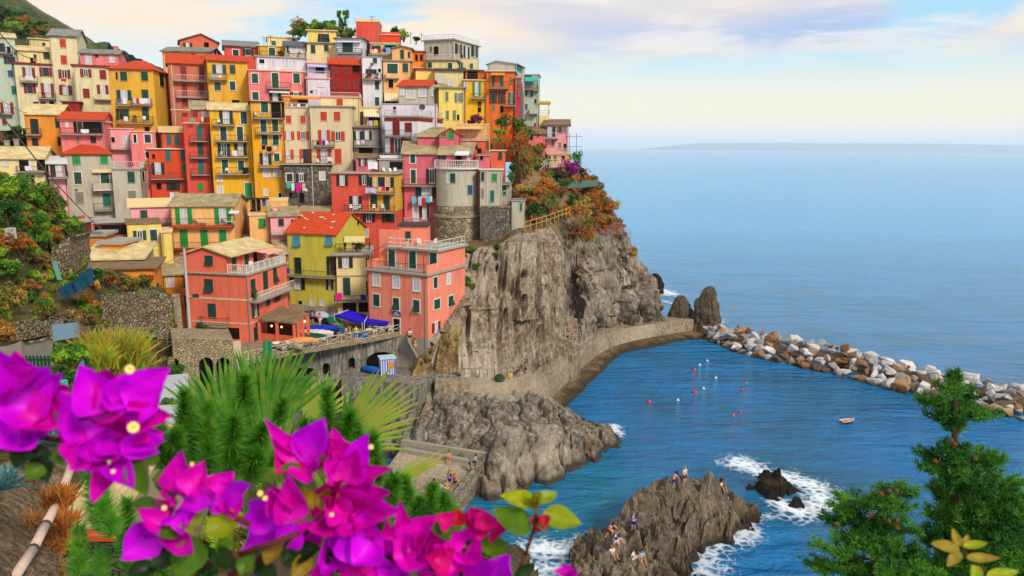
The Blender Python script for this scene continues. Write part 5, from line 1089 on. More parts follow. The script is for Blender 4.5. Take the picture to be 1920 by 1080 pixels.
for k in range(30):
 y = .25 + (h.D - .4) * k / 29; m.bar((h.W + 1.02, y, z), (h.W + 1.02, y, z + 1), .025, 4)
m.bar((h.W + 1.02, .25, z + 1), (h.W + 1.02, h.D - .15, z + 1), .04, 4); m.build('railing', WHITE, bb)
# top storey set back: gable end to the left, terrace to the right
h2 = H('salmon top storey with stone gable roof beside the terrace of the big salmon house', 353, 423, 424, 477, 515, 86.6, 'salmon', sh='g', D=9.3, turn=0.0, ext=-0.05)
h2.setup = None
h2.root.rotation_euler = big.root.rotation_euler; h2.root.location = big.root.location; h2.r, h2.n = big.r, big.n; h2.base = big.base.copy(); h2.o = big.base[:2].copy(); h2.D = 9.3
h2.W = big.XZ(424, 500)[0]; z0 = big.H + .145; zt_ = big.XZ(400, 477)[1]
for c_ in list(h2.root.children): bpy.data.objects.remove(c_)
h2.H = zt_; MB().box(0.002, h2.W, .002, 9.3, z0, zt_).build('wall', h2.wall, h2.root); h2.wins('a392,488,14,17'); 
zr = big.XZ(392, 464)[1] - zt_; m = MB(); W_ = h2.W
m.prism([(-.4, -.35, zt_ - .15), (W_ * .5, -.35, zt_ + zr), (W_ + .9, -.35, zt_ - .25), (W_ + .9, -.35, zt_ - .09), (W_ * .5, -.35, zt_ + zr + .17), (-.4, -.35, zt_ + .01)], (0, 9.9, 0)); m.build('roof', ROOF['pale'], h2.root)
MB().prism([(0, 0, zt_ + .002), (W_ * .5, 0, zt_ + zr - .02), (W_, 0, zt_ + .002)], (0, 9.3, 0)).build('gable', h2.wall, h2.root)
for y_, k_ in ((1.6, 'c'), (4.4, 'c'), (6.4, 'd')): h2.window(k_, (W_, y_, z0 + 1.05), (0, 0, math.pi / 2), .95, 2.0, SHUT['g'], '')
m = MB().prism([(W_ + .0, 5.2, zt_ - .1), (W_ + 2.6, 5.2, zt_ - .55), (W_ + 2.6, 5.2, zt_ - .6), (W_ + .0, 5.2, zt_ - .15)], (0, 3.9, 0)); m.build('awning', cloth('peach', (250, 196, 178)), h2.root)
m = MB(); pts = [(W_ + .1, .1), (big.W - .1, .1), (big.W - .1, 9.3)]; zr0 = big.H + .14
for (ax, ay), (bx, by) in zip(pts[:-1], pts[1:]):
 L = math.hypot(bx - ax, by - ay); n = int(L / .22)
 for i in range(n + 1): t = i / n; m.bar((ax + (bx - ax) * t, ay + (by - ay) * t, zr0), (ax + (bx - ax) * t, ay + (by - ay) * t, zr0 + 1.0), .03 if i % 6 else .07, 4)
 m.bar((ax, ay, zr0 + 1), (bx, by, zr0 + 1), .055, 4); m.bar((ax, ay, zr0 + .1), (bx, by, zr0 + .1), .04, 4)
m.build('railing', WHITE, big.root)
for i, (x, y) in enumerate(((W_ + .9, 1.2), (W_ + 1.6, 2.4), (W_ + 1.2, 3.4))): p = big.world(x, y, zr0); q = chair(p, rnd.uniform(0, 6)); tag(q, 'white plastic chair on the terrace of the big salmon house', 'chair', 'white chairs on the terraces')
h = H('orange slice of house with red towel beside the yellow green house', 520, 541, 542, 475, 570, 100, 'orange2', sh='n', D=5); h.roof('sh', 441, 'stone'); h.wins('w528,494,14,28;o534,550,14,26:k'); h.balc('519,543,513,503'); h.laundry('526,509,8,18:red;538,505,6,8:royal', 'on the orange slice of house')
h = H('long stone roofed peach house behind the big salmon house', 466, 520, 521, 472, 560, 101.5, 'orange2', sh='k', D=6); h.roof('sh', 441, 'stone')
h = H('small peach house with bright green window', 469, 507, 508, 404, 470, 104, 'peach', sh='b', D=5); h.roof('fl', None, 'cream', .15); h.wins('a491,418,12,18')
h = H('pink cottage with stone roof and dark green window', 508, 560, 561, 405, 470, 103.5, 'lpink', sh='k', D=6); h.roof('sh', 388, 'stone', chim=[(.2, .5, 1.0)]); h.wins('c527,417,10,14;d548,414,4,6'); h.balc('509,545,438,427', style='w')
h = H('pink wall cottage with stone roof behind the orange roof', 560, 615, 622, 400, 460, 107, 'terra', D=5); h.roof('sh', 388, 'stone')
h = H('open terrace shaded by a dark cloth with garments hanging', 467, 505, 506, 402, 420, 107, 'peach', D=4, name='terrace', cat='terrace', group=None, ext=2); 
m = MB(); [m.bar((x, .1, h.H), (x, .1, h.H + 2.1), .05) for x in (.1, h.W - .1)]; m.build('post', WHITE, h.root); MB().box(-.1, h.W + .1, -.2, 2.4, h.H + 2.1, h.H + 2.2).build('canopy', cloth('dark', (44, 52, 54)), h.root)
h.laundry('476,384,8,18:black;485,385,9,22:black;495,380,8,14:blue', 'under the dark terrace cloth', y=.4)
h = H('peach stair wall between terrace and pink cottage', 505, 540, 542, 377, 420, 109, 'peach', D=3, name='wall', cat='wall', group=None); h.roof('sh', 372, 'cream', .05)
# yellow green house with the orange roof
h = H('yellow green house with bright orange tiled roof and sky blue shutters', 541, 632, 686, 437, 592, 100.5, 'citron', sh='u', D=9); h.roof('gf', 398, 'red', .3)
h.wins('a556,452,13,20;a617,451,13,20'); h.wins('c559,498,12,30:k;o623,498,17,34:k;O559,531,25,21:k;o619,531,13,22:k;w585,567,9,13;w604,567,9,12;d564,574,6,20'); h.balc('533,632,514,503'); h.wins('d671,415,4,14;d662,452,5,16;d646,454,5,18', 's')
MB().box(-.03, h.W + .03, -.03, 3, 0, h.XZ(590, 572)[1]).build('plinth', wall_('grey2'), h.root)
rr_ = random.Random(3)
for k in range(13):
 x = h.W * rr_.uniform(.03, .97); t = rr_.uniform(.12, .9); zz = h.H + .1 + (h.ridge - h.H) * t + .16
 MB().box(-.13, .13, -.09, .09, -.06, .08).build('roof_stone', WHITE, bpy.data.objects[[c.name for c in h.root.children if c.name.startswith('roof')][0]], (x, h.D / 2 * t, zz), (0, 0, rr_.random()))
h = H('pale yellow house with planted roof terrace beside the yellow green house', 632, 694, 696, 478, 592, 99.5, 'pale', sh='k', D=7); h.roof('fl', None, 'slab', .5, .3); h.roofrail(459, 'I'); h.wins('O648,492,26,21;o694,493,14,18;c650,537,13,33:g;d690,540,6,26'); h.ledge(517, .12, .1); h.balc('628,694,562,552', d=1.3)
h.wins('d655,575,24,20;d684,575,22,20'); h.awning(646, 684, 443, 450, 'beige', 1.6)
p = h.hit(637, 556); q = p[:2] + h.n * 1.42; o = MB().box(-.4, .4, -.05, .05, -.2, .75).build('towel', cloth('magenta', CL['magenta']), None, (q[0], q[1], p[2]), (0, 0, h.rz)); tag(o, 'magenta towel over the lowest balcony of the pale yellow house', 'towel')
p = h.hit(681, 558); q = p[:2] + h.n * .9; o = MB().lathe([(.3, 0), (.38, .8), (.42, .82)], n=12).build('bin', cloth('cobalt', CL['cobalt']), None, (q[0], q[1], h.base[2] + h.XZ(681, 562)[1])); tag(o, 'bright blue plastic tub on the lowest balcony of the pale yellow house', 'tub')
h.pots('671,470,26,14:green bushy planter on the roof terrace of the pale yellow house;647,470,5,9:green small pot on the roof terrace of the pale yellow house', y=.6)
# coral and ochre house in the middle
h = H('coral and ochre house with rounded corner, laundry and three rows of dark shutters', 623, 742, 762, 326, 470, 109, 'coral', sh='k', D=7); h.roof('fl', None, 'slab', .3)
x0, _z = h.XZ(691, 350); _, zl = h.XZ(691, 395); MB().box(x0, h.W + .02, -.02, h.D, zl, h.H - .01).build('wall', wall_('ochre'), h.root)
h.wins('O642,338,20,20;o683,338,18,18;O704,341,22,18;o727,341,22,18', ); h.wins('O667,380,22,25;c701,377,12,24:g;c725,380,11,26:g;o692,407,22,18;o728,407,22,18;w687,437,10,18'); h.balc('689,741,361,351;648,741,396,384')
h.laundry('699,356,20,10:lilac;716,353,6,7:beige;721,353,9,8:magenta;730,353,6,7:black;736,355,5,6:peach', 'on the upper balcony of the coral and ochre house'); h.chairs('661,395;674,395;703,395;720,395', 'on the lower balcony of the coral and ochre house')
h = H('small rose house with stone roof on the terrace of the coral house', 668, 710, 756, 296, 330, 114, 'rose', sh='k', D=6, turn=R(0)); h.roof('gf', 288, 'brown'); h.wins('O680,304,14,14;w697,304,14,12;d683,304,4,14'); h.awning(712, 756, 291, 296, 'white', 1.5)
h = H('open white roofed terrace bar with dark back wall', 711, 756, 757, 300, 328, 112.5, 'grey2', D=5, ext=1); h.roof('fl', None, 'slab', .2); h.roofrail(290, 'i'); h.wins('d743,310,24,14') ; h.laundry('699,310,18,14:white', 'on the terrace railing of the coral house')
h.chairs('722,326;733,327;741,326', 'on the grey edged terrace of the coral house', y=-.6)
# big salmon house right of the square
h = H('big salmon pink house with stacked terraces at the foot of the cliff', 690, 802, 872, 512, 632, 91.5, 'salmon2', sh='g', trim='w', D=9, ext=5); big2 = h
h.roof('fl', None, 'slab', .3, .25)
h.wins('w706,525,11,20;w743,529,11,21;w781,534,11,22;c706,563,11,21;a743,570,11,21;a781,574,11,21;d744,611,11,25'); h.wins('c816,530,7,22;w841,523,6,21;c819,570,11,22;a845,564,9,22;O817,613,14,23:m', 's')
MB().box(-.02, h.W + .02, -.02, h.D, -.1, h.XZ(750, 628)[1]).build('plinth', wall_('grey2'), h.root)
MB().bar((h.W - .3, -.07, 0), (h.W - .3, -.07, h.H), .07).build('drainpipe', PIPE, h.root)
xa = big2.XZ(709, 505)[0]; q = big2.world(xa, 2.3, big2.H + .255)
h3 = H('upper storey of the big salmon pink house between its two terraces', 711, 834, 872, 462, 512, 93.2, 'salmon2', sh='g', trim='w', D=8, ext=0.1)
for c_ in list(h3.root.children): bpy.data.objects.remove(c_)
h3.root.rotation_euler = (0, 0, big2.rz); h3.r, h3.n = big2.r, big2.n; h3.base = q; h3.o = q[:2].copy(); h3.root.location = q; h3.D = big2.D - 2.3; h3.W = big2.W - xa; h3.H = h3.XZ(770, 468)[1]
MB().box(0, h3.W, 0, h3.D, 0, h3.H).build('wall', h3.wall, h3.root)
h3.wins('c735,484,11,31;c774,487,12,31;c813,488,12,25'); h3.roof('fl', None, 'slab', .35, .25); h3.roofrail(452, 'W')
zz = big2.H + .252; MB().box(big2.W - .2, big2.W, 0, 2.25, zz, zz + 1.0).build('parapet', big2.wall, big2.root); MB().box(0, .2, 0, 2.25, zz, zz + 1.0).build('parapet', big2.wall, big2.root); big2.rail(.2, big2.W - .2, zz, 1.0, .05, .12, 'i', ends=False)
for x in (.6, big2.W * .36, big2.W * .64, big2.W - .6): MB().bar((x, .15, zz), (x, .15, zz + 2.1), .045).bar((x, .15, zz + 2.1), (x + .9, 1.6, zz + 2.7), .045).build('awning_frame', IRON, big2.root)
h4 = H('roof room of the big salmon pink house with dark green door', 749, 800, 807, 424, 462, 96, 'salmon2', sh='g', D=4, ext=2.2); h4.roof('fl', None, 'dark', .25); h4.wins('c765,443,10,19')
h5 = H('stepped salmon parapet wall left of the roof room', 711, 749, 751, 431, 470, 95.5, 'salmon2', D=.4, ext=2, name='wall', cat='wall', group=None)
for (u, v) in ((762, 460), (786, 458), (815, 457)): p = P(u, v, 95); q = chair(np.array([p[0], p[1], h3.base[2] + h3.H + .26]), rnd.uniform(-2, 2)); tag(q, 'white plastic chair on the top terrace of the big salmon pink house', 'chair', 'white chairs on the terraces')
p = P(749, 500, 92.8); q = chair(np.array([p[0], p[1], big2.base[2] + big2.H + .26]), 2.6); tag(q, 'white plastic chair on the lower terrace of the big salmon pink house', 'chair', 'white chairs on the terraces')
# restaurant sign: pale lettering strokes under a white emblem on a blue board
p = big2.hit(744, 588); q = p[:2] + big2.n * .1; o = empty('restaurant_sign', (q[0], q[1], p[2]), big2.rz); tag(o, 'small arched blue restaurant sign with white lettering above the dark doorway', 'sign')
m = MB(); a = [(-.62, -.28), (.62, -.28), (.62, .02)] + [(.62 * math.cos(t), .02 + .3 * math.sin(t)) for t in np.linspace(0, math.pi, 12)[1:-1]] + [(-.62, .02)]
m.prism([(x, 0, z) for x, z in a], (0, .06, 0)); m.build('board', plain('sign_blue', (58, 58, 140)), o)
m = MB(); x = -.5
for k in range(11): w_ = rr_.uniform(.04, .08); m.box(x, x + w_, -.012, -.002, -.2, -.2 + rr_.uniform(.08, .14)); x += w_ + .03
m.build('lettering', WHITE, o); MB().box(-.28, -.12, -.012, -.002, 0, .16).box(-.06, .06, -.012, -.002, .02, .22).box(.12, .26, -.012, -.002, 0, .12).build('emblem', WHITE, o)

# ================================================================== SQUARE, HARBOUR WALL, QUAY
ZS = 11.2
STONEG = stonemat('harbour_wall_stone', [(120, 118, 114), (160, 154, 144), (96, 96, 96), (184, 176, 160)], 1.7, (110, 104, 96), .05, 1.3, .7)
STREAK = rockmat('weathered_harbour_concrete', [(92, 90, 84), (142, 136, 124), (172, 164, 146), (110, 106, 98)], (1.2, 1.2, .18), .6, False, .35, .5)
PAVE = rockmat('paved_square', [(138, 120, 96), (164, 146, 118), (150, 132, 106)], scale=.5, wet=False, dark=.55, bump=.3)
fr = [PZ(430, 684, ZS), PZ(500, 668, ZS), PZ(560, 657, ZS), PZ(640, 643, ZS), PZ(700, 633, ZS), PZ(757, 622, ZS)]
sq = fr + [fr[-1] + [1.0, 6, 0], fr[-1] + [-2, 16, 0], np.array([-50, 106, ZS]), np.array([-56, 88, ZS])]
m = MB(); m.prism([tuple(p) for p in sq], (0, 0, -.5)); tag(m.build('square', PAVE), kind='structure')
def wall_with_holes(name, A, B, zt, zb, holes, thick, mat, label, cat='wall', ztb=None):
 """wall from A to B (xy); holes given as photo u,v,w,h with arched heads"""
 A = np.array(A[:2]); B = np.array(B[:2]); L = np.linalg.norm(B - A); d = (B - A) / L; n = np.array([d[1], -d[0]]); ztb = zt if ztb is None else ztb
 def hit(u, v):
  r_ = ray(u, v); t = (A @ n) / (r_[:2] @ n); p = r_ * t; return (p[:2] - A) @ d, CAMZ + p[2]
 outer = [(0, zb), (L, zb), (L, ztb), (0, zt)]; loops = [outer]; hs = []
 for (u, v, w_, h_, arch) in holes:
  x0, z0 = hit(u - w_ / 2, v + h_ / 2); x1, z1 = hit(u + w_ / 2, v - h_ / 2); r_ = (x1 - x0) / 2; rise = min(r_, (z1 - z0) * .5) * arch
  lp = [(x0, max(z0, zb + .05)), (x1, max(z0, zb + .05))] + [((x0 + x1) / 2 + r_ * math.cos(t), z1 - rise + rise * math.sin(t)) for t in np.linspace(0, math.pi, 9)]
  loops.append(lp); hs.append(lp)
 flat = [Vector((x, z, 0)) for lp in loops for x, z in lp]; tri = tessellate_polygon([[Vector((x, z, 0)) for x, z in lp] for lp in loops])
 W3 = lambda x, y, z: (A[0] + d[0] * x - n[0] * y, A[1] + d[1] * x - n[1] * y, z)
 m = MB(); m.v = [W3(p.x, 0, p.y) for p in flat]; m.f = [tuple(t) for t in tri]
 m.poly([W3(0, 0, zt), W3(L, 0, ztb), W3(L, thick, ztb), W3(0, thick, zt)]); m.poly([W3(L, 0, zb), W3(L, thick, zb), W3(L, thick, ztb), W3(L, 0, ztb)])
 o = empty(name, W3(L / 2, 0, zb)); 
 mm = MB()
 for lp in hs:
  for (a, b) in zip(lp, lp[1:] + lp[:1]): m.poly([W3(a[0], 0, a[1]), W3(b[0], 0, b[1]), W3(b[0], .9, b[1]), W3(a[0], .9, a[1])])
 for v_ in range(len(m.v)): m.v[v_] = tuple(np.array(m.v[v_]) - np.array(o.location))
 m.build('masonry', mat, o)
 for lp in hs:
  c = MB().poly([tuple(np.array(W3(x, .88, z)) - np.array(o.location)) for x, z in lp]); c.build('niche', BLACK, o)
 tag(o, label, cat); return o, hit
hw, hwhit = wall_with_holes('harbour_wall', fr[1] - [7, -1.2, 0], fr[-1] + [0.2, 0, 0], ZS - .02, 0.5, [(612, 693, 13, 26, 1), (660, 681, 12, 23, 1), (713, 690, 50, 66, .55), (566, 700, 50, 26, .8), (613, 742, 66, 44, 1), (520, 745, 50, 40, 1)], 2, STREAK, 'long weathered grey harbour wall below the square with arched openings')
# white lattice railing
o = empty('lattice_railing', fr[0]); tag(o, 'white wooden lattice railing along the edge of the square', 'railing')
WOODW = plain('weathered_white_wood', (214, 200, 176), .8, .2, .35)
m_post = MB().bar((0, 0, 0), (0, 0, 1.05), .05, 4); mp_ = mesh('post', m_post.v, m_post.f, WOODW)
path_ = [fr[0], fr[1], fr[2], fr[3], fr[4], fr[5]]
for a, b in zip(path_[:-1], path_[1:]):
 L = np.linalg.norm(b - a); n = max(1, int(L / 1.5))
 for i in range(n):
  p = a + (b - a) * i / n - fr[0]; q = a + (b - a) * (i + 1) / n - fr[0]
  link('post', mp_, o, p); z1 = np.array([0, 0, 1.0]); z0 = np.array([0, 0, .12])
  MB().bar(p + z1, q + z1, .04, 4).build('rail', WOODW, o); MB().bar(p + z0, q + z0, .03, 4).build('rail', WOODW, o)
  MB().bar(p + z0, q + z1, .025, 4).build('brace', WOODW, o); MB().bar(p + z1, q + z0 , .024, 4).build('brace', WOODW, o)
link('post', mp_, o, fr[-1] - fr[0])
# pale ramp slab and the arched stone building at left
RUB = stonemat('ramp_masonry', [(196, 172, 130), (214, 192, 152), (166, 144, 108), (224, 204, 170)], 3.6, (170, 148, 112), .06, 1.2)
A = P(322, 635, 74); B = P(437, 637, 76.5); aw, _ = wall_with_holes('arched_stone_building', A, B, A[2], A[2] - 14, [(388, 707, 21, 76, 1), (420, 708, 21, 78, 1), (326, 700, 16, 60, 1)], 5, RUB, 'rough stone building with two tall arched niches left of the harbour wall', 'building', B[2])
m = MB().prism([tuple(P(432, 640, 76.6)), tuple(P(451, 638, 80)), tuple(P(455, 682, 78)), tuple(P(446, 684, 76.2))], (0, .3, -1.6)); o = m.build('ramp_parapet', plain('pale_render', (226, 204, 170), .9, .1)); tag(o, 'smooth pale sloping parapet between the arched building and the square', 'wall')
# quay in front of the big arch, its seaward wall, and the walkway along the cliff
QZ = 6.8; qa = [PZ(640, 715, QZ), PZ(722, 716, QZ), PZ(786, 722, QZ), PZ(818, 706, QZ), PZ(858, 704, QZ), PZ(800, 685, QZ), PZ(700, 690, QZ), PZ(640, 690, QZ)]
m = MB().prism([tuple(p) for p in qa], (0, 0, -9)); tag(m.build('quay', STREAK), kind='structure')
inner = [(815, 706, 6.7), (870, 709, 6.4), (927, 709, 6.0), (975, 704, 5.6), (1022, 689, 5.0), (1060, 664, 4.4), (1097, 641, 4.0), (1130, 621, 3.6), (1173, 611, 3.2), (1240, 602, 3), (1290, 596, 3)]
outer = [(815, 716, 6.7), (870, 720, 6.4), (930, 721, 6.0), (975, 717, 5.6), (1022, 700, 5.0), (1056, 677, 4.4), (1089, 652, 4.0), (1122, 632, 3.6), (1155, 620, 3.2), (1242, 606, 3), (1300, 600, 3)]
PATHM = rockmat('path_concrete', [(132, 116, 94), (168, 150, 122), (186, 168, 140)], scale=.6, wet=False, dark=.5, bump=.3)
I = [PZ(*a) for a in inner]; O = [PZ(*a) for a in outer]
def ribbon(a, b, n=8):
 f = lambda pts: np.stack([np.interp(np.linspace(0, len(pts) - 1, (len(pts) - 1) * n + 1), np.arange(len(pts)), np.array(pts)[:, k]) for k in range(3)], 1)
 return f(a), f(b)
i_, o_ = ribbon(I, O)
for _ in range(14): o_[1:-1] = (o_[:-2] + 2 * o_[1:-1] + o_[2:]) / 4; i_[1:-1] = (i_[:-2] + 2 * i_[1:-1] + i_[2:]) / 4

v = np.concatenate([i_ + [0, 3, 0], o_]); tag(link('walkway', npmesh('walkway', v, grid_faces(2, len(i_))[:, ::-1], PATHM)), kind='structure')
dirn = np.gradient(o_, axis=0); nr = np.stack([dirn[:, 1], -dirn[:, 0], dirn[:, 0] * 0], 1); nr /= np.linalg.norm(nr, axis=1, keepdims=True)
rows = [o_ - nr * .35 + [0, 0, .12], o_ + [0, 0, .12], o_ + nr * .25 + [0, 0, -2.6], o_ + nr * .3 + [0, 0, -5.5]]
rows = [o_ - nr * .35] + rows
sw = link('seawall', npmesh('seawall', np.concatenate(rows), grid_faces(len(rows), len(o_))[:, ::-1], rockmat('seawall_concrete', [(120, 106, 86), (164, 148, 122), (180, 166, 142)], (1, 1, .7), .5, False, .5, .4, net=0.0))); tag(sw, 'curving grey concrete sea wall beside the walkway under the cliff', 'wall')
LEDGE = rockmat('tide_ledge', [(112, 86, 56), (150, 122, 86), (168, 142, 104)], scale=.7, wet=True, dark=.4, bump=.8)
k0 = 26
lo_ = [o_[k0:] + nr[k0:] * .3 + [0, 0, 0] for _ in range(1)][0].copy(); 
wv = (0.6 * fbm(np.stack([np.arange(len(lo_)) * .25, np.zeros(len(lo_)), np.zeros(len(lo_))], 1), 2, 3))[:, None]
def at_z(p, z): q = p.copy(); q[:, 2] = z; return q
rows = [at_z(lo_, 0.9), at_z(lo_ + nr[k0:] * (1.1 + wv), 0.75), at_z(lo_ + nr[k0:] * (2.1 + wv), .35), at_z(lo_ + nr[k0:] * (2.8 + 1.3 * wv), -1.0)]
o = link('tide_ledge', npmesh('tide_ledge', np.concatenate(rows), grid_faces(4, len(lo_))[:, ::-1], LEDGE, True)); tag(o, kind='structure')
m = MB().prism([tuple(PZ(1238, 622, 1.0)), tuple(PZ(1300, 628, 1.0)), tuple(PZ(1336, 624, 1.0)), tuple(PZ(1330, 616, 1.0)), tuple(PZ(1240, 612, 1.0))], (0, 0, -3)); tag(m.build('jetty', LEDGE), kind='structure')
# thin wire railing on the walkway
o = empty('path_railing', o_[0]); tag(o, 'thin wire railing on posts along the cliff walkway', 'railing'); pm = MB().bar((0, 0, 0), (0, 0, 1.1), .035, 4); pm = mesh('post', pm.v, pm.f, IRON)
prev = None
for k in range(0, len(o_), 2):
 p = o_[k] - nr[k] * .2 - o_[0] + [0, 0, .74]; link('post', pm, o, p)
 if prev is not None:
  for z in (.5, 1.08): MB().bar(prev + [0, 0, z], p + [0, 0, z], .018, 3).build('wire', IRON, o)
 prev = p
# stairs: from the square down to the quay, and from the quay down to the cove
def stairs(name, top, bot, wid, n, label, mat=CONC, wallm=None):
 top = np.array(top); bot = np.array(bot); d = bot - top; hd = d * [1, 1, 0]; L = np.linalg.norm(hd); hd /= L; s = np.array([-hd[1], hd[0], 0]) * wid / 2
 o = empty(name, bot); 
 for i in range(n):
  p = top + d * (i / n) - bot; q = top + d * ((i + 1) / n) - bot; a = np.array([p[0], p[1], 0]); b = np.array([q[0], q[1], 0])
  MB().prism([tuple(a - s + [0, 0, q[2] - .5]), tuple(b - s + [0, 0, q[2] - .5]), tuple(b + s + [0, 0, q[2] - .5]), tuple(a + s + [0, 0, q[2] - .5])], (0, 0, .5 + d[2] * -.0)).build('step', mat, o)
 tag(o, label, 'stairs'); return o
stairs('stairs', PZ(762, 628, ZS), PZ(796, 690, QZ), 1.8, 22, 'narrow stone stairs from the square down to the quay')
stairs('stairs', PZ(806, 742, 6.2), PZ(768, 826, 0.6), 1.4, 18, 'steep rock cut steps from the quay down to the cove', PATHM)
stairs('stairs', P(322, 548, 84), P(330, 634, 79), 1.6, 20, 'stone steps with rail beside the street pole left of the big salmon house', PATHM)
# bathing terrace with low walls
TZ = 2.0; ta = [PZ(752, 842, TZ), PZ(912, 868, TZ), PZ(850, 945, TZ), PZ(690, 925, TZ)]
m = MB().prism([tuple(p) for p in ta], (0, 0, -.6)); tag(m.build('terrace_floor', PATHM), kind='structure')
def lowwall(name, a, b, z0, z1, th, mat, label):
 a = np.array(a); b = np.array(b); d = (b - a) * [1, 1, 0]; L = np.linalg.norm(d); o = MB().box(0, L, 0, th, z0, z1).build(name, mat, None, (a[0], a[1], 0), (0, 0, math.atan2(d[1], d[0]))); tag(o, label, 'wall'); return o
lowwall('parapet_wall', ta[0], ta[1], .5, TZ + 1.0, .5, CONC, 'grey concrete parapet at the back of the bathing terrace'); lowwall('bench_wall', ta[0] + [.3, -1.0, 0], ta[1] + [-.8, -1.0, 0], .5, TZ + .45, .6, CONC, 'low bench ledge along the back parapet of the bathing terrace')
lowwall('parapet_wall', ta[2] + [-.02, 0, 0], ta[1] + [.0, -.02, 0], -1, TZ + .55, .45, stonemat('terrace_rubble', [(150, 138, 118), (182, 168, 144), (120, 110, 94)], 2.0), 'rubble stone seaward wall of the bathing terrace')
lowwall('parapet_wall', ta[3], ta[2], -3, TZ - .02, .5, stonemat('terrace_rubble', []) , 'dark stone front wall below the bathing terrace') if ('s', 'terrace_rubble') in _M else None
# ================================================================== SHRUBS AND SMALL TREES
def B(spec, Y, mat, label, group=None, second=None, **kw):
 for tk in spec.split(';'):
  u, v, a, b = (float(x) for x in tk.split(',')); bush(u, v, a, b, Y, mat, label, group=group, second=second, **kw)
# hilltop garden
B('560,46,36,30', 147, 'olive', 'dry olive green bush leftmost in the hilltop garden', second='rust'); B('600,50,50,20', 148, 'green', 'green hedge behind the yellow top house in the hilltop garden', second='lime'); B('640,46,26,36;655,60,30,24', 148, 'green', 'green bush beside the thin trees left of the red tower', 'bushes in the hilltop garden'); B('757,62,34,22', 148, 'lime', 'bright green bush right of the red tower')
B('572,52,36,22;590,46,34,24;618,47,34,24', 147.5, 'green', 'dense green bush in the hedge row of the hilltop garden', 'hedge row of the hilltop garden', 'lime', n=1300); B('628,58,40,20;650,66,34,22;560,60,40,18', 146, 'olive', 'olive bush low in the hilltop garden', 'low olive bushes of the hilltop garden', 'green', n=1000)
B('740,56,20,16', 147, 'dark', 'small dark bush on the roof garden right of the red tower'); B('780,72,16,12', 148, 'dark', 'dark little bush left of the grey villa roof'); B('548,60,24,16', 147, 'rust', 'rusty low bush at the left foot of the hilltop garden')
def slim_tree(u, vt, vb, Y, label):
 a = P(u, vb, Y); h_ = px(Y, vb - vt); o = empty('garden_tree', a); MB().tube([(0, 0, -.5), (.05, 0, h_ * .6), (0.1, 0, h_)], [.12, .08, .03], 5).build('trunk', plain('bark_brown', (92, 72, 52), .9), o)
 v, f = leaf_cloud((0, 0, h_ * .78), (px(Y, 8), px(Y, 8), h_ * .3), 620, .16, int(u), 9); link('crown', npmesh('crown', v, f, LEAFS['green']), o); tag(o, label, 'tree')
slim_tree(637, 24, 62, 147, 'thin garden tree left of the red tower, nearer the green bush'); slim_tree(649, 20, 62, 147, 'tallest thin garden tree beside the red tower')
for (u, v0, v1) in ((697, 30, 41), (668, 34, 41), (770, 60, 82), (790, 62, 80), (507, 66, 80), (495, 68, 86)):
 a, b = P(u, v1, 143), P(u, v0, 143); o = MB().bar(a - a, b - a, .04, 4).bar((b - a) * .9 - [.5, 0, 0], (b - a) * .9 + [.5, 0, 0], .025, 3).bar((b - a) * .75 - [.35, 0, 0], (b - a) * .75 + [.35, 0, 0], .025, 3).build('antenna', IRON, None, a); tag(o, 'thin rooftop aerial on the skyline roofs', 'antenna', 'rooftop aerials')
# mountain scrub: one mass far behind the town
def mass(name, items, mats, seed, leaf):
 g = np.random.default_rng(seed); V = []; F = []; MI = []; n_ = 0
 for c, r, k in items:
  v, f = leaf_cloud(c, r, k, leaf, int(g.integers(1, 99999)), 9); V.append(v); F.append(f + n_); n_ += len(v); MI.append(np.full(len(f), int(g.integers(0, len(mats)))))
 tag(link(name, npmesh(name, np.concatenate(V), np.concatenate(F), [LEAFS[m] for m in mats], False, np.concatenate(MI))), kind='stuff')
it = []
for k in range(70):
 u = rnd.uniform(-5, 105); v = rnd.uniform(0.52 * u, 58); Y = 232 + .3 * (60 - v); w_ = px(Y, rnd.uniform(10, 20)) / 2; it.append((P(u, v + 4, Y), (w_, w_, w_ * .65), 200))
mass('scrub', it, ['dark', 'olive', 'green', 'dark', 'rust'], 5, .7)
B('25,47,44,18', 215, 'green', 'bright green tree clump below the mountain at the upper left', second='lime'); B('10,18,24,20', 240, 'dark', 'dark tree clump at the upper left edge of the mountain')
# under the pale green house
B('35,241,26,16', 130, 'green', 'green shrub beside the orange house at left'); B('8,262,30,40', 126, 'dark', 'dark hillside shrub above the far left yellow house', second='brown')
# bougainvillea and scrub on the right of the town
B('896,222,34,20', 121, 'magenta', 'dark magenta bougainvillea above the peach terrace house', second='purple', name='bougainvillea_shrub', cat='shrub'); B('884,228,20,14', 121, 'purple', 'purple bougainvillea clump left of the dark magenta one', name='bougainvillea_shrub')
B('945,228,50,36', 124, 'dark', 'dark green cascade of shrubs under the orange house', second='green'); B('972,232,40,34', 124.5, 'dark', 'dark green shrub right of the cascade under the orange house', second='green'); B('990,248,34,26', 124, 'olive', 'olive shrub below the grey green tower house', second='green')
B('935,247,30,12', 118, 'lime', 'bright green planter bed over the small orange block house'); B('935,261,28,10', 117, 'lime', 'lower bright green planter bed over the small orange block house')
B('978,262,36,56', 120, 'rust', 'tall rusty creeper on the bank beside the orange block house', second='olive'); B('985,300,46,60', 117, 'olive', 'olive and rust scrub on the bank below the tall rusty creeper', second='rust'); B('960,280,30,40', 117, 'brown', 'brown dry scrub behind the orange block house', second='rust')
B('958,330,22,26', 112, 'green', 'green shrub in front of the grey turret balcony'); B('962,312,26,24', 113, 'dark', 'dark shrub above the grey turret shaft', second='green')
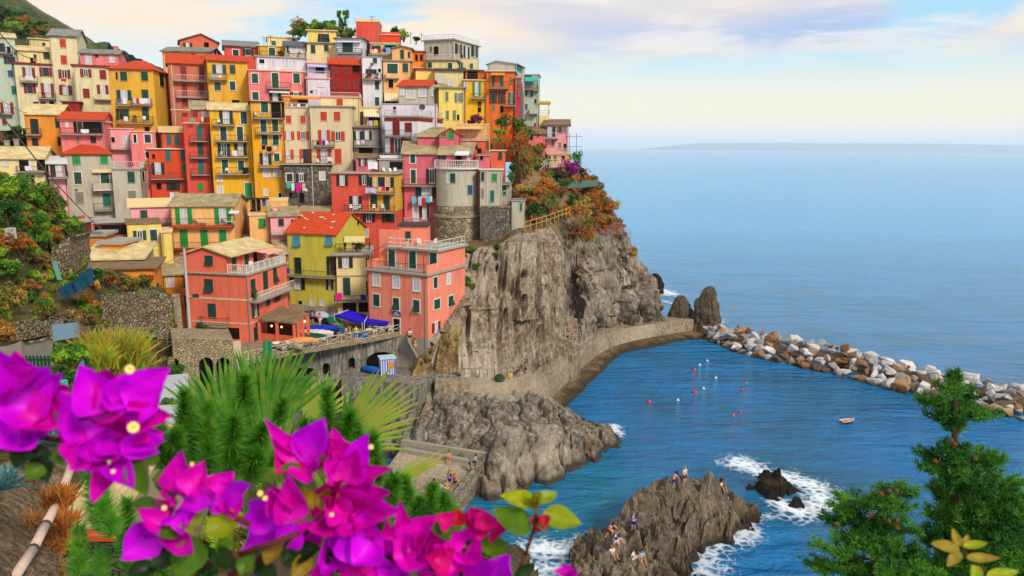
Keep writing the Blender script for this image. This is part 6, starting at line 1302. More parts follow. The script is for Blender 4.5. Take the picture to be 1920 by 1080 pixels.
B('1080,298,30,40', 125, 'green', 'green tree beside the pink point house', second='lime', name='small_tree', cat='tree'); B('1070,314,50,36', 124, 'magenta', 'bright magenta bougainvillea on the point below the pink house', name='bougainvillea_shrub'); B('1048,328,34,24', 123.5, 'purple', 'purple shrub beside the bright magenta bougainvillea', second='dark', name='bougainvillea_shrub')
B('1028,328,26,22', 122.5, 'lime', 'bright green shrub at the foot of the white stair on the point'); B('1060,340,50,12', 123, 'green', 'low green hedge on the point terrace'); B('1090,322,22,30', 125, 'dark', 'dark green shrub at the right end of the point terrace')
B('1004,394,44,46', 110.5, 'dark', 'large dark green tree beside the lowest grey buttress', second='green', name='small_tree', cat='tree'); B('1030,385,34,30', 112.5, 'olive', 'olive shrub right of the dark tree on the cliff', second='green'); B('1072,375,18,40', 121.5, 'green', 'narrow green creeper under the point terrace', second='dark'); B('1052,356,50,20', 121.5, 'rust', 'rusty shrub under the green net wall of the point terrace', second='brown')
# rusty dry scrub that lies on the upper cliff
g_ = np.random.default_rng(12); nr_, nc_ = CLIFF.shape[:2]
def on_cliff(lo, hi, s0, s1, count, mats, label, group, size, leaf=.2, n=330):
 for k in range(count):
  r_ = int(g_.uniform(lo, hi) * (nr_ - 1)); c_ = int(np.interp(g_.uniform(s0, s1), CS, np.arange(nc_))); p = CLIFF[r_, c_]; w_ = g_.uniform(*size); _bc[0] += 1
  o = empty('cliff_shrub', p - [0, 0, .3]); v, f = leaf_cloud((0, -.2, w_ * .28), (w_ * .62, w_ * .5, w_ * .42), n, leaf, 3000 + _bc[0], 6, 2.6, 0, .8); m_ = mats[int(g_.integers(0, len(mats)))]; mid_ = (lo + hi) / 2 * (nr_ - 1); q_ = ('lower' if r_ < mid_ else 'upper') + (' left' if c_ < np.interp((s0 + s1) / 2, CS, np.arange(nc_)) else ' right')
  link('foliage', npmesh('foliage', v, f, LEAFS[m_]), o); tag(o, dict(rust='rusty ', straw='straw coloured ', olive='olive ', brown='brown ', green='green ')[m_] + label + ', ' + q_, 'shrub', group)
on_cliff(.72, .84, CD[4], CD[6], 26, ['rust', 'rust', 'straw', 'olive', 'brown'], 'shrub on the cliff brow left of the cleft', 'rusty shrubs on the cliff brow left of the cleft', (1.6, 3.4))
on_cliff(.70, .95, CD[7], CD[12], 64, ['rust', 'rust', 'rust', 'straw', 'olive', 'brown'], 'shrub on the slope of the point right of the cleft', 'rusty shrubs on the upper slope of the point', (1.7, 4.2))
on_cliff(.64, .74, CD[8], CD[12], 16, ['straw', 'rust', 'olive'], 'tuft at the top edge of the bare cliff', 'straw tufts at the cliff edge', (1.0, 2.2))
on_cliff(.84, .99, CD[4], CD[6], 16, ['olive', 'green', 'rust', 'straw'], 'shrub on the bank under the orange houses', 'mixed shrubs on the bank', (1.6, 3.2))
on_cliff(.55, .72, CD[1], CD[3], 14, ['olive', 'green', 'rust'], 'tuft on the rock under the round tower', 'tufts under the round tower', (.8, 2.0))
on_cliff(.14, .3, CD[0], CD[2] - 1, 8, ['olive', 'straw'], 'tuft on the earth bank below the salmon pink house', 'tufts on the brown earth bank', (.5, 1.0), .12, 160)
# fences and terrace on the cliff
def fence(name, pts, hgt, mat, label, posts=8, rails=(0.35, .95), r=.05, cat='fence'):
 p0 = np.array(pts[0]); o = empty(name, p0); tag(o, label, cat); P_ = np.array(pts); s_ = np.r_[0, np.cumsum(np.linalg.norm(np.diff(P_, axis=0), axis=1))]
 q = np.stack([np.interp(np.linspace(0, s_[-1], posts), s_, P_[:, k]) for k in range(3)], 1) - p0
 for i in range(posts): MB().bar(q[i] - [0, 0, .3], q[i] + [0, 0, hgt], r, 5).build('post', mat, o)
 for i in range(posts - 1):
  for z in rails: MB().bar(q[i] + [0, 0, hgt * z], q[i + 1] + [0, 0, hgt * z], r * .8, 4).build('rail', mat, o)
 return o
YWOOD = plain('yellow_rail_paint', (214, 176, 96), .7, .2)
fence('wooden_fence', [P(984, 430, 107), P(1020, 420, 109.6), P(1068, 402, 116)], 1.1, YWOOD, 'yellow wooden railing climbing the cliff right of the lowest grey block', 11)
fence('stair_railing', [P(1012, 322, 122), P(1024, 312, 123), P(1056, 310, 124)], 1.1, WHITE, 'white stair railing leading to the pink point house', 9, (.3, .6, .95), .04, 'railing')
fence('wire_fence', [P(1098, 480, 118.8), P(1130, 455, 128), P(1158, 434, 132), P(1182, 452, 134)], 2.0, plain('grey_wire', (150, 146, 140)), 'leaning grey wire mesh fence at the edge of the point', 9, (.1, .3, .5, .7, .95), .045)
m = MB(); a, b, c_ = P(1034, 352, 121.5), P(1080, 350, 124.8), P(1121, 346, 130.5)
m.prism([tuple(a), tuple(b), tuple(c_), tuple(c_ + [0, 3, 0]), tuple(a + [0, 4, 0])], (0, 0, -.25)); o = m.build('point_terrace', CONC); tag(o, 'flat garden terrace on the point below the pink house', 'terrace')
o = MB().prism([tuple(a + [0, -.06, -.2]), tuple(b + [0, -.06, -.2]), tuple(b + [0, -.06, .85]), tuple(a + [0, -.06, .85])], (0, .04, 0)).prism([tuple(b + [.01, -.06, -.2]), tuple(c_ + [0, -.06, -.2]), tuple(c_ + [0, -.06, .85]), tuple(b + [.01, -.06, .85])], (0, .04, 0)).build('netting', plain('green_netting', (92, 124, 112), .9, .1)); tag(o, 'grey green netting along the edge of the point terrace', 'netting')
for u, lab in ((1041, 'left'), (1053, 'right')): p = P(u, 346, 123.6); q = chair(p, 2.0 + u); tag(q, 'white chair on the point terrace, %s one of two' % lab, 'chair', 'white chairs on the terraces')
o = empty('scaffold', P(1066, 300, 127)); tag(o, 'thin metal scaffold poles at the seaward corner of the pink point house', 'scaffold')
for u in (1068, 1081): a, b = P(u, 310, 127), P(u, 250, 127); MB().bar(a - np.array(o.location), b - np.array(o.location), .035, 4).build('pole', IRON, o)
for v in (256, 275, 290): a, b = P(1060, v, 127), P(1092, v, 127); MB().bar(a - np.array(o.location), b - np.array(o.location), .03, 4).build('pole', IRON, o)
a, b = P(1122, 352, 126), P(1145, 332, 127); o = MB().bar((0, 0, 0), b - a, .06, 4, .03).build('agave_stalk', plain('dead_stalk', (150, 130, 100)), None, a); tag(o, 'dead agave flower stalk leaning out over the sea', 'plant')
# ---- left hillside shrubs and stones
def hill_y(u, v): return float(tps(HILLC, np.array([[u, v]], float))[0]) - .3
HB = [('25,350,90,60', 70, 'green', 'lime'), ('85,372,70,70', 73, 'green', 'olive'), ('15,400,70,60', 68, 'dark', 'green'), ('60,410,60,50', 70, 'green', 'rust'), ('105,400,46,44', 77, 'lime', 'green'), ('95,440,50,40', 76, 'rust', 'olive'),
 ('40,455,60,44', 68, 'brown', 'rust'), ('10,450,40,50', 66, 'rust', 'brown'), ('70,480,60,44', 70, 'brown', 'olive'), ('20,500,60,50', 63, 'green', 'lime'), ('55,535,50,36', 64, 'rust', 'brown'), ('110,480,30,30', 76, 'olive', 'brown'),
 ('20,560,70,70', 58, 'olive', 'straw'), ('85,575,60,44', 61, 'olive', 'green'), ('60,548,40,30', 62, 'dark', 'green'), ('125,590,60,40', 64, 'brown', 'straw'), ('160,560,50,40', 68, 'rust', 'straw'), ('165,592,50,34', 68, 'brown', 'olive'), ('10,620,50,50', 53, 'rust', 'straw'),
 ('205,520,44,40', 80, 'olive', 'red'), ('240,530,50,40', 81, 'rust', 'olive'), ('180,515,36,30', 79, 'green', 'dark'), ('270,522,44,26', 82, 'olive', 'red'), ('225,552,40,24', 79, 'dark', 'olive'), ('130,470,16,26', 80, 'lime', 'gold'), ('155,490,26,24', 80, 'lime', 'green'), ('125,425,30,30', 78, 'olive', 'green')]
for i, (s_, Y, m1, m2) in enumerate(HB):
 names = dict(green='green', lime='bright green', dark='dark green', rust='rusty', brown='brown', olive='olive', straw='straw coloured'); _u = float(s_.split(',')[0]); place = 'at the left edge' if _u < 30 else 'near the left edge' if _u < 75 else 'mid slope' if _u < 150 else 'near the lean-to' if _u < 230 else 'beside the steps'; zone = ('above the walls' if i < 12 else 'by the tarpaulin' if i < 19 else 'below the sheds')
 _u, _v, _a, _b = (float(x) for x in s_.split(',')); Y = hill_y(_u, _v + _b * .3) - px(Y, _a) * .35
 B(s_, Y, m1, '%s and %s shrub on the hillside %s' % (names[m1], names.get(m2, m2), zone + ' ' + place), 'shrubs on the left hillside', m2, leaf=px(Y, 3.0))
RUB2 = stonemat('dry_stone', [(168, 146, 110), (198, 178, 142), (134, 116, 88), (214, 198, 166)], 2.2, (110, 90, 60), .09, 1.0, 1.4)
def pwall(name, pts, mat, label, thick=.8):
 """stone wall face given by photo points (u, vtop, vbottom, Y)"""
 if name == 'dry_stone_wall': pts = [(u, a, b, hill_y(u, b) - .1) for u, a, b, y in pts]
 T = np.array([P(u, a, y) for u, a, b, y in pts]); Bm = np.array([P(u, b, y - .3) for u, a, b, y in pts]); n = 14
 f = lambda A: np.stack([np.interp(np.linspace(0, len(pts) - 1, (len(pts) - 1) * n + 1), np.arange(len(pts)), A[:, k]) for k in range(3)], 1)
 T, Bm = f(T), f(Bm); T[:, 2] += .18 * fbm(T * 1.1, 4, 5); rows = [T + [0, thick, -.1]] + [T * (1 - t) + Bm * t + np.array([0, -1, 0]) * .13 * fbm((T * (1 - t) + Bm * t) * 1.6, 4, 3)[:, None] for t in np.linspace(0, 1, 16)]
 v = np.concatenate(rows); c = v[0].copy(); o = link(name, npmesh(name, v - c, grid_faces(len(rows), len(T))[:, ::-1], mat, False), None, c); tag(o, label, 'wall'); return o
pwall('dry_stone_wall', [(96, 462, 505, 77), (130, 446, 520, 80), (168, 434, 492, 84)], RUB2, 'mossy dry stone wall on the left hillside above the blue tarpaulin')
pwall('dry_stone_wall', [(190, 552, 618, 74), (240, 548, 630, 77), (285, 545, 632, 80), (322, 560, 640, 80)], RUB2, 'tall rubble retaining wall below the garden plants left of the steps')
pwall('dry_stone_wall', [(30, 605, 640, 52), (70, 598, 632, 55), (118, 592, 622, 60)], RUB2, 'low broken stone terrace wall among shrubs at far left')
def tarp():
 U, V = np.meshgrid(np.linspace(0, 1, 22), np.linspace(0, 1, 14)); yt = min(hill_y(140, 545), hill_y(115, 555)) - 1.5; a, b, c, d = P(108, 545, yt - 1), P(172, 500, yt + 1.5), P(176, 532, yt), P(120, 560, yt - 1.5)
 p = (a * (1 - U.ravel()[:, None]) + b * U.ravel()[:, None]) * (1 - V.ravel()[:, None]) + (d * (1 - U.ravel()[:, None]) + c * U.ravel()[:, None]) * V.ravel()[:, None]
 p = p + np.array([0, -.5, .25]) * fbm(np.stack([U.ravel() * 6, V.ravel() * 2.5, U.ravel() * 0], 1), 4, 6)[:, None]
 o = link('tarpaulin', npmesh('tarpaulin', p - a, grid_faces(14, 22)[:, ::-1], cloth('tarp', (24, 66, 88)), True), None, a); tag(o, 'crumpled dark blue tarpaulin stretched on the left hillside', 'tarpaulin')
tarp()
a, b = P(97, 490, hill_y(100, 525) - .8), P(107, 525, hill_y(105, 525) - 1.2); o = MB().prism([(0, 0, 0), (.4, 0, 0), (.4 + (b - a)[0], (b - a)[1], (b - a)[2]), tuple(b - a)], (0, .06, 0)).build('plank', plain('turquoise_board', (120, 196, 180)), None, a); tag(o, 'turquoise board leaning on the left hillside', 'board')
a = P(8, 428, hill_y(10, 440) - 1.5); o = MB().box(0, px(66, 12), 0, .6, -.9, 0).build('water_tank', plain('pale_tank', (196, 196, 186)), None, a); tag(o, 'pale water tank among shrubs at the left edge', 'tank')
for k, (u, v) in enumerate(((144, 407), (154, 405), (170, 408))):
 p = P(u, v, 92); MBo = MB().lathe([(.28, -.6), (.28, .0), (.32, .05)], n=10).build('chimney_pot', plain('terracotta_pot', (226, 120, 84)), None, p); tag(MBo, 'orange chimney pot in front of the grey house, %s of three' % ('leftmost', 'middle', 'rightmost')[k], 'chimney pot', 'orange chimney pots')
o = MB().prism([tuple(P(128, 412, 92)), tuple(P(195, 407, 92)), tuple(P(200, 410, 90)), tuple(P(140, 416, 90))], (0, 0, -.2)).build('flat_roof', ROOF['slab']); tag(o, 'thin grey slab carrying the chimney pots', 'roof')
o = empty('iron_pergola', P(118, 432, 90)); tag(o, 'rusty iron pergola posts under the slab with the chimney pots', 'pergola')
for u in (118, 132, 145, 152, 158, 164): a, b = P(u, 432, 90.5), P(u, 414, 90.5); MB().bar(a - np.array(o.location), b - np.array(o.location), .04, 4).build('post', IRON, o)
h = H('orange wall under the chimney pot slab', 128, 172, 173, 416, 436, 91.5, 'terra', D=2, ext=2, name='wall', cat='wall', group=None)
# street pole with lamp, cables
a, b = P(357, 633, 82), P(345, 466, 82); a = np.array([b[0], b[1], a[2]]); o = empty('street_pole', a); H_ = b[2] - a[2]; MB().bar((0, 0, 0), (0, 0, H_), .2, 10, .13).build('pole', plain('pale_concrete_pole', (196, 192, 190), .8), o); MB().bar((0, 0, H_ * .44), (.9, -.2, H_ * .47), .05, 5).build('arm', IRON, o); MB().box(.7, 1.3, -.35, -.05, H_ * .46, H_ * .5).build('lamp_head', IRON, o); tag(o, 'tall pale street pole with a small lamp arm beside the big salmon house', 'pole')
def cable(pts, label, r=.03):
 P0 = np.array(pts[0]); o = MB().tube([p - P0 for p in pts], [r] * len(pts), 4).build('cable', plain('grey_cable', (150, 140, 126)), None, P0); tag(o, label, 'cable')
def sag(a, b, s, n=10): a = np.array(a); b = np.array(b); return [a + (b - a) * t - np.array([0, 0, s * 4 * t * (1 - t)]) for t in np.linspace(0, 1, n)]
cable(sag(P(-30, 172, 60), P(191, 430, 91), .8), 'thick slack cable crossing the left houses down to the slab roofed shed', .07); cable(sag(P(-20, 36, 80), P(58, 108, 138), 1.0), 'cable crossing the cream house at the upper left', .08); cable(sag(P(345, 470, 82), P(290, 500, 90), .3), 'short cable from the street pole', .03)
cable(sag(P(-20, 170, 110), P(60, 215, 122), .5), 'thin cable in front of the pale green house', .05)
# white fence run and pale blue screen on the ramp at left
fence('white_railing', [P(150, 640, 60), P(215, 630, 66), P(330, 644, 74)], 1.15, PIPE, 'grey metal railing on the ramp below the rubble wall', 12, (.05, .5, .98), .022, 'railing')
o = fence('white_railing', [P(98, 645, 52), P(120, 628, 56), P(150, 632, 58)], 1.3, PIPE, 'pale blue screened railing corner at the left end of the ramp', 6, (.05, .35, .65, .98), .025, 'railing'); a, b = P(100, 640, 52.6), P(147, 632, 58.2); MB().prism([tuple(a - np.array(o.location)), tuple(b - np.array(o.location)), tuple(b - np.array(o.location) + [0, 0, 1.2]), tuple(a - np.array(o.location) + [0, 0, 1.2])], (0, .05, 0)).build('screen', plain('pale_blue_screen', (150, 184, 208)), o)
pwall('concrete_wall', [(-30, 652, 700, 38), (40, 644, 700, 41), (98, 634, 690, 46)], CONC, 'plain grey concrete wall at the left edge behind the green picket fence', .4)
# yellow grass clump, green shrub, picket fence
def grass_clump(u, v, wd, ht, Y, mats, label, n=900, seed=1):
 c = P(u, v + ht / 2, Y); g = np.random.default_rng(seed); w_ = px(Y, wd) / 2; H_ = px(Y, ht); o = empty('grass_clump', c)
 for mi, mt in enumerate(mats):
  k = n // len(mats); b = np.stack([g.normal(0, .42, k) * w_, g.normal(0, .35, k) * w_, np.zeros(k) - .2], 1); L = H_ * g.uniform(.45, 1.05, k); d = np.stack([g.normal(0, .32, k), g.normal(0, .3, k), np.ones(k)], 1); d /= np.linalg.norm(d, axis=1, keepdims=True)
  s = np.stack([-d[:, 2], d[:, 0] * 0, d[:, 0]], 1); s += g.normal(0, .3, (k, 3)); s /= np.linalg.norm(s, axis=1, keepdims=True); wd_ = px(Y, 1.7)
  m_ = b + d * L[:, None] * .55; t_ = b + d * L[:, None] + np.stack([d[:, 0] * L * .35, d[:, 1] * L * .3, -.12 * L], 1)
  v_ = np.stack([b - s * wd_, b + s * wd_, m_ + s * wd_, t_, m_ - s * wd_], 1).reshape(-1, 3); f4 = (np.arange(k) * 5)[:, None] + np.array([0, 1, 2, 4]); me = npmesh('blades', v_, np.concatenate([(np.arange(k) * 5)[:, None] + np.array([0, 1, 2, 4]), (np.arange(k) * 5)[:, None] + np.array([4, 2, 3, 3])]), LEAFS[mt]) if False else None
  tri = np.concatenate([(np.arange(k) * 5)[:, None] + np.array(q) for q in ((0, 1, 2), (0, 2, 4), (4, 2, 3))]); link('blades', npmesh('blades', v_, tri, LEAFS[mt]), o)
 tag(o, label, 'grass clump')
grass_clump(212, 640, 110, 100, 40, ['gold', 'straw', 'lime'], 'big yellow green reedy grass clump in front of the ramp railing', 1500, 4); grass_clump(180, 655, 60, 60, 37, ['gold', 'lime'], 'smaller yellow grass tuft left of the big reedy clump', 600, 9); grass_clump(262, 670, 50, 50, 42, ['straw', 'olive'], 'dry grass tuft right of the big reedy clump', 500, 10)
B('130,665,90,60', 30, 'lime', 'leafy bright green vine over the garden gate post', second='green', leaf=.11); B('120,705,60,60', 29, 'dark', 'dark green shrub below the leafy vine', second='green', leaf=.11); B('160,700,40,80', 29.5, 'dark', 'dark ivy column right of the leafy vine', second='green', leaf=.1)
o = empty('picket_fence', P(44, 690, 27)); tag(o, 'dark green wooden picket fence behind the magenta flowers', 'fence'); GP = plain('picket_green', (20, 74, 52))
for k in range(8): p = P(44 + k * 6.9, 690, 27) - np.array(o.location); MB().prism([(p[0] - .045, 0, -.3), (p[0] + .045, 0, -.3), (p[0] + .045, 0, .42), (p[0], 0, .5), (p[0] - .045, 0, .42)], (0, .03, 0)).build('picket', GP, o)
for z in (-.05, .27): MB().box(-.1, P(97, 690, 27)[0] - o.location[0], .032, .07, z, z + .07).build('rail', GP, o)
o = empty('tarp_roll', P(140, 715, 27)); MB().tube([(0, 0, -1.0), (.05, 0, -.2), (.2, .1, .45), (.32, .1, .75)], [.16, .12, .14, .06], 7).build('roll', cloth('tarp2', (70, 120, 130)), o, smooth=True); tag(o, 'rolled grey blue garden cloth hanging by the dark ivy', 'cloth')
o = MB().lathe([(.12, 0), (.13, .25), (.13, .26)], n=12).build('bucket', plain('turquoise_plastic', (40, 180, 160)), None, P(121, 727, 25)); tag(o, 'small turquoise bucket below the leafy vine', 'bucket')
# white slatted roof behind the bougainvillea
o = empty('slatted_roof', P(320, 790, 46)); tag(o, 'white grey slatted roof below the arched stone building', 'roof')
A_, B_, C_, D_ = P(296, 705, 66), P(352, 700, 66), P(360, 800, 47), P(270, 812, 45)
for k in range(14):
 t0, t1 = k / 14, (k + .86) / 14; q = [A_ * (1 - t0) + D_ * t0, B_ * (1 - t0) + C_ * t0, B_ * (1 - t1) + C_ * t1, A_ * (1 - t1) + D_ * t1]; MB().prism([tuple(p - np.array(o.location)) for p in q], (0, 0, -.12)).build('plank', plain('pale_slats', (206, 204, 208), .8), o)
# ================================================================== PEOPLE
def skin(name, verts, edges, rad, sub=1):
 me = bpy.data.meshes.new('tmp'); me.from_pydata(verts, edges, []); o = bpy.data.objects.new('tmp', me); col.objects.link(o)
 sk = o.modifiers.new('s', 'SKIN'); me.skin_vertices.new() if not me.skin_vertices else None
 for i, r in enumerate(rad): me.skin_vertices[0].data[i].radius = (r, r) if not isinstance(r, tuple) else r
 me.skin_vertices[0].data[0].use_root = True
 ss = o.modifiers.new('u', 'SUBSURF'); ss.levels = sub
 dg = bpy.context.evaluated_depsgraph_get(); out = bpy.data.meshes.new_from_object(o.evaluated_get(dg)); out.name = name
 bpy.data.objects.remove(o); out.polygons.foreach_set('use_smooth', [True] * len(out.polygons)); out.materials.clear(); out.materials.append(None); return out
J = ['pelvis', 'chest', 'neck', 'head', 'crown', 'hipL', 'kneeL', 'ankL', 'toeL', 'hipR', 'kneeR', 'ankR', 'toeR', 'shL', 'elL', 'wrL', 'haL', 'shR', 'elR', 'wrR', 'haR']
POSES = dict(
stand=[(0, 0, .95), (0, 0, 1.28), (0, 0, 1.48), (0, -.02, 1.60), (0, -.01, 1.72), (.09, 0, .90), (.10, -.02, .50), (.11, .02, .08), (.12, -.14, .03), (-.09, 0, .90), (-.12, -.06, .50), (-.13, -.02, .08), (-.15, -.18, .03), (.19, 0, 1.40), (.25, .02, 1.12), (.24, -.10, .88), (.23, -.15, .80), (-.19, 0, 1.40), (-.26, .0, 1.13), (-.22, -.16, .95), (-.18, -.22, .92)],
sit=[(0, 0, .12), (0, .06, .45), (0, .06, .65), (0, .03, .78), (0, .03, .90), (.09, -.02, .11), (.13, -.38, .34), (.14, -.62, .06), (.15, -.76, .03), (-.09, -.02, .11), (-.14, -.36, .36), (-.15, -.58, .06), (-.16, -.72, .03), (.19, .06, .57), (.26, .04, .30), (.20, -.20, .30), (.17, -.27, .30), (-.19, .06, .57), (-.27, .16, .32), (-.28, .22, .06), (-.28, .22, .0)],
chair=[(0, 0, .52), (0, .04, .85), (0, .04, 1.05), (0, .01, 1.18), (0, .01, 1.30), (.09, -.02, .51), (.11, -.42, .52), (.11, -.44, .10), (.12, -.58, .04), (-.09, -.02, .51), (-.12, -.42, .52), (-.12, -.46, .10), (-.13, -.60, .04), (.19, .04, .97), (.25, -.04, .72), (.16, -.30, .72), (.12, -.37, .73), (-.19, .04, .97), (-.25, -.02, .70), (-.17, -.28, .74), (-.13, -.35, .76)],
lie=[(0, 0, .13), (0, .34, .16), (0, .55, .18), (0, .68, .20), (0, .80, .20), (.09, -.04, .12), (.12, -.44, .20), (.13, -.84, .10), (.13, -.90, .18), (-.09, -.04, .12), (-.13, -.46, .13), (-.15, -.88, .09), (-.16, -.94, .17), (.19, .46, .15), (.38, .30, .10), (.44, .06, .08), (.45, -.02, .07), (-.19, .46, .15), (-.40, .52, .10), (-.34, .76, .10), (-.28, .82, .10)],
climb=[(0, 0, .70), (0, -.18, .98), (0, -.30, 1.14), (0, -.38, 1.24), (0, -.42, 1.36), (.09, 0, .66), (.15, -.32, .58), (.15, -.22, .12), (.16, -.36, .06), (-.09, 0, .66), (-.13, .0, .34), (-.14, .22, .06), (-.15, .08, .02), (.19, -.26, 1.08), (.27, -.48, .92), (.24, -.66, .80), (.22, -.73, .78), (-.19, -.26, 1.08), (-.28, -.30, .80), (-.22, -.46, .66), (-.2, -.52, .62)])
BE = [(0, 1), (1, 2), (2, 3), (3, 4), (0, 5), (5, 6), (6, 7), (7, 8), (0, 9), (9, 10), (10, 11), (11, 12), (1, 13), (13, 14), (14, 15), (15, 16), (1, 17), (17, 18), (18, 19), (19, 20)]
BR = [.13, .14, .055, .10, .07, .095, .06, .04, .035, .095, .06, .04, .035, .06, .043, .03, .032, .06, .043, .03, .032]
_ps = {}
def pose_meshes(p):
 if p in _ps: return _ps[p]
 v = [Vector(q) for q in POSES[p]]; body = skin('person', v, BE, BR)
 mid = lambda a, b, t: v[a].lerp(v[b], t)
 sv = [v[0] + (v[1] - v[0]) * .15, v[1], mid(1, 2, .55), v[13], mid(13, 14, .75), v[17], mid(17, 18, .75)]; shirt = skin('shirt', sv, [(0, 1), (1, 2), (1, 3), (3, 4), (1, 5), (5, 6)], [.145, .158, .07, .078, .06, .078, .06])
 tv = [v[0] + (v[1] - v[0]) * .1, v[5], mid(5, 6, .75), v[9], mid(9, 10, .75)]; shorts = skin('shorts', tv, [(0, 1), (1, 2), (0, 3), (3, 4)], [.145, .112, .085, .112, .085])
 d = (v[4] - v[3]).normalized(); hv = [v[3] + d * .04 + Vector((0, .03, 0)), v[4] + Vector((0, .02, .0)), v[3] + Vector((0, .055, -.03))]; hair = skin('hair', hv, [(0, 1), (0, 2)], [.105, .085, .07])
 _ps[p] = (body, shirt, shorts, hair); return _ps[p]
SKINM = [plain('skin_tan', (206, 150, 116), .6, .3, .1), plain('skin_fair', (226, 176, 146), .6, .3, .1)]; HAIRM = [plain('hair_dark', (40, 30, 26), .7), plain('hair_brown', (92, 64, 40), .7), plain('hair_fair', (170, 130, 80), .7)]
def person(p, pose, shirt, shorts, label, rz=0.0, group=None, s=1.0):
 b, sh, st, hr = pose_meshes(pose); k = int(abs(p[0] * 31 + p[1] * 17)) 
 o = link('person', b, None, p, (0, 0, rz)); o.scale = (s, s, s)
 def mat(q, m): q.material_slots[0].link = 'OBJECT'; q.material_slots[0].material = m
 mat(o, SKINM[k % 2])
 if shirt: mat(link('shirt', sh, o), cloth(shirt, CL[shirt]))
 mat(link('shorts', st, o), cloth(shorts, CL[shorts])); mat(link('hair', hr, o), HAIRM[k % 3]); tag(o, label, 'person', group)
def ground_at(objn, u, v):
 """where the line of sight through a photo point meets the scene"""
 dg = bpy.context.evaluated_depsgraph_get(); d = Vector(ray(u, v)).normalized(); ob = bpy.data.objects[objn]; hit, loc, nrm, idx = ob.ray_cast(ob.matrix_world.inverted() @ Vector((0, 0, CAMZ)), d)
 return np.array(ob.matrix_world @ loc) if hit else None
for (u, v, ps, sh, st, lab, rz) in [
 (1262, 912, 'climb', None, 'cobalt', 'person in blue shorts sitting on the highest left peak of the jagged ridge', 2.2), (1283, 908, 'stand', 'white', 'black', 'person in a white shirt standing on the left peak of the jagged ridge', .6),
 (1354, 917, 'sit', 'white', 'red', 'person in white on a red towel near the right peak of the jagged ridge', .3), (1187, 996, 'stand', 'royal', 'royal', 'person in bright blue standing on the left shoulder of the jagged ridge', 2.6),
 (1141, 1006, 'climb', None, 'red', 'bare chested person in red shorts at the concrete slab of the jagged ridge', 1.0), (1155, 1015, 'sit', None, 'peach', 'sunbather sitting above the blue towel on the jagged ridge', 1.4), (1153, 1027, 'climb', 'cobalt', 'white', 'person in a blue top bending beside the sunbather on the jagged ridge', .8),
 (1148, 1042, 'sit', 'white', 'peach', 'person in white sitting lowest beside the concrete slab on the ridge', .5), (1188, 1048, 'sit', 'white', 'white', 'person in white sitting on the lower rocks of the ridge', 1.2), (1203, 1050, 'sit', 'sky', 'black', 'person in pale blue sitting right of the one in white on the lower ridge', .2)]:
 p = ground_at('shore_rock', u, v)
 if p is not None: person(p - [0, 0, .04], ps, sh, st, lab, rz, 'people on the rocks')
for (u, v, ps, sh, st, lab, rz) in [(814, 922, 'chair', 'black', 'black', 'person in black sitting on the front wall of the bathing terrace', 3.0), (826, 927, 'chair', 'lilac', 'cobalt', 'person in lilac sitting on the front wall of the bathing terrace', 2.8), (838, 924, 'chair', None, 'beige', 'bare chested person among those on the front wall of the bathing terrace', 3.3), (843, 914, 'stand', 'black', 'royal', 'person in black standing behind the sitting group on the bathing terrace', 2.4), (852, 912, 'chair', 'red', 'black', 'person in red at the corner of the bathing terrace', 2.0),
 (881, 882, 'chair', 'royal', 'white', 'person in blue on the rubble wall at the far end of the bathing terrace', -1.9), (891, 874, 'chair', 'lilac', 'black', 'person in lilac on the rubble wall at the far end of the bathing terrace', -1.7), (842, 868, 'chair', None, 'red', 'sunbather on the low bench at the back of the bathing terrace', .0)]:
 person(PZ(u, v, TZ), ps, sh, st, lab, rz, 'people on the bathing terrace')
for (u, v, sh, st, lab, rz, ps) in [(668, 637, 'yellow', 'black', 'person in a yellow shirt standing at the lattice railing', .4, 'stand'), (657, 638, 'black', 'beige', 'person in black leaning at the lattice railing', 2.8, 'stand'), (650, 638, 'orange', 'black', 'person in orange beside the one in black at the lattice railing', -2.0, 'stand'), (600, 612, 'red', 'white', 'person in red near the white covered boat', 1.0, 'stand'), (586, 607, 'peach', 'royal', 'person in peach by the pavilion pillars', 2.0, 'stand'),
 (709, 618, 'white', 'black', 'diner in white at the nearest table under the blue awnings', 1.2, 'chair'), (718, 614, 'white', 'peach', 'diner in white at the table before the dark doorway', -1.4, 'chair'), (700, 613, 'black', 'black', 'diner in black under the blue awnings', .3, 'chair'), (723, 619, 'pink', 'white', 'diner in pink at the table before the dark doorway', 2.4, 'chair'), (690, 612, 'red', 'black', 'diner in red under the blue awnings', 1.9, 'chair'), (676, 610, 'sky', 'black', 'diner in pale blue under the left blue awning', -.6, 'chair')]:
 person(PZ(u, v, ZS), ps, sh, st, lab, rz, 'people on the square')
person(PZ(769, 642, 10.2), 'stand', 'white', 'black', 'person in white at the top of the stairs to the quay', .5, 'people on the stairs'); person(PZ(779, 660, 9.0), 'stand', 'red', 'beige', 'person in red halfway down the stairs to the quay', .2, 'people on the stairs'); person(PZ(790, 697, QZ), 'stand', 'white', 'black', 'person in white on the quay below the stairs', 1.0, 'people on the quay')
person(PZ(968, 708, 5.6), 'climb', 'black', 'cobalt', 'person in dark wetsuit crouching on the cliff walkway', 1.2); person(PZ(985, 703, 5.4), 'stand', 'orange', 'black', 'person in orange on the cliff walkway behind the crouching one', 2.2)
o = MB().lathe([(.05, -.3), (.3, -.22), (.36, 0), (.3, .2), (.05, .28)], n=12).build('dry_bag', cloth('yellow', (250, 210, 20)), None, PZ(957, 709, 5.75) + [0, 0, .3], (R(90), 0, 1.0)); tag(o, 'bright yellow dry bag on the cliff walkway', 'bag')
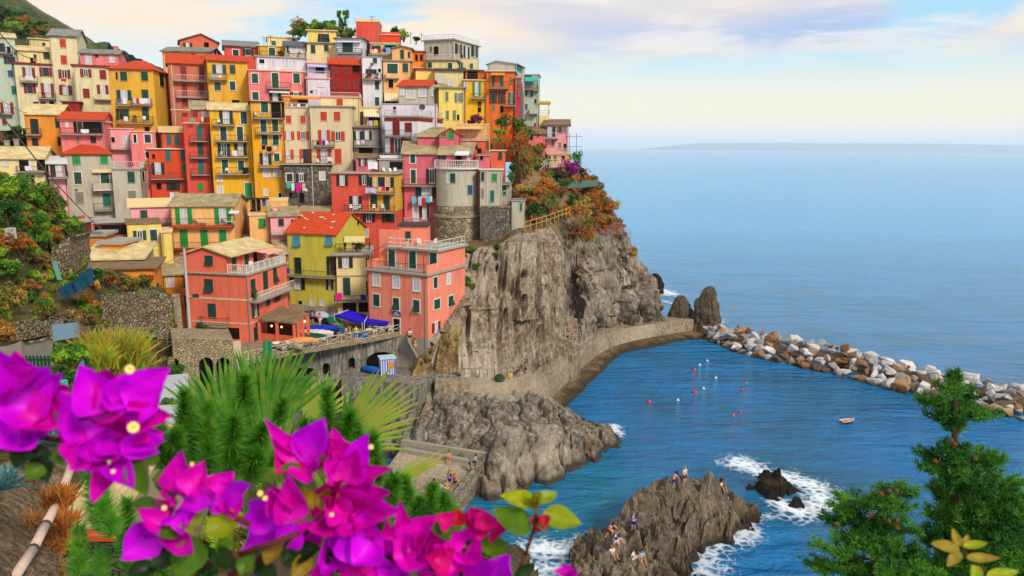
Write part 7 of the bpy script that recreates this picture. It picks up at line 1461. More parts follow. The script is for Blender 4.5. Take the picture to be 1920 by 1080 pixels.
for u, v, lab in ((853, 705, 'dark blue kit heap on the walkway below the cliff'), (937, 707, 'dark green kit heap on the walkway beside the yellow bag')):
 k = 'blue' if 'blue' in lab else 'teal'; o = MB().lathe([(.7, 0), (.6, .35), (.3, .6), (.05, .66)], n=9).build('kit_heap', plain('dark_' + k, (30, 34, 60) if k == 'blue' else (40, 70, 40)), None, PZ(u, v + 4, 6.2), (0, 0, 1)); tag(o, lab, 'kit heap')
person(big.world(h2.W + 2.2, 5.0, big.H + .15), 'stand', 'royal', 'black', 'person in dark blue on the roof terrace of the big salmon house', 1.2); person(big.world(big.W - .8, 7.6, big.H + .15), 'stand', 'pink', 'white', 'person in pink under the awning on the roof terrace of the big salmon house', .6)

# ================================================================== BOATS ON THE SQUARE
def boat(u, v, L, W_, hull, cover, yaw, label, Z=ZS, open_=False, hh=.62):
 p = PZ(u, v, Z); o = empty('rowing_boat', p, yaw); n = 15; tag(o, label, 'boat', 'boats drawn up on the square')
 st = np.linspace(0, 1, n); half = lambda t: W_ / 2 * (np.sin(np.pi * min(1, (t * .80 + .20)) ** 1.0) ** .62 if t < .999 else .03)
 sheer = lambda t: hh + .28 * t ** 2 + .05 * (1 - t) ** 2; keel = lambda t: .10 + .30 * max(0, t - .72) ** 1.5 * 4
 rows = []
 for t in st:
  w_ = half(t); s = sheer(t); k = keel(t); x = (t - .5) * L
  rows.append([(x, -w_, s), (x, -w_ * .93, k + (s - k) * .55), (x, -w_ * .6, k + (s - k) * .18), (x, 0, k), (x, w_ * .6, k + (s - k) * .18), (x, w_ * .93, k + (s - k) * .55), (x, w_, s)])
 v_ = np.array(rows).reshape(-1, 3); f = [tuple(q) for q in grid_faces(n, 7)] + [tuple(range(6, -1, -1))]
 link('hull', mesh('hull', v_, f, plain('boat_' + hull, dict(white=(226, 224, 220), navy=(34, 40, 64), pink=(206, 150, 170), sand=(230, 196, 160), green=(40, 110, 80))[hull], .45, .4), True), o)
 gw = MB()
 for s in (-1, 1): gw.tube([(x_[0][0], s * abs(x_[0][1]), x_[0][2]) for x_ in rows], [.04] * n, 5)
 gw.build('gunwale', WHITE if hull != 'white' else plain('varnish', (150, 96, 56)), o)
 if open_:
  fl = [(r[2][0], r[2][1] * .92, keel(st[i]) + .17) for i, r in enumerate(rows)] + [(r[4][0], r[4][1] * .92, keel(st[i]) + .17) for i, r in list(enumerate(rows))[::-1]]; MB().poly(fl).build('floorboards', plain('varnish', (150, 96, 56)), o)
  for t in (.25, .5, .74): i = int(t * (n - 1)); w_ = half(st[i]) * .95; x = rows[i][0][0]; MB().box(x - .13, x + .13, -w_, w_, hh * .72, hh * .72 + .04).build('thwart', plain('varnish', (150, 96, 56)), o)
  inn = v_.reshape(n, 7, 3).copy(); inn[:, :, 1] *= .93; inn[:, 3, 2] += .06; inn[:, :, 0] *= .985; link('lining', mesh('lining', inn.reshape(-1, 3), [tuple(q[::-1]) for q in grid_faces(n, 7)], plain('boat_inside', (222, 178, 150), .6), True), o)
 else:
  cv = []
  for i, r in enumerate(rows): w_ = abs(r[0][1]) + .06; s = r[0][2]; bulge = .26 * math.sin(math.pi * min(1, st[i] * .95 + .03)) + .04 * math.sin(i * 2.3); cv.append([(r[0][0] * 1.01, -w_, s - .16), (r[0][0] * 1.01, -w_, s + .03), (r[0][0] * 1.01, -w_ * .5, s + .03 + bulge * .8), (r[0][0], 0, s + .03 + bulge), (r[0][0] * 1.01, w_ * .5, s + .03 + bulge * .8), (r[0][0] * 1.01, w_, s + .03), (r[0][0] * 1.01, w_, s - .16)])
  link('cover', mesh('cover', np.array(cv).reshape(-1, 3), [tuple(q[::-1]) for q in grid_faces(n, 7)], cloth('boat_' + cover, dict(royal=(20, 60, 190), white=(232, 214, 204), green=(24, 84, 72), orange=(246, 166, 76), jade=(20, 130, 90), sky=(196, 212, 232), grey=(86, 96, 76))[cover]), True), o)
 for x in (-.25 * L, .25 * L): MB().box(x - .1, x + .1, -W_ * .32, W_ * .32, 0, .12).build('trestle', plain('old_timber', (110, 84, 60)), o)
boat(604, 603, 4.4, 1.7, 'navy', 'sky', -1.15, 'navy boat with a pale sky blue cover by the yellow green house', hh=.8); boat(585, 597, 3.6, 1.5, 'navy', 'grey', -1.1, 'small boat under a dull grey green cover beside the navy boat'); boat(626, 610, 3.8, 1.5, 'white', 'jade', -1.15, 'white boat under a jade green cover by the blue awnings')
boat(606, 624, 4.4, 1.6, 'navy', 'royal', -.28, 'boat under a royal blue cover across the square'); boat(594, 633, 4.6, 1.6, 'white', 'white', -.30, 'long boat under a pinkish white cover'); boat(585, 640, 3.8, 1.5, 'white', 'green', -.32, 'boat under a dark green cover between the white and orange ones'); boat(575, 648, 3.6, 1.5, 'pink', 'orange', -.40, 'pink hulled boat under an orange cover')
boat(551, 655, 3.7, 1.6, 'sand', None, -.75, 'open sand coloured rowing boat with wooden thwarts', open_=True); boat(527, 656, 3.0, 1.4, 'white', None, -.9, 'small white open rowing boat nearest the palm', open_=True)
p = PZ(502, 668, ZS); o = MB().prism([(-.5, -.3, 0), (.5, -.3, 0), (.42, -.25, 1.5), (.0, -.2, 1.9), (-.42, -.25, 1.5)], (0, .6, 0)).build('covered_bin', cloth('boat_jade', (20, 130, 90)), None, p, (0, 0, .3)); tag(o, 'upright jade green covered bin by the lattice railing', 'bin')
# boat trailer wheels
for u, v in ((628, 634), (592, 650)): o = MB().lathe([(.1, -.12), (.38, -.1), (.42, 0), (.38, .1), (.1, .12)], n=14).build('wheel', plain('tyre', (36, 34, 36)), None, PZ(u, v, ZS) + [0, 0, .42], (R(90), 0, 1.2)); tag(o, 'black trailer tyre at the stern of the %s covered boat' % ('royal blue' if u > 600 else 'orange'), 'wheel')
# awnings, planters, tables
AW = cloth('awning_blue', (44, 22, 206))
for q, lab in (([(653, 581, 96), (690, 591, 95.5), (679, 605, 91.5), (627, 590, 93.5)], 'left bright blue awning over the restaurant tables'), ([(692, 588, 95), (735, 593, 93.5), (729, 606, 91.0), (683, 604, 91.6)], 'right bright blue awning over the restaurant tables')):
 c = [P(*a) for a in q]; o = empty('awning', c[3] * [1, 1, 0] + [0, 0, ZS]); L0 = np.array(o.location); tag(o, lab, 'awning', 'blue awnings on the square')
 U, V = np.meshgrid(np.linspace(0, 1, 9), np.linspace(0, 1, 7)); U = U.ravel()[:, None]; V = V.ravel()[:, None]; g = (c[0] * (1 - U) + c[1] * U) * (1 - V) + (c[3] * (1 - U) + c[2] * U) * V; g[:, 2] -= (.14 * np.sin(np.pi * V) * 1)[:, 0] + .05 * np.abs(np.sin(U[:, 0] * 12)); 
 link('canopy', npmesh('canopy', g - L0, grid_faces(7, 9)[:, ::-1], AW, True), o); MB().prism([tuple(c[3] - L0), tuple(c[2] - L0), tuple(c[2] - L0 - [0, 0, .25]), tuple(c[3] - L0 - [0, 0, .25])], (0, .02, 0)).build('valance', AW, o); MB().bar(c[0] - L0, c[3] - L0, .05, 5).build('arm', WHITE, o)
 for a in (c[2], c[3]): MB().bar(a - L0, (a - L0) * [1, 1, 0], .04, 6).build('post', WHITE, o)
for i, (u, v, wd) in enumerate(((639, 621, .9), (652, 626, .9), (663, 629, .9), (679, 632, 1.3))):
 p = PZ(u, v, ZS); o = empty('planter', p, -.2); MB().box(-wd / 2, wd / 2, -.3, .3, 0, .5).box(-wd / 2 - .04, wd / 2 + .04, -.34, .34, .5, .56).build('box', plain('planter_blue', (30, 110, 190)), o); v_, f_ = leaf_cloud((0, 0, .72), (wd * .55, .4, .32), 170, .13, 700 + i, 6); link('foliage', npmesh('foliage', v_, f_, LEAFS['gold' if i % 2 else 'lime']), o); tag(o, 'blue planter box with yellow green plants, %s of the row before the tables' % ('first from the boats', 'second from the boats', 'third from the boats', 'widest'), 'planter', 'blue planters before the tables')if False else tag(o, ['blue planter of lime green plants nearest the jade covered boat', 'blue planter of golden plants second from the boats', 'blue planter of lime green plants third from the boats', 'widest blue planter of golden plants, nearest the people at the railing'][i], 'planter', 'blue planters before the tables')
for i, (u, v) in enumerate(((692, 628), (706, 622), (722, 622), (733, 622), (700, 616), (686, 616))):
 p = PZ(u, v, ZS); o = empty('table', p, i * .4); MB().lathe([(.42, .71), (.42, .74)], n=14).build('tabletop', WHITE, o); MB().lathe([(.2, 0), (.05, .05), (.04, .71)], n=8).build('pedestal', IRON, o); tag(o, ['round white table nearest the widest planter', 'round white table nearest the lattice railing', 'round white table before the dark doorway', 'round white table nearest the stairs', 'round white table under the right blue awning', 'round white table under the left blue awning'][i], 'table', 'restaurant tables')
 for k in (0, 1):
  a = i * .4 + k * math.pi + .5; q = chair(p + [.75 * math.cos(a), .75 * math.sin(a), 0], a - math.pi / 2); tag(q, 'white chair at a restaurant table on the square', 'chair', 'restaurant chairs')
# pavilion leaning against the big salmon house
c = [PZ(483, 598, 13.9), PZ(527, 573, 14.9), PZ(580, 588, 14.6), PZ(553, 605, 13.8)]; o = empty('pavilion', c[3] * [1, 1, 0] + [0, 0, ZS]); L0 = np.array(o.location); tag(o, 'low restaurant pavilion with brown roof, red pillars and warm lamps beside the big salmon house', 'pavilion')
MB().prism([tuple(p - L0) for p in c], (0, 0, -.2)).build('roof', ROOF['brown'], o); TER = wall_('terra'); gz = lambda p: (p - L0) * [1, 1, 0]
for t in (0.02, .5, .96): p = c[0] * (1 - t) + c[3] * t - L0; MB().box(p[0] - .16, p[0] + .16, p[1] + .1, p[1] + .42, 0, p[2] - .2).build('pillar', TER, o)
for t in (.3, .6, .96): p = c[3] * (1 - t) + c[2] * t - L0; MB().box(p[0] - .3, p[0] + .02, p[1] - .16, p[1] + .16, 0, p[2] - .2).build('pillar', TER, o)
p, q = c[0] - L0, c[3] - L0; MB().prism([(p[0], p[1] + .2, 0), (q[0], q[1] + .2, 0), (q[0], q[1] + .2, .9), (p[0], p[1] + .2, .9)], (0, .2, 0)).build('low_wall', TER, o); MB().prism([(p[0] + .2, p[1] + 2.6, 0), (q[0] - .5, q[1] + 2.6, 0), (q[0] - .5, q[1] + 2.6, 2.5), (p[0] + .2, p[1] + 2.6, 2.5)], (0, .2, 0)).build('back_wall', plain('dark_wood_panel', (96, 52, 36)), o)
t_ = NT('lamp_glow'); LAMP = t_.fin((1, .6, .25), .5, .2, **{'Emission Color': (1, .42, .10, 1), 'Emission Strength': 5.0})
for t in (.35, .62, .95): p = c[0] * (1 - t) + c[3] * t - L0 - [0, -.25, .75]; MB().lathe([(.02, -.12), (.12, 0), (.02, .12)], n=8).build('lamp', LAMP, o, p)
p = c[2] - L0 - [.4, .6, .8]; MB().lathe([(.02, -.12), (.12, 0), (.02, .12)], n=8).build('lamp', LAMP, o, p)
p = PZ(459, 640, ZS); o = empty('lantern', p); MB().bar((0, 0, 0), (0, 0, 1.3), .05, 6).build('post', IRON, o); MB().lathe([(.16, 1.3), (.22, 1.5), (.2, 1.85)], n=8).build('lamp', LAMP, o); MB().lathe([(.26, 1.86), (.05, 2.05)], n=8).build('cap', IRON, o); tag(o, 'lit orange lantern at the corner of the big salmon house', 'lantern')
p = PZ(414, 634, 12.3); o = MB().prism([(-.42, 0, .2), (.42, 0, .2), (.46, 0, .9), (-.38, 0, .95)], (0, .2, 0)).build('blue_sign', plain('sign_blue2', (20, 60, 190)), None, p); tag(o, 'bright blue panel on the front of the big salmon house by the ramp', 'sign')
B('384,616,44,34', 82.5, 'dark', 'dark leafy fig shrub in front of the big salmon house', second='olive')
p = PZ(419, 638, 12.0); o = MB().lathe([(.3, 0), (.38, .3), (.36, .6), (.1, .8)], n=10).build('stone_bollard', CONC, None, p); tag(o, 'pale stone bollard on the arched building parapet', 'bollard')
# striped kiosk under the arch, and quay furniture
p = PZ(726, 700, QZ); o = empty('kiosk', p, .35); tag(o, 'small blue and white striped kiosk under the big harbour arch', 'kiosk'); MB().box(-.85, .85, -.7, .7, 0, 2.0).build('wall', plain('kiosk_white', (222, 226, 236)), o); MB().box(-1, 1, -.85, .85, 2.0, 2.12).build('roof', plain('kiosk_roof', (200, 226, 240)), o)
for k in range(6): x = -.85 + .14 + k * .28; MB().box(x, x + .13, -.712, -.7, 0, 2.0).build('stripe', plain('kiosk_blue', (40, 80, 200)), o)
for k in range(5): y = -.6 + k * .28; MB().box(.85, .862, y, y + .13, 0, 2.0).build('stripe', plain('kiosk_blue', (40, 80, 200)), o)
MB().box(.0, .7, -.73, -.713, .8, 1.6).build('hatch', plain('kiosk_orange', (230, 140, 60)), o)
o = MB().box(-.35, .35, -.02, .02, .9, 1.8).bar((0, 0.03, 0), (0, 0.03, 1.0), .04, 5).build('notice_board', plain('notice_white', (226, 230, 236)), None, PZ(806, 694, QZ)); tag(o, 'blank looking white notice board on the quay', 'notice board')
o = MB().lathe([(.25, 0), (.28, .7), (.3, .75), (.2, .8)], n=12).build('bin', plain('dark_bin', (50, 50, 58)), None, PZ(797, 694, QZ)); tag(o, 'dark litter bin on the quay', 'bin')
o = empty('kayak_heap', PZ(697, 700, QZ)); tag(o, 'bright blue dinghy stored under the harbour arch', 'boat'); m = MB(); m.lathe([(.03, -1.5), (.35, -1.0), (.45, 0), (.35, 1.0), (.03, 1.5)], n=10); m.build('hull', plain('dinghy_blue', (20, 90, 190)), o, (0, 0, .5), (R(90), 0, 1.2), True)
boat(764, 838, 3.4, 1.3, 'white', 'jade', .25, 'small boat with a teal cover in the dark cove below the steps', Z=.3)
# floats in the bay
for u, v, cl, lab in ((1326, 677, 'white', 'white float farthest from the quay'), (1312, 685, 'white', 'white float second farthest, left of the farthest one'), (1342, 709, 'white', 'white float nearest the breakwater'), (1319, 729, 'white', 'white float just above the middle red float'), (1271, 751, 'white', 'white float right of the leftmost red float'),
 (1301, 694, 'red', 'red float between the two farthest white floats'), (1303, 737, 'red', 'red float in the middle of the bay below a white float'), (1217, 754, 'red', 'leftmost red float in the bay'), (1399, 719, 'orange', 'small orange float near the breakwater, upper of two'), (1391, 731, 'red', 'small red float near the breakwater, lower of two'), (1387, 772, 'red', 'small red float, upper of the pair in open bay water'), (1375, 779, 'orange', 'small orange float, lower of the pair in open bay water')):
 big_ = .74 if u in (1301, 1303, 1217) else .5; o = MB().lathe([(.05, -.3), (.36, -.1), (.42, .08), (.3, .35), (.06, .45), (.05, .8)] if cl == 'white' else [(.05, -.3), (.4, -.1), (.45, .08), (.32, .32), (.05, .42)], n=12).build('buoy', plain('float_' + cl, dict(white=(240, 240, 240), red=(226, 30, 30), orange=(236, 90, 40))[cl], .4, .5, .1), None, PZ(u, v, 0), smooth=True); o.scale = (big_,) * 3; tag(o, lab, 'buoy', 'floats in the bay')
boat(1588, 794, 1.9, .9, 'sand', None, .2, 'tiny red dinghy alone in the bay', Z=-.12, open_=True, hh=.35)
for ch in bpy.data.objects['rowing_boat'].children: pass
_o = [q for q in bpy.data.objects if q.get('label') == 'tiny red dinghy alone in the bay'][0]; _o['group'] = 'small craft in the bay'
for ch in _o.children:
 if ch.name.startswith('hull'): ch.data.materials[0] = plain('float_red', (226, 30, 30))
# ================================================================== FOREGROUND PLANTS
def strip_between(b, t, width, nrm, nu=7, nv=9, cup=.25, curl=.2, fold=.15, shape='bract', seed=0):
 """leaf blade from point b to point t; returns verts (nv*nu,3) and quad faces"""
 b = np.array(b, float); t = np.array(t, float); ax = t - b; L = np.linalg.norm(ax); ax /= L; nrm = np.array(nrm, float); nrm -= ax * (nrm @ ax); nrm /= np.linalg.norm(nrm); sd = np.cross(ax, nrm)
 T = np.linspace(0, 1, nv); S = np.linspace(-1, 1, nu)
 if shape == 'bract': wv = np.clip(np.sin(np.pi * np.clip(T, 0, 1) ** .62) ** .85, 0, 1) * (1 - .25 * T) * 1.12
 else: wv = np.sin(np.pi * T ** .72) ** .8
 wv[0] = .10; wv[-1] = .0; g = np.random.default_rng(seed); ph = g.random() * 6
 out = []
 for i, tt in enumerate(T):
  for s in S:
   x = s * wv[i] * width / 2; z = cup * width * (s * wv[i]) ** 2 - fold * width * (1 - abs(s)) * math.sin(math.pi * tt) * .5 + curl * L * (tt ** 2 - tt) + .05 * width * math.sin(5 * tt + ph) * s + (.075 * width * math.sin(11 * tt + ph + 2 * (s > 0)) * s * s if shape == 'bract' else 0)
   out.append(b + ax * tt * L + sd * x + nrm * z)
 return np.array(out), grid_faces(nv, nu)
def bractmat(name, c, veinc, glow=.28):
 t = NT(name); n = t.noise(26, 4, .6); v = t.n('ShaderNodeTexVoronoi', feature='DISTANCE_TO_EDGE'); t.l(t.co, v.inputs['Vector']); v.inputs['Scale'].default_value = 75
 d = t.mix(t.mr(n, .35, .7), lin(c), lin(veinc)); d = t.mix(t.mr(v.outputs[0], 0, .09, .55, 0), d, lin(veinc))
 oi = t.n('ShaderNodeObjectInfo').outputs['Random']; d = t.mix(t.math('MULTIPLY', oi, .35), d, lin(veinc))
 tr = t.n('ShaderNodeBsdfTranslucent'); t.l(d, tr.inputs[0]); ms = t.n('ShaderNodeMixShader'); ms.inputs[0].default_value = glow; t.bump(t.math('ADD', t.mr(v.outputs[0], 0, .12), n), .25, .0012)
 m = t.fin(d, .5, .25); t.l(t.b.outputs[0], ms.inputs[1]); t.l(tr.outputs[0], ms.inputs[2]); t.l(ms.outputs[0], t.out.inputs[0]); return m
BR_ = dict(v=bractmat('bract_violet', (240, 10, 250), (206, 0, 206)), m=bractmat('bract_magenta', (252, 10, 220), (206, 0, 150)), p=bractmat('bract_pink', (236, 20, 150), (190, 0, 100)), r=bractmat('bract_red', (216, 40, 60), (170, 20, 40)))
LF = dict(g=leafmat('bougain_leaf', (104, 140, 26), (64, 104, 20), .35, .4, None, 12), y=leafmat('bougain_leaf_yellow', (176, 184, 26), (130, 150, 24), .4, .4, None, 12), d=leafmat('bougain_leaf_dark', (40, 66, 22), (26, 48, 16), .25, .4, None, 12), o=leafmat('young_leaf_orange', (176, 152, 44), (150, 110, 34), .4, .4, None, 12))
STEM = plain('bougain_stem', (96, 44, 26), .7, .2, .4, 40)
CREAM = plain('flower_cream', (250, 226, 130), .6, .2, .1, 60); FTUBE = plain('flower_tube', (190, 40, 90), .6, .2, .2, 60)
def spray(name, label, Y0, bracts, leaves, stems, flowers, cat='bougainvillea'):
 u, v = stems[0][0][0], stems[0][0][1]; base = P(u, v, Y0); o = empty(name, base); tag(o, label, cat); k = 0
 for q in bracts.split(';'):
  if not q.strip(): continue
  a, c = q.strip().split(':'); u0, v0, u1, v1, w_ = (float(x) for x in a.split(',')); k += 1; g = random.Random(k * 7 + int(u0))
  d0 = Y0 + g.uniform(-.012, .03); d1 = Y0 + g.uniform(-.035, .02); b, t = P(u0, v0, d0), P(u1, v1, d1); n = -ray((u0 + u1) / 2, (v0 + v1) / 2) + np.array([g.uniform(-.45, .45), 0, g.uniform(-.1, .5)])
  if g.random() < .6 and w_ > 40:
   a_ = g.choice((-1, 1)) * g.uniform(.35, .7); dv = t - b; cx, sx = math.cos(a_), math.sin(a_); t2 = b + np.array([dv[0] * cx - dv[2] * sx, dv[1] + .022, dv[0] * sx + dv[2] * cx]) * g.uniform(.7, .95); b2 = b + [0, .014, 0]
   vv, ff = strip_between(b2, t2, px(Y0, w_) * .85, n, 9, 12, g.uniform(.15, .5), g.uniform(0, .3), g.uniform(.2, .6), 'bract', k + 500); link('bract', npmesh('bract', vv - base, ff, BR_['m' if c == 'v' and g.random() < .5 else c], True), o)
  vv, ff = strip_between(b, t, px(Y0, w_), n, 9, 12, g.uniform(.15, .5), g.uniform(-.1, .34), g.uniform(.2, .7), 'bract', k); link('bract', npmesh('bract', vv - base, ff, BR_[c], True), o)
 for q in leaves.split(';'):
  if not q.strip(): continue
  a, c = q.strip().split(':'); u0, v0, u1, v1, w_ = (float(x) for x in a.split(',')); k += 1; g = random.Random(k * 5 + int(u1)); b, t = P(u0, v0, Y0 + .01), P(u1, v1, Y0 + g.uniform(-.03, .03)); n = -ray(u0, v0) + np.array([g.uniform(-.3, .3), 0, g.uniform(.1, .7)])
  vv, ff = strip_between(b, t, px(Y0, w_), n, 7, 10, .12, g.uniform(-.05, .18), .3, 'leaf', k); link('leaf', npmesh('leaf', vv - base, ff, LF[c], True), o)
 for pts in stems:
  pp = [P(a, b, Y0 + .022 + (c_[2] if False else 0)) - base for (a, b, r_) in pts for c_ in [(0, 0, 0)]]; rr = [px(Y0, r_) for (_, _, r_) in pts]; MB().tube(pp, rr, 7).build('stem', STEM, o, smooth=True)
 for (u0, v0, r_) in flowers:
  f = empty('flower', P(u0, v0, Y0 - .03) - base); f.parent = o; d = Vector(-ray(u0, v0)); f.rotation_euler = d.to_track_quat('Z', 'Y').to_euler(); R_ = px(Y0, r_)
  m = MB()
  for i in range(10):
   a = i * math.pi / 5; a1, a2 = a - .31, a + .31; m.poly([(0, 0, 0), (R_ * .88 * math.cos(a1), R_ * .88 * math.sin(a1), R_ * .12), (R_ * math.cos(a), R_ * math.sin(a), R_ * .22), (R_ * .88 * math.cos(a2), R_ * .88 * math.sin(a2), R_ * .12)])
  m.build('corolla', CREAM, f); MB().lathe([(R_ * .3, R_ * .06), (R_ * .22, R_ * .16), (R_ * .02, R_ * .1)], n=8).build('throat', plain('flower_throat', (206, 170, 40), .6), f); MB().tube([(0, 0, -R_ * 2.6), (R_ * .1, 0, -R_ * 1.2), (0, 0, -.0005)], [R_ * .28, R_ * .34, R_ * .25], 8).build('tube', FTUBE, f)
 return o
spray('bougainvillea_branch', 'violet bougainvillea branch at the left edge with a big cream flower in its middle', .75,
'62,775,-8,652,105:v;30,765,94,688,88:v;60,790,-15,838,92:v;45,775,108,798,80:m;70,800,40,828,60:v;88,780,-30,740,100:v;20,730,60,690,70:m;60,745,118,700,46:v;'
'178,822,112,732,88:v;165,838,128,882,70:m;188,818,310,828,84:v;182,842,168,884,74:v;150,800,118,842,60:m;196,772,149,684,86:v;214,768,319,688,92:v;216,762,196,690,74:m;236,782,322,778,62:m;240,772,308,726,86:v;190,795,205,742,60:m;205,800,262,772,66:m;225,830,300,850,50:v;170,825,150,868,56:v;200,838,140,850,60:v;205,770,232,700,52:v;'
'205,872,172,944,46:m;208,868,250,918,58:v;200,868,168,884,38:m;212,868,232,850,46:m',
'70,835,88,908,44:d;45,835,30,880,40:d;100,850,118,872,24:g;78,870,52,900,38:g;245,862,275,930,46:g;290,872,276,848,28:g;55,850,92,842,30:d',
[[(-20, 795, 7), (35, 810, 7), (108, 826, 6), (170, 830, 5), (200, 870, 3)], [(108, 826, 4), (140, 790, 3), (215, 770, 3)]],
[(250, 801, 11), (243, 692, 9), (212, 884, 4)])
spray('bougainvillea_branch', 'magenta bougainvillea branch between the two large sprays, over bright leaves', .80,
'334,925,342,843,66:m;352,928,384,862,58:m;330,930,300,925,44:m;405,925,436,884,54:m;400,930,366,905,50:m;420,930,472,908,52:v;430,935,440,975,50:m;345,935,398,948,52:v;300,992,224,1050,80:v;305,985,258,955,48:m;320,985,350,955,48:v;318,1000,360,1040,56:m;285,985,268,1012,50:v;310,965,292,935,40:m;395,940,448,940,50:v;360,920,330,905,46:m',
'372,1008,334,1088,70:g;385,998,458,962,56:y;340,996,292,1000,34:g;250,942,306,946,28:g;372,985,352,960,34:y;330,1030,282,1062,52:d;400,1030,440,1068,40:d;410,1010,430,1040,40:g;300,880,318,935,36:g;365,1000,335,985,30:y;240,1075,300,1060,40:d',
[[(287, 897, 5), (350, 930, 6), (418, 958, 6), (470, 985, 6)], [(380, 1060, 7), (450, 1040, 7), (560, 1000, 6)], [(330, 940, 4), (310, 985, 4), (300, 1000, 3)]],
[(308, 952, 5), (360, 870, 4)])
spray('bougainvillea_branch', 'dense magenta bougainvillea spray at the bottom centre with orange young leaves', .85,
'562,868,494,782,40:m;570,868,609,784,84:v;560,865,584,904,54:m;548,850,520,890,64:p;565,850,500,800,30:m;642,906,690,812,66:v;662,892,738,878,30:m;640,900,610,860,50:m;650,905,668,842,56:m;545,978,538,892,66:m;530,968,453,1034,80:v;520,955,448,985,70:v;535,960,500,920,50:m;'
'642,962,748,955,90:m;650,952,700,898,68:m;602,962,668,1002,76:m;650,975,610,930,60:m;640,968,690,1010,70:v;670,1062,690,955,100:v;762,1070,750,934,50:m;738,1045,864,998,90:m;700,1065,632,1110,110:m;758,1072,742,1120,100:v;800,1060,812,1010,70:m;640,1030,600,1075,80:v;720,1050,770,1000,80:v;820,1070,880,1050,80:m;700,1020,660,1060,80:v;860,1055,892,985,80:m;845,1060,800,1040,60:p;880,1085,930,1060,80:v;780,1085,850,1110,90:m;915,1002,880,950,56:p;918,1000,946,985,46:p;908,995,905,955,50:p;846,985,818,965,40:p;850,985,862,955,44:r;932,1092,957,1040,66:v;1076,1070,1038,1072,24:m;1070,1100,1078,1066,40:m;620,1090,560,1120,70:m;690,1090,760,1130,110:v;730,1100,690,1140,100:m;600,985,560,1030,60:m;560,985,520,1030,60:v;650,1000,640,1050,70:v;610,940,640,900,50:p;585,970,620,930,50:p',
'600,955,618,915,34:o;590,950,570,915,30:o;560,1010,530,1060,44:d;620,1030,640,1075,40:d;560,870,520,905,36:g;530,880,495,900,30:g;580,1040,548,1088,40:o;520,1010,498,1060,40:r;470,1030,450,1080,40:g;612,885,606,850,34:r;700,1000,730,960,34:g;850,1000,808,990,40:g;900,1035,862,1020,40:d;540,900,590,905,36:g;555,1040,600,1030,46:d;480,1060,520,1085,40:d'.replace(':r', ':o'),
[[(430, 1078, 8), (520, 1030, 8), (590, 985, 7), (630, 940, 5), (612, 880, 3)], [(590, 985, 6), (680, 1030, 6), (760, 1060, 6), (870, 1075, 5)], [(535, 1038, 6), (600, 1085, 6)]],
[(488, 925, 6), (497, 934, 5), (696, 838, 5), (622, 965, 4)])
o = spray('bougainvillea_sprig', 'young green leafy sprig with a red bud standing up right of the flowers', .85, '1006,968,1010,1002,30:r;1018,965,1022,990,24:r',
'1004,940,937,930,36:y;1006,940,1045,924,32:y;996,990,922,956,54:g;1018,962,1092,984,50:y;950,1038,890,1006,46:g;1000,960,1008,922,30:o;1012,975,1028,995,26:o;975,1062,985,1090,60:d;1006,950,1012,920,24:y',
[[(960, 1100, 4), (985, 1040, 4), (1004, 985, 4), (1006, 940, 2.5)]], [], 'plant')
o = spray('bougainvillea_sprig', 'yellow olive leafy sprig in front of the conifers at lower right', .95, '',
'1799,1030,1745,1018,26:o;1800,1025,1786,990,18:o;1806,1024,1853,1018,18:y;1812,1045,1876,1046,20:o;1835,1062,1822,1090,24:y;1850,1080,1912,1070,24:y;1800,1035,1775,1062,22:o;1808,1028,1816,1002,15:o', [[(1880, 1110, 4), (1835, 1062, 3.5), (1800, 1028, 2.5)]], [], 'plant')
# ---- fan palm
PALM = leafmat('palm_blade', (80, 146, 38), (44, 104, 28), .3, .35, (150, 160, 50), 1.2); PALMY = leafmat('palm_blade_yellow', (158, 176, 58), (104, 146, 44), .3, .4, (190, 150, 70), 1.2)
def fan(parent, hub, tips, Y, mat, w_=11, fuse=.42, label=None):
 hb = P(*hub, Y); base = np.array(parent.location); fr_ = empty('frond', hb - base); fr_.parent = parent; allt = [P(u, v, Y + d) for (u, v, d) in tips]
 for i, t in enumerate(allt):
  d = t - hb; L = np.linalg.norm(d); ax = d / L; n = -ray(*hub); n = n - ax * (n @ ax); n /= np.linalg.norm(n); s = np.cross(ax, n); ww = px(Y, w_); g = random.Random(i + int(hub[0])); vv = []
  T = [0, .2, .45, .7, .88, 1.0]; W_ = [.25, .62, 1.0, .8, .42, .04]; dr = g.uniform(0, .10)
  for tt, k in zip(T, W_):
   c = ax * L * tt + np.array([0, 0, -dr * L * tt ** 3]) + n * (-.05 * L * tt * tt); vv += [c - s * ww * k / 2, c + n * ww * k * .28, c + s * ww * k / 2]
  link('blade', npmesh('blade', np.array(vv), grid_faces(6, 3), mat, False), fr_)
 MB().tube([(0, 0, 0), tuple((allt[len(allt) // 2] - hb) * -.35 + np.array([0, .1, -.1])), (0.0, .3, -.9)], [px(Y, 5), px(Y, 6), px(Y, 7)], 6).build('leaf_stalk', PALMY, fr_)
def arc(hub, r, a0, a1, n, seed=0, d=.5):
 g = random.Random(seed); return [(hub[0] + r * (1 + g.uniform(-.1, .08)) * math.cos(R(a)), hub[1] - r * (1 + g.uniform(-.1, .08)) * math.sin(R(a)), d * math.cos(R(a - 90)) * g.uniform(.2, .6) - .15) for a in np.linspace(a0, a1, n)]
pm_ = empty('fan_palm', P(540, 930, 5.6)); tag(pm_, 'large fan palm with spread green fronds behind the magenta flowers', 'palm')
fan(pm_, (498, 812), arc((498, 812), 172, 112, 38, 24, 1), 5.6, PALM, 12); fan(pm_, (428, 815), arc((428, 815), 150, 142, 84, 15, 2), 5.9, PALM, 10)
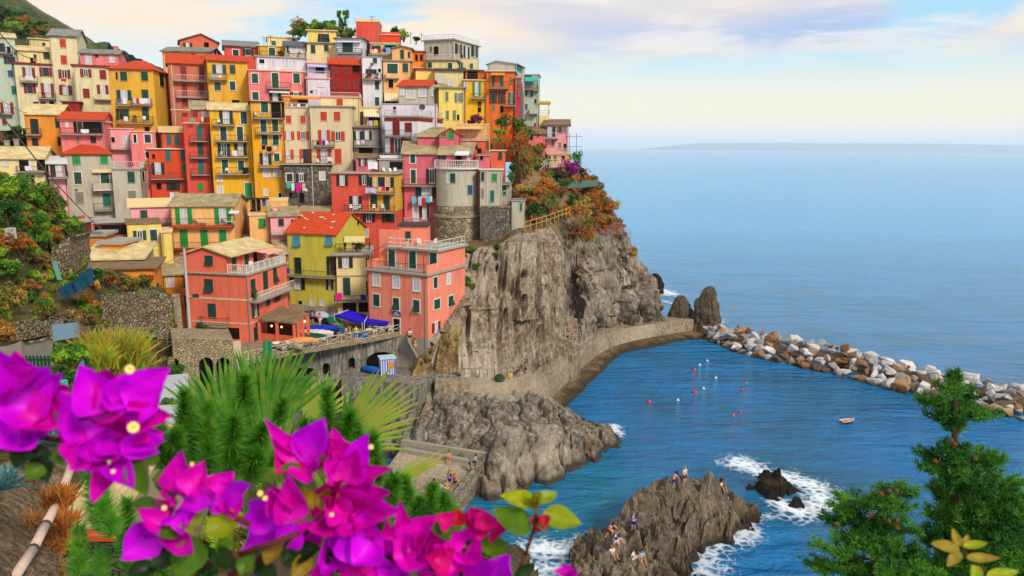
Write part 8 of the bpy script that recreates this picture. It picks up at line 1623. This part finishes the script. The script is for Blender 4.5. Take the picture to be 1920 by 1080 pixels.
fan(pm_, (575, 800), [(u, v, .1) for u, v in ((590, 700), (603, 692), (617, 690), (630, 694), (642, 700), (652, 712), (660, 726), (664, 742), (650, 760), (560, 705), (575, 700))], 6.1, PALMY, 8)
fan(pm_, (628, 842), [(u, v, -.1) for u, v in ((728, 676), (737, 682), (748, 690), (742, 704), (756, 712), (770, 720), (786, 722), (780, 738), (788, 748), (776, 760), (784, 772), (770, 782), (776, 800), (764, 812), (750, 826), (768, 836), (700, 690), (690, 706), (712, 682))], 5.2, PALMY, 9); fan(pm_, (640, 850), [(u, v, 0) for u, v in ((690, 712), (706, 716), (722, 724), (735, 735), (745, 750), (752, 765), (756, 785), (758, 800), (675, 716), (660, 722), (648, 730))], 5.4, PALM, 10)
fan(pm_, (700, 925), [(u, v, 0) for u, v in ((846, 844), (838, 852), (828, 862), (816, 868), (800, 860), (785, 862), (770, 872), (835, 840), (800, 880), (790, 890), (760, 884), (748, 890), (740, 902), (800, 846), (812, 854))], 4.9, PALMY, 7); fan(pm_, (520, 880), arc((520, 880), 120, 160, 20, 20, 5), 5.0, PALM, 9)
MB().tube([(0, 0, -3), (0, 0, -.6), (0, 0, .2)], [.22, .24, .2], 9).build('trunk', plain('palm_trunk', (96, 74, 50), .9), pm_)
# ---- bottlebrush pine shoots
PN = leafmat('pine_needle', (76, 150, 34), (34, 96, 24), .3, .4, (150, 190, 56), 2.5); PTIP = plain('pine_tip', (176, 130, 60), .8)
def shoots(name, label, Y, spec, seed):
 first = [float(x) for x in spec.split(';')[0].split(',')]; base = P(first[0], first[1], Y); o = empty(name, base); tag(o, label, 'pine shrub'); g = np.random.default_rng(seed)
 for tk in spec.split(';'):
  u0, v0, u1, v1, w_ = (float(x) for x in tk.split(',')); yy = Y + g.uniform(-.25, .3); b, t = P(u0, v0, yy), P(u1 + g.uniform(-14, 14), v1 + g.uniform(-10, 12), yy + g.uniform(-.25, .15)); ax = t - b; L = np.linalg.norm(ax); ax /= L; r_ = px(Y, w_) / 2 * 1.2
  n = int(np.clip(L / r_ * 330, 500, 1500)); tt = g.random(n) ** .9; c = b + ax * (tt * L)[:, None]; rd = g.normal(size=(n, 3)); rd -= ax * (rd @ ax)[:, None]; rd /= np.linalg.norm(rd, axis=1, keepdims=True)
  lean = g.uniform(.15, 1.5, n) + .9 * tt ** 5; d = rd + ax * lean[:, None]; d /= np.linalg.norm(d, axis=1, keepdims=True); ln = r_ * g.uniform(.8, 2.0, n) * (1.1 - .25 * tt); sd = np.cross(d, g.normal(size=(n, 3))); sd /= np.linalg.norm(sd, axis=1, keepdims=True); hw_ = px(Y, 1.0)
  vv = np.stack([c - sd * hw_, c + sd * hw_, c + d * ln[:, None] + np.array([0, 0, -.08]) * ln[:, None]], 1).reshape(-1, 3)
  s = empty('shoot', b - base); s.parent = o; link('needles', npmesh('needles', vv - b, np.arange(3 * n).reshape(n, 3), PN), s); MB().tube([(0, 0, 0), tuple(ax * L * .97)], [px(Y, 3), px(Y, 1.6)], 5).build('twig', STEM if seed % 2 else PTIP, s); MB().lathe([(px(Y, 1.5), 0), (px(Y, 2.2), px(Y, 4)), (px(Y, .4), px(Y, 9))], n=6).build('bud', PTIP, s, ax * L * .96)
 return o
shoots('pine_shrub', 'bright green pine shrub of upright bottlebrush shoots left of the palm hub', 3.2, '338,842,337,735,36;362,850,358,755,36;392,890,388,760,46;402,890,440,762,48;430,890,428,790,46;456,800,456,712,40;475,850,474,764,38;462,872,502,808,38;517,800,517,742,32;372,890,372,810,40;350,900,346,830,40;310,880,304,796,36;445,880,470,800,40;410,860,412,790,36;322,870,320,800,34;485,900,520,840,34;440,905,415,850,40;470,900,480,850,38', 5)
shoots('pine_shrub', 'pine shoots rising between the palm fronds above the central flowers', 3.5, '618,840,617,735,34;645,845,645,780,34;672,838,673,782,32;640,880,610,830,34;690,860,688,810,30;600,850,590,790,32;655,880,660,830,34;575,860,560,800,30', 6)
shoots('pine_shrub', 'pine shoots below the bathing terrace beside the pink red bracts', 3.6, '728,945,728,890,34;770,950,770,892,34;800,985,800,918,32;842,985,843,922,34;710,910,700,850,32;745,970,740,910,32;690,930,682,880,30;860,1000,862,950,30;780,990,785,940,30;885,1010,880,960,28', 7)
shoots('pine_shrub', 'darker pine shoots over the tiled path at lower left', 2.8, '190,1000,160,888,42;215,1010,200,930,40;235,1030,240,950,38;148,1085,145,998,34;250,1080,232,1010,40;190,1085,182,1030,36;270,1090,275,1020,36;310,1100,300,1060,36', 8)
# ---- conifers at the right
CN_ = leafmat('conifer_green', (78, 146, 42), (36, 96, 32), .3, .45, (140, 184, 60), 2.6); CND = leafmat('conifer_dark', (52, 112, 38), (28, 74, 28), .25, .45, (90, 140, 44), 2.6)
CONE = plain('pine_cone', (110, 80, 56), .85, .1, .4, 30); CBARK = plain('conifer_bark', (84, 64, 50), .95, .1, .5, 12)
def conifer(label, Y, trunk, clumps, seed, cones=()):
 base = P(trunk[0][0], trunk[0][1], Y); o = empty('conifer', base); tag(o, label, 'conifer'); g = np.random.default_rng(seed); tp = [P(u, v, Y) - base for u, v, r_ in trunk]; MB().tube(tp, [px(Y, r_) for _, _, r_ in trunk], 7).build('trunk', CBARK, o)
 tv = np.array([v for _, v, _ in trunk]); tu = np.array([u for u, _, _ in trunk])
 for i, (u, v, a, b) in enumerate(clumps):
  yy = Y + g.uniform(-.5, .5) * px(Y, a) * .9; c = P(u, v, yy); ra, rb = px(Y, a) / 2 * 1.05, px(Y, b) / 2 * .82; nb = int(max(8, a * b / 190)); tv_ = P(np.interp(min(max(v + b * .4, tv.min()), tv.max()), tv[::-1], tu[::-1]), v + b * .4, Y); org = []; out = []
  for _ in range(nb):
   q = g.normal(size=3); q /= np.linalg.norm(q); q[2] = abs(q[2]) * .9 - .25; e = c + q * [ra * 1.05, ra * .95, rb * 1.1] * g.uniform(.55, 1.0); s0 = c * .75 + tv_ * .25 + g.normal(size=3) * rb * .25 - [0, 0, rb * .5]; L_ = np.linalg.norm(e - s0); m_ = max(4, int(L_ / px(Y, 5.5)))
   for t_ in np.linspace(.25, 1, m_): org.append(s0 + (e - s0) * t_ + np.array([0, 0, .25 * L_ * t_ * (t_ - .6)]) + g.normal(size=3) * px(Y, 2.5)); out.append((e - s0) / L_ * .8 + np.array([0, 0, .25]) + g.normal(size=3) * .3)
  org = np.array(org); out = np.array(out); nt_ = len(org); out /= np.linalg.norm(out, axis=1, keepdims=True)
  k = 15; O2 = np.repeat(org, k, 0); D2 = np.repeat(out, k, 0) * .85 + g.normal(size=(nt_ * k, 3)) * .55; D2 /= np.linalg.norm(D2, axis=1, keepdims=True); L2 = px(Y, 13) * g.uniform(.6, 1.25, nt_ * k); sd = np.cross(D2, g.normal(size=(nt_ * k, 3))); sd /= np.linalg.norm(sd, axis=1, keepdims=True); hw_ = px(Y, 1.0)
  vv = np.stack([O2 - sd * hw_, O2 + sd * hw_, O2 + D2 * L2[:, None] + sd * hw_ * .4, O2 + D2 * L2[:, None] - sd * hw_ * .4], 1).reshape(-1, 3)
  link('foliage', npmesh('foliage', vv - base, np.arange(4 * nt_ * k).reshape(-1, 4), CN_ if g.random() < .62 else CND), o)
  vt = min(max(v + b * .5, tv.min()), tv.max()); ut = np.interp(-vt, -tv[::1] if tv[0] < tv[-1] else -tv, tu) if tv[0] < tv[-1] else np.interp(vt, tv[::-1], tu[::-1]); MB().tube([P(ut, vt, Y) - base, (P(ut, vt, Y) + c) / 2 - base - [0, 0, rb * .3], c - base], [px(Y, 3), px(Y, 2.2), px(Y, 1)], 5).build('branch', CBARK, o)
 for (u, v) in cones: MB().lathe([(px(Y, 1), 0), (px(Y, 5), px(Y, 3)), (px(Y, 4.5), px(Y, 8)), (px(Y, .6), px(Y, 12))], n=8).build('cone', CONE, o, P(u, v, Y - px(Y, 40)) - base, (1.3, .4, u))
conifer('tall conifer at the right whose narrow top stands against the breakwater', 14, [(1800, 1130, 12), (1796, 960, 9), (1790, 820, 6), (1791, 700, 2.5)],
[(1791, 706, 34, 36), (1780, 728, 70, 40), (1812, 738, 60, 40), (1750, 752, 84, 36), (1800, 766, 100, 50), (1838, 776, 60, 34), (1770, 782, 70, 44), (1790, 805, 50, 34), (1745, 852, 64, 30), (1790, 848, 90, 44), (1835, 858, 100, 46), (1862, 862, 60, 40), (1770, 880, 110, 40), (1810, 900, 150, 60), (1880, 905, 90, 50), (1760, 920, 70, 40), (1840, 940, 170, 70), (1900, 950, 90, 70), (1790, 960, 110, 50), (1755, 970, 60, 30), (1850, 990, 170, 60), (1800, 1010, 130, 60), (1900, 1020, 100, 80), (1740, 1010, 70, 36), (1830, 1050, 190, 70), (1740, 1060, 110, 60), (1905, 1070, 110, 60)], 3, [(1788, 828), (1795, 834), (1756, 868), (1824, 862)])
conifer('broad conifer left of the tall one with brown cones at the bottom right', 12.5, [(1640, 1140, 12), (1645, 1040, 8), (1656, 960, 5), (1662, 915, 2)],
[(1660, 918, 40, 34), (1702, 920, 64, 34), (1600, 936, 76, 40), (1648, 945, 90, 44), (1570, 958, 60, 36), (1690, 950, 60, 34), (1560, 975, 60, 28), (1620, 978, 110, 50), (1680, 985, 90, 40), (1590, 1010, 80, 40), (1640, 1020, 120, 50), (1556, 1030, 80, 40), (1690, 1030, 90, 50), (1540, 1062, 80, 34), (1610, 1062, 130, 50), (1680, 1070, 110, 60), (1730, 1080, 80, 50), (1640, 1090, 160, 50)], 4, [(1665, 920), (1680, 924), (1648, 928), (1638, 965), (1668, 980), (1680, 978), (1598, 1022), (1655, 1045), (1575, 985), (1688, 992)])
# ---- tiled path, coping, pipe and stone wall at the lower left
PZ0 = 24.0; TILE = [plain('path_tile_' + str(k), c, .85, .15, .25, 4) for k, c in enumerate(((226, 198, 142), (212, 184, 128), (220, 190, 140), (204, 178, 126)))]
e0, e1, e2, e3 = PZ(100, 998, PZ0), PZ(215, 998, PZ0), PZ(345, 788, PZ0), PZ(205, 830, PZ0)
pa = empty('path', e0); pa['kind'] = 'structure'; MB().prism([tuple(e0 - e0), tuple(e1 - e0 + [2, 0, 0]), tuple(e2 - e0 + [2, 0, 0]), tuple(e3 - e0)], (0, 0, -.5)).build('bed', plain('path_grout', (140, 120, 90)), pa)
NU, NV = 9, 26
for j in range(NV):
 for i in range(NU):
  u0, u1, v0, v1 = (i + .03) / NU, (i + .97) / NU, (j + .03) / NV, (j + .97) / NV; q = [((e0 * (1 - a) + e1 * a) * (1 - b) + (e3 * (1 - a) + e2 * a) * b) - e0 for a, b in ((u0, v0), (u1, v0), (u1, v1), (u0, v1))]; z = .02 + rnd.uniform(0, .012); MB().prism([tuple(p + [0, 0, z]) for p in q][::-1], (0, 0, -.04)).build('tile', TILE[rnd.randrange(4)], pa)
co = empty('coping_wall', e0 + [-.3, -.25, -2.5]); tag(co, 'dark stone wall with red terracotta coping at the end of the tiled path', 'wall'); Lc = e1[0] - e0[0] + 1.6
MB().box(0, Lc, 0, .3, 0, 2.42).build('masonry', stonemat('dark_path_wall', [(70, 66, 58), (104, 98, 84), (52, 50, 46)], 4, (50, 46, 40), .08), co)
for k in range(5): MB().box(k * Lc / 5 + .008, (k + 1) * Lc / 5 - .008, -.06, .36, 2.422, 2.56).build('coping', plain('red_coping', (222, 76, 40), .7, .3, .3, 6), co)
def pipe():
 pts = [P(138, 862, 18.2), P(112, 935, 16.4), P(85, 985, 15), P(62, 1030, 14), P(25, 1085, 12.8)]; b = pts[0]; o = empty('drain_pipe', b); tag(o, 'old pinkish white drain pipe running down beside the tiled path', 'pipe'); MB().tube([p - b for p in pts], [.10] * 5, 9).build('pipe', plain('old_pipe', (222, 188, 168), .7, .3, .4, 8), o, smooth=True)
 for i in (1, 2, 3): d = (pts[i + 1] - pts[i]); d /= np.linalg.norm(d); MB().bar(pts[i] - b - d * .03, pts[i] - b + d * .03, .12, 9).build('clamp', IRON, o)
pipe()
LROCK = rockmat('path_side_rock', [(104, 82, 58), (160, 132, 98), (186, 160, 124), (128, 104, 76)], (1, 1, .6), 1.2, False, .3, 1.0)
patch('rock_bank', [(-30, 880, 17), (60, 860, 19), (140, 850, 20), (110, 940, 18), (70, 1000, 15.5), (-20, 1000, 14), (100, 1010, 16), (60, 1090, 13.5), (-30, 1100, 11.5), (110, 1090, 14)], (-60, 150, 845, 1110), 60, 70, .35, 1.4, LROCK, 15, 'structure', [(-60, 880), (50, 868), (140, 850), (118, 960), (98, 1000), (110, 1110), (-60, 1110)])
for i, (u, v, a, b, m_) in enumerate(((108, 905, 50, 56, 'rust'), (118, 955, 44, 70, 'rust'), (60, 960, 80, 70, 'brown'), (36, 1010, 80, 70, 'rust'), (84, 1045, 60, 70, 'brown'), (95, 1000, 50, 46, 'rust'), (8, 1045, 60, 60, 'straw'), (112, 1065, 40, 50, 'brown'))):
 grass_clump(u, v, a, b, 16.2 + .1 * i - (v - 900) * .012, [m_, 'rust', 'brown'], ['rusty dry tuft beside the upper end of the old pipe', 'long rusty dry tuft right of the old pipe', 'brown dead bush left of the old pipe', 'rusty dead bush at the foot of the rock bank', 'brown dead tuft beside the lower end of the pipe', 'small rusty tuft at the left end of the red coping', 'straw coloured tuft at the bottom left corner', 'brown tuft below the red coping'][i], 480, 60 + i)
def agave(u, v, Y, r_, label):
 b = P(u, v, Y); o = empty('agave', b); tag(o, label, 'agave'); M = leafmat('agave_blue', (70, 120, 118), (44, 88, 92), .1, .5, (110, 150, 140), 3); g = random.Random(4); L = px(Y, r_)
 for k in range(22):
  a = k * 2.4; el = .25 + .9 * (k / 22); d = np.array([math.cos(a) * math.cos(el), math.sin(a) * math.cos(el), math.sin(el)]); n = np.array([-math.cos(a) * math.sin(el), -math.sin(a) * math.sin(el), math.cos(el)])
  vv, ff = strip_between((0, 0, 0), d * L * g.uniform(.8, 1.05), L * .2, n, 5, 7, .35, -.05, .2, 'leaf', k); link('leaf', npmesh('leaf', vv, ff, M, False), o)
agave(8, 920, 13, 70, 'blue green agave rosette at the left edge'); agave(95, 838, 19, 40, 'small blue green agave beside the top of the old pipe')
# ---- undergrowth scattered over the left hillside and the slope below
def cover(objn, poly, count, sizes, mats, label, group, leaf_px=2.6, seed=0, one=None):
 g = np.random.default_rng(seed); ob = bpy.data.objects[objn]; me = ob.data; N = len(me.vertices); co_ = np.empty(N * 3, np.float32); me.vertices.foreach_get('co', co_); co_ = co_.reshape(-1, 3); used = np.zeros(N, bool)
 fl = np.empty(len(me.loops), np.int32); me.loops.foreach_get('vertex_index', fl); used[fl] = True; ids = np.nonzero(used)[0]; 
 d = co_ - [0, 0, CAMZ]; c_ = d @ CN; uu = 960 - FPX * c_[:, 0] / c_[:, 2]; vv = 540 + FPX * c_[:, 1] / c_[:, 2]; ok = inpoly(np.stack([uu, vv], 1), poly); ids = ids[ok[ids]]
 if one:
  it = []
  for k in range(count): p = co_[ids[int(g.integers(0, len(ids)))]]; w_ = px(p[1], g.uniform(*sizes)); it.append((p + [0, -w_ * .1, w_ * .2], (w_ * .55, w_ * .5, w_ * .42), 500))
  mass(one, it, mats, seed, leaf_px * float(np.median([q[0][1] for q in it])) / FPX); return
 for k in range(count):
  i = ids[int(g.integers(0, len(ids)))]; p = co_[i]; s = g.uniform(*sizes); Y = p[1]; m_ = mats[int(g.integers(0, len(mats)))]; _bc[0] += 1; w_ = px(Y, s); o = empty('shrub', p - [0, 0, w_ * .15]); nn = int(min(1500, max(240, s * s * .5)))
  v_, f_ = leaf_cloud((0, -w_ * .1, w_ * .32), (w_ * .55, w_ * .5, w_ * .42), nn, px(Y, leaf_px), 9000 + _bc[0], 7, 2.2, 0, .5); mi = (fbm(v_[::4] * (1.6 / w_), 3, _bc[0]) > .05).astype(int); link('foliage', npmesh('foliage', v_, f_, [LEAFS[m_], LEAFS[mats[int(g.integers(0, len(mats)))]]], False, mi), o); tag(o, dict(green='green', lime='bright green', dark='dark green', rust='rusty', brown='brown', olive='olive', straw='straw coloured')[m_] + ' ' + label, 'shrub', group)
cover('hillside', [(-10, 322), (50, 335), (120, 400), (160, 440), (100, 470), (-10, 470)], 85, (22, 48), ['green', 'lime', 'green', 'dark', 'olive', 'lime'], 'shrub on the steep left hillside above the stone walls', 'shrubs high on the left hillside', 3.0, 1)
cover('hillside', [(-10, 470), (110, 465), (160, 505), (290, 530), (325, 640), (150, 625), (-10, 640)], 110, (20, 44), ['olive', 'rust', 'brown', 'straw', 'green', 'green', 'lime', 'lime'], 'shrub on the lower left hillside', 'dry shrubs low on the left hillside', 2.8, 2)
cover('hillside', [(100, 690), (345, 650), (345, 830), (60, 830)], 30, (24, 44), ['green', 'olive', 'dark', 'lime'], 'shrub on the bank behind the violet flowers', 'shrubs on the bank behind the flowers', 3.0, 3)
cover('slope_below', [(250, 790), (450, 850), (640, 930), (780, 950), (960, 1030), (1000, 1090), (300, 1090), (220, 950)], 120, (40, 80), ['green', 'dark', 'dark', 'olive', 'lime'], 'undergrowth shrub on the slope under the palm', '', 4.0, 4, 'undergrowth')
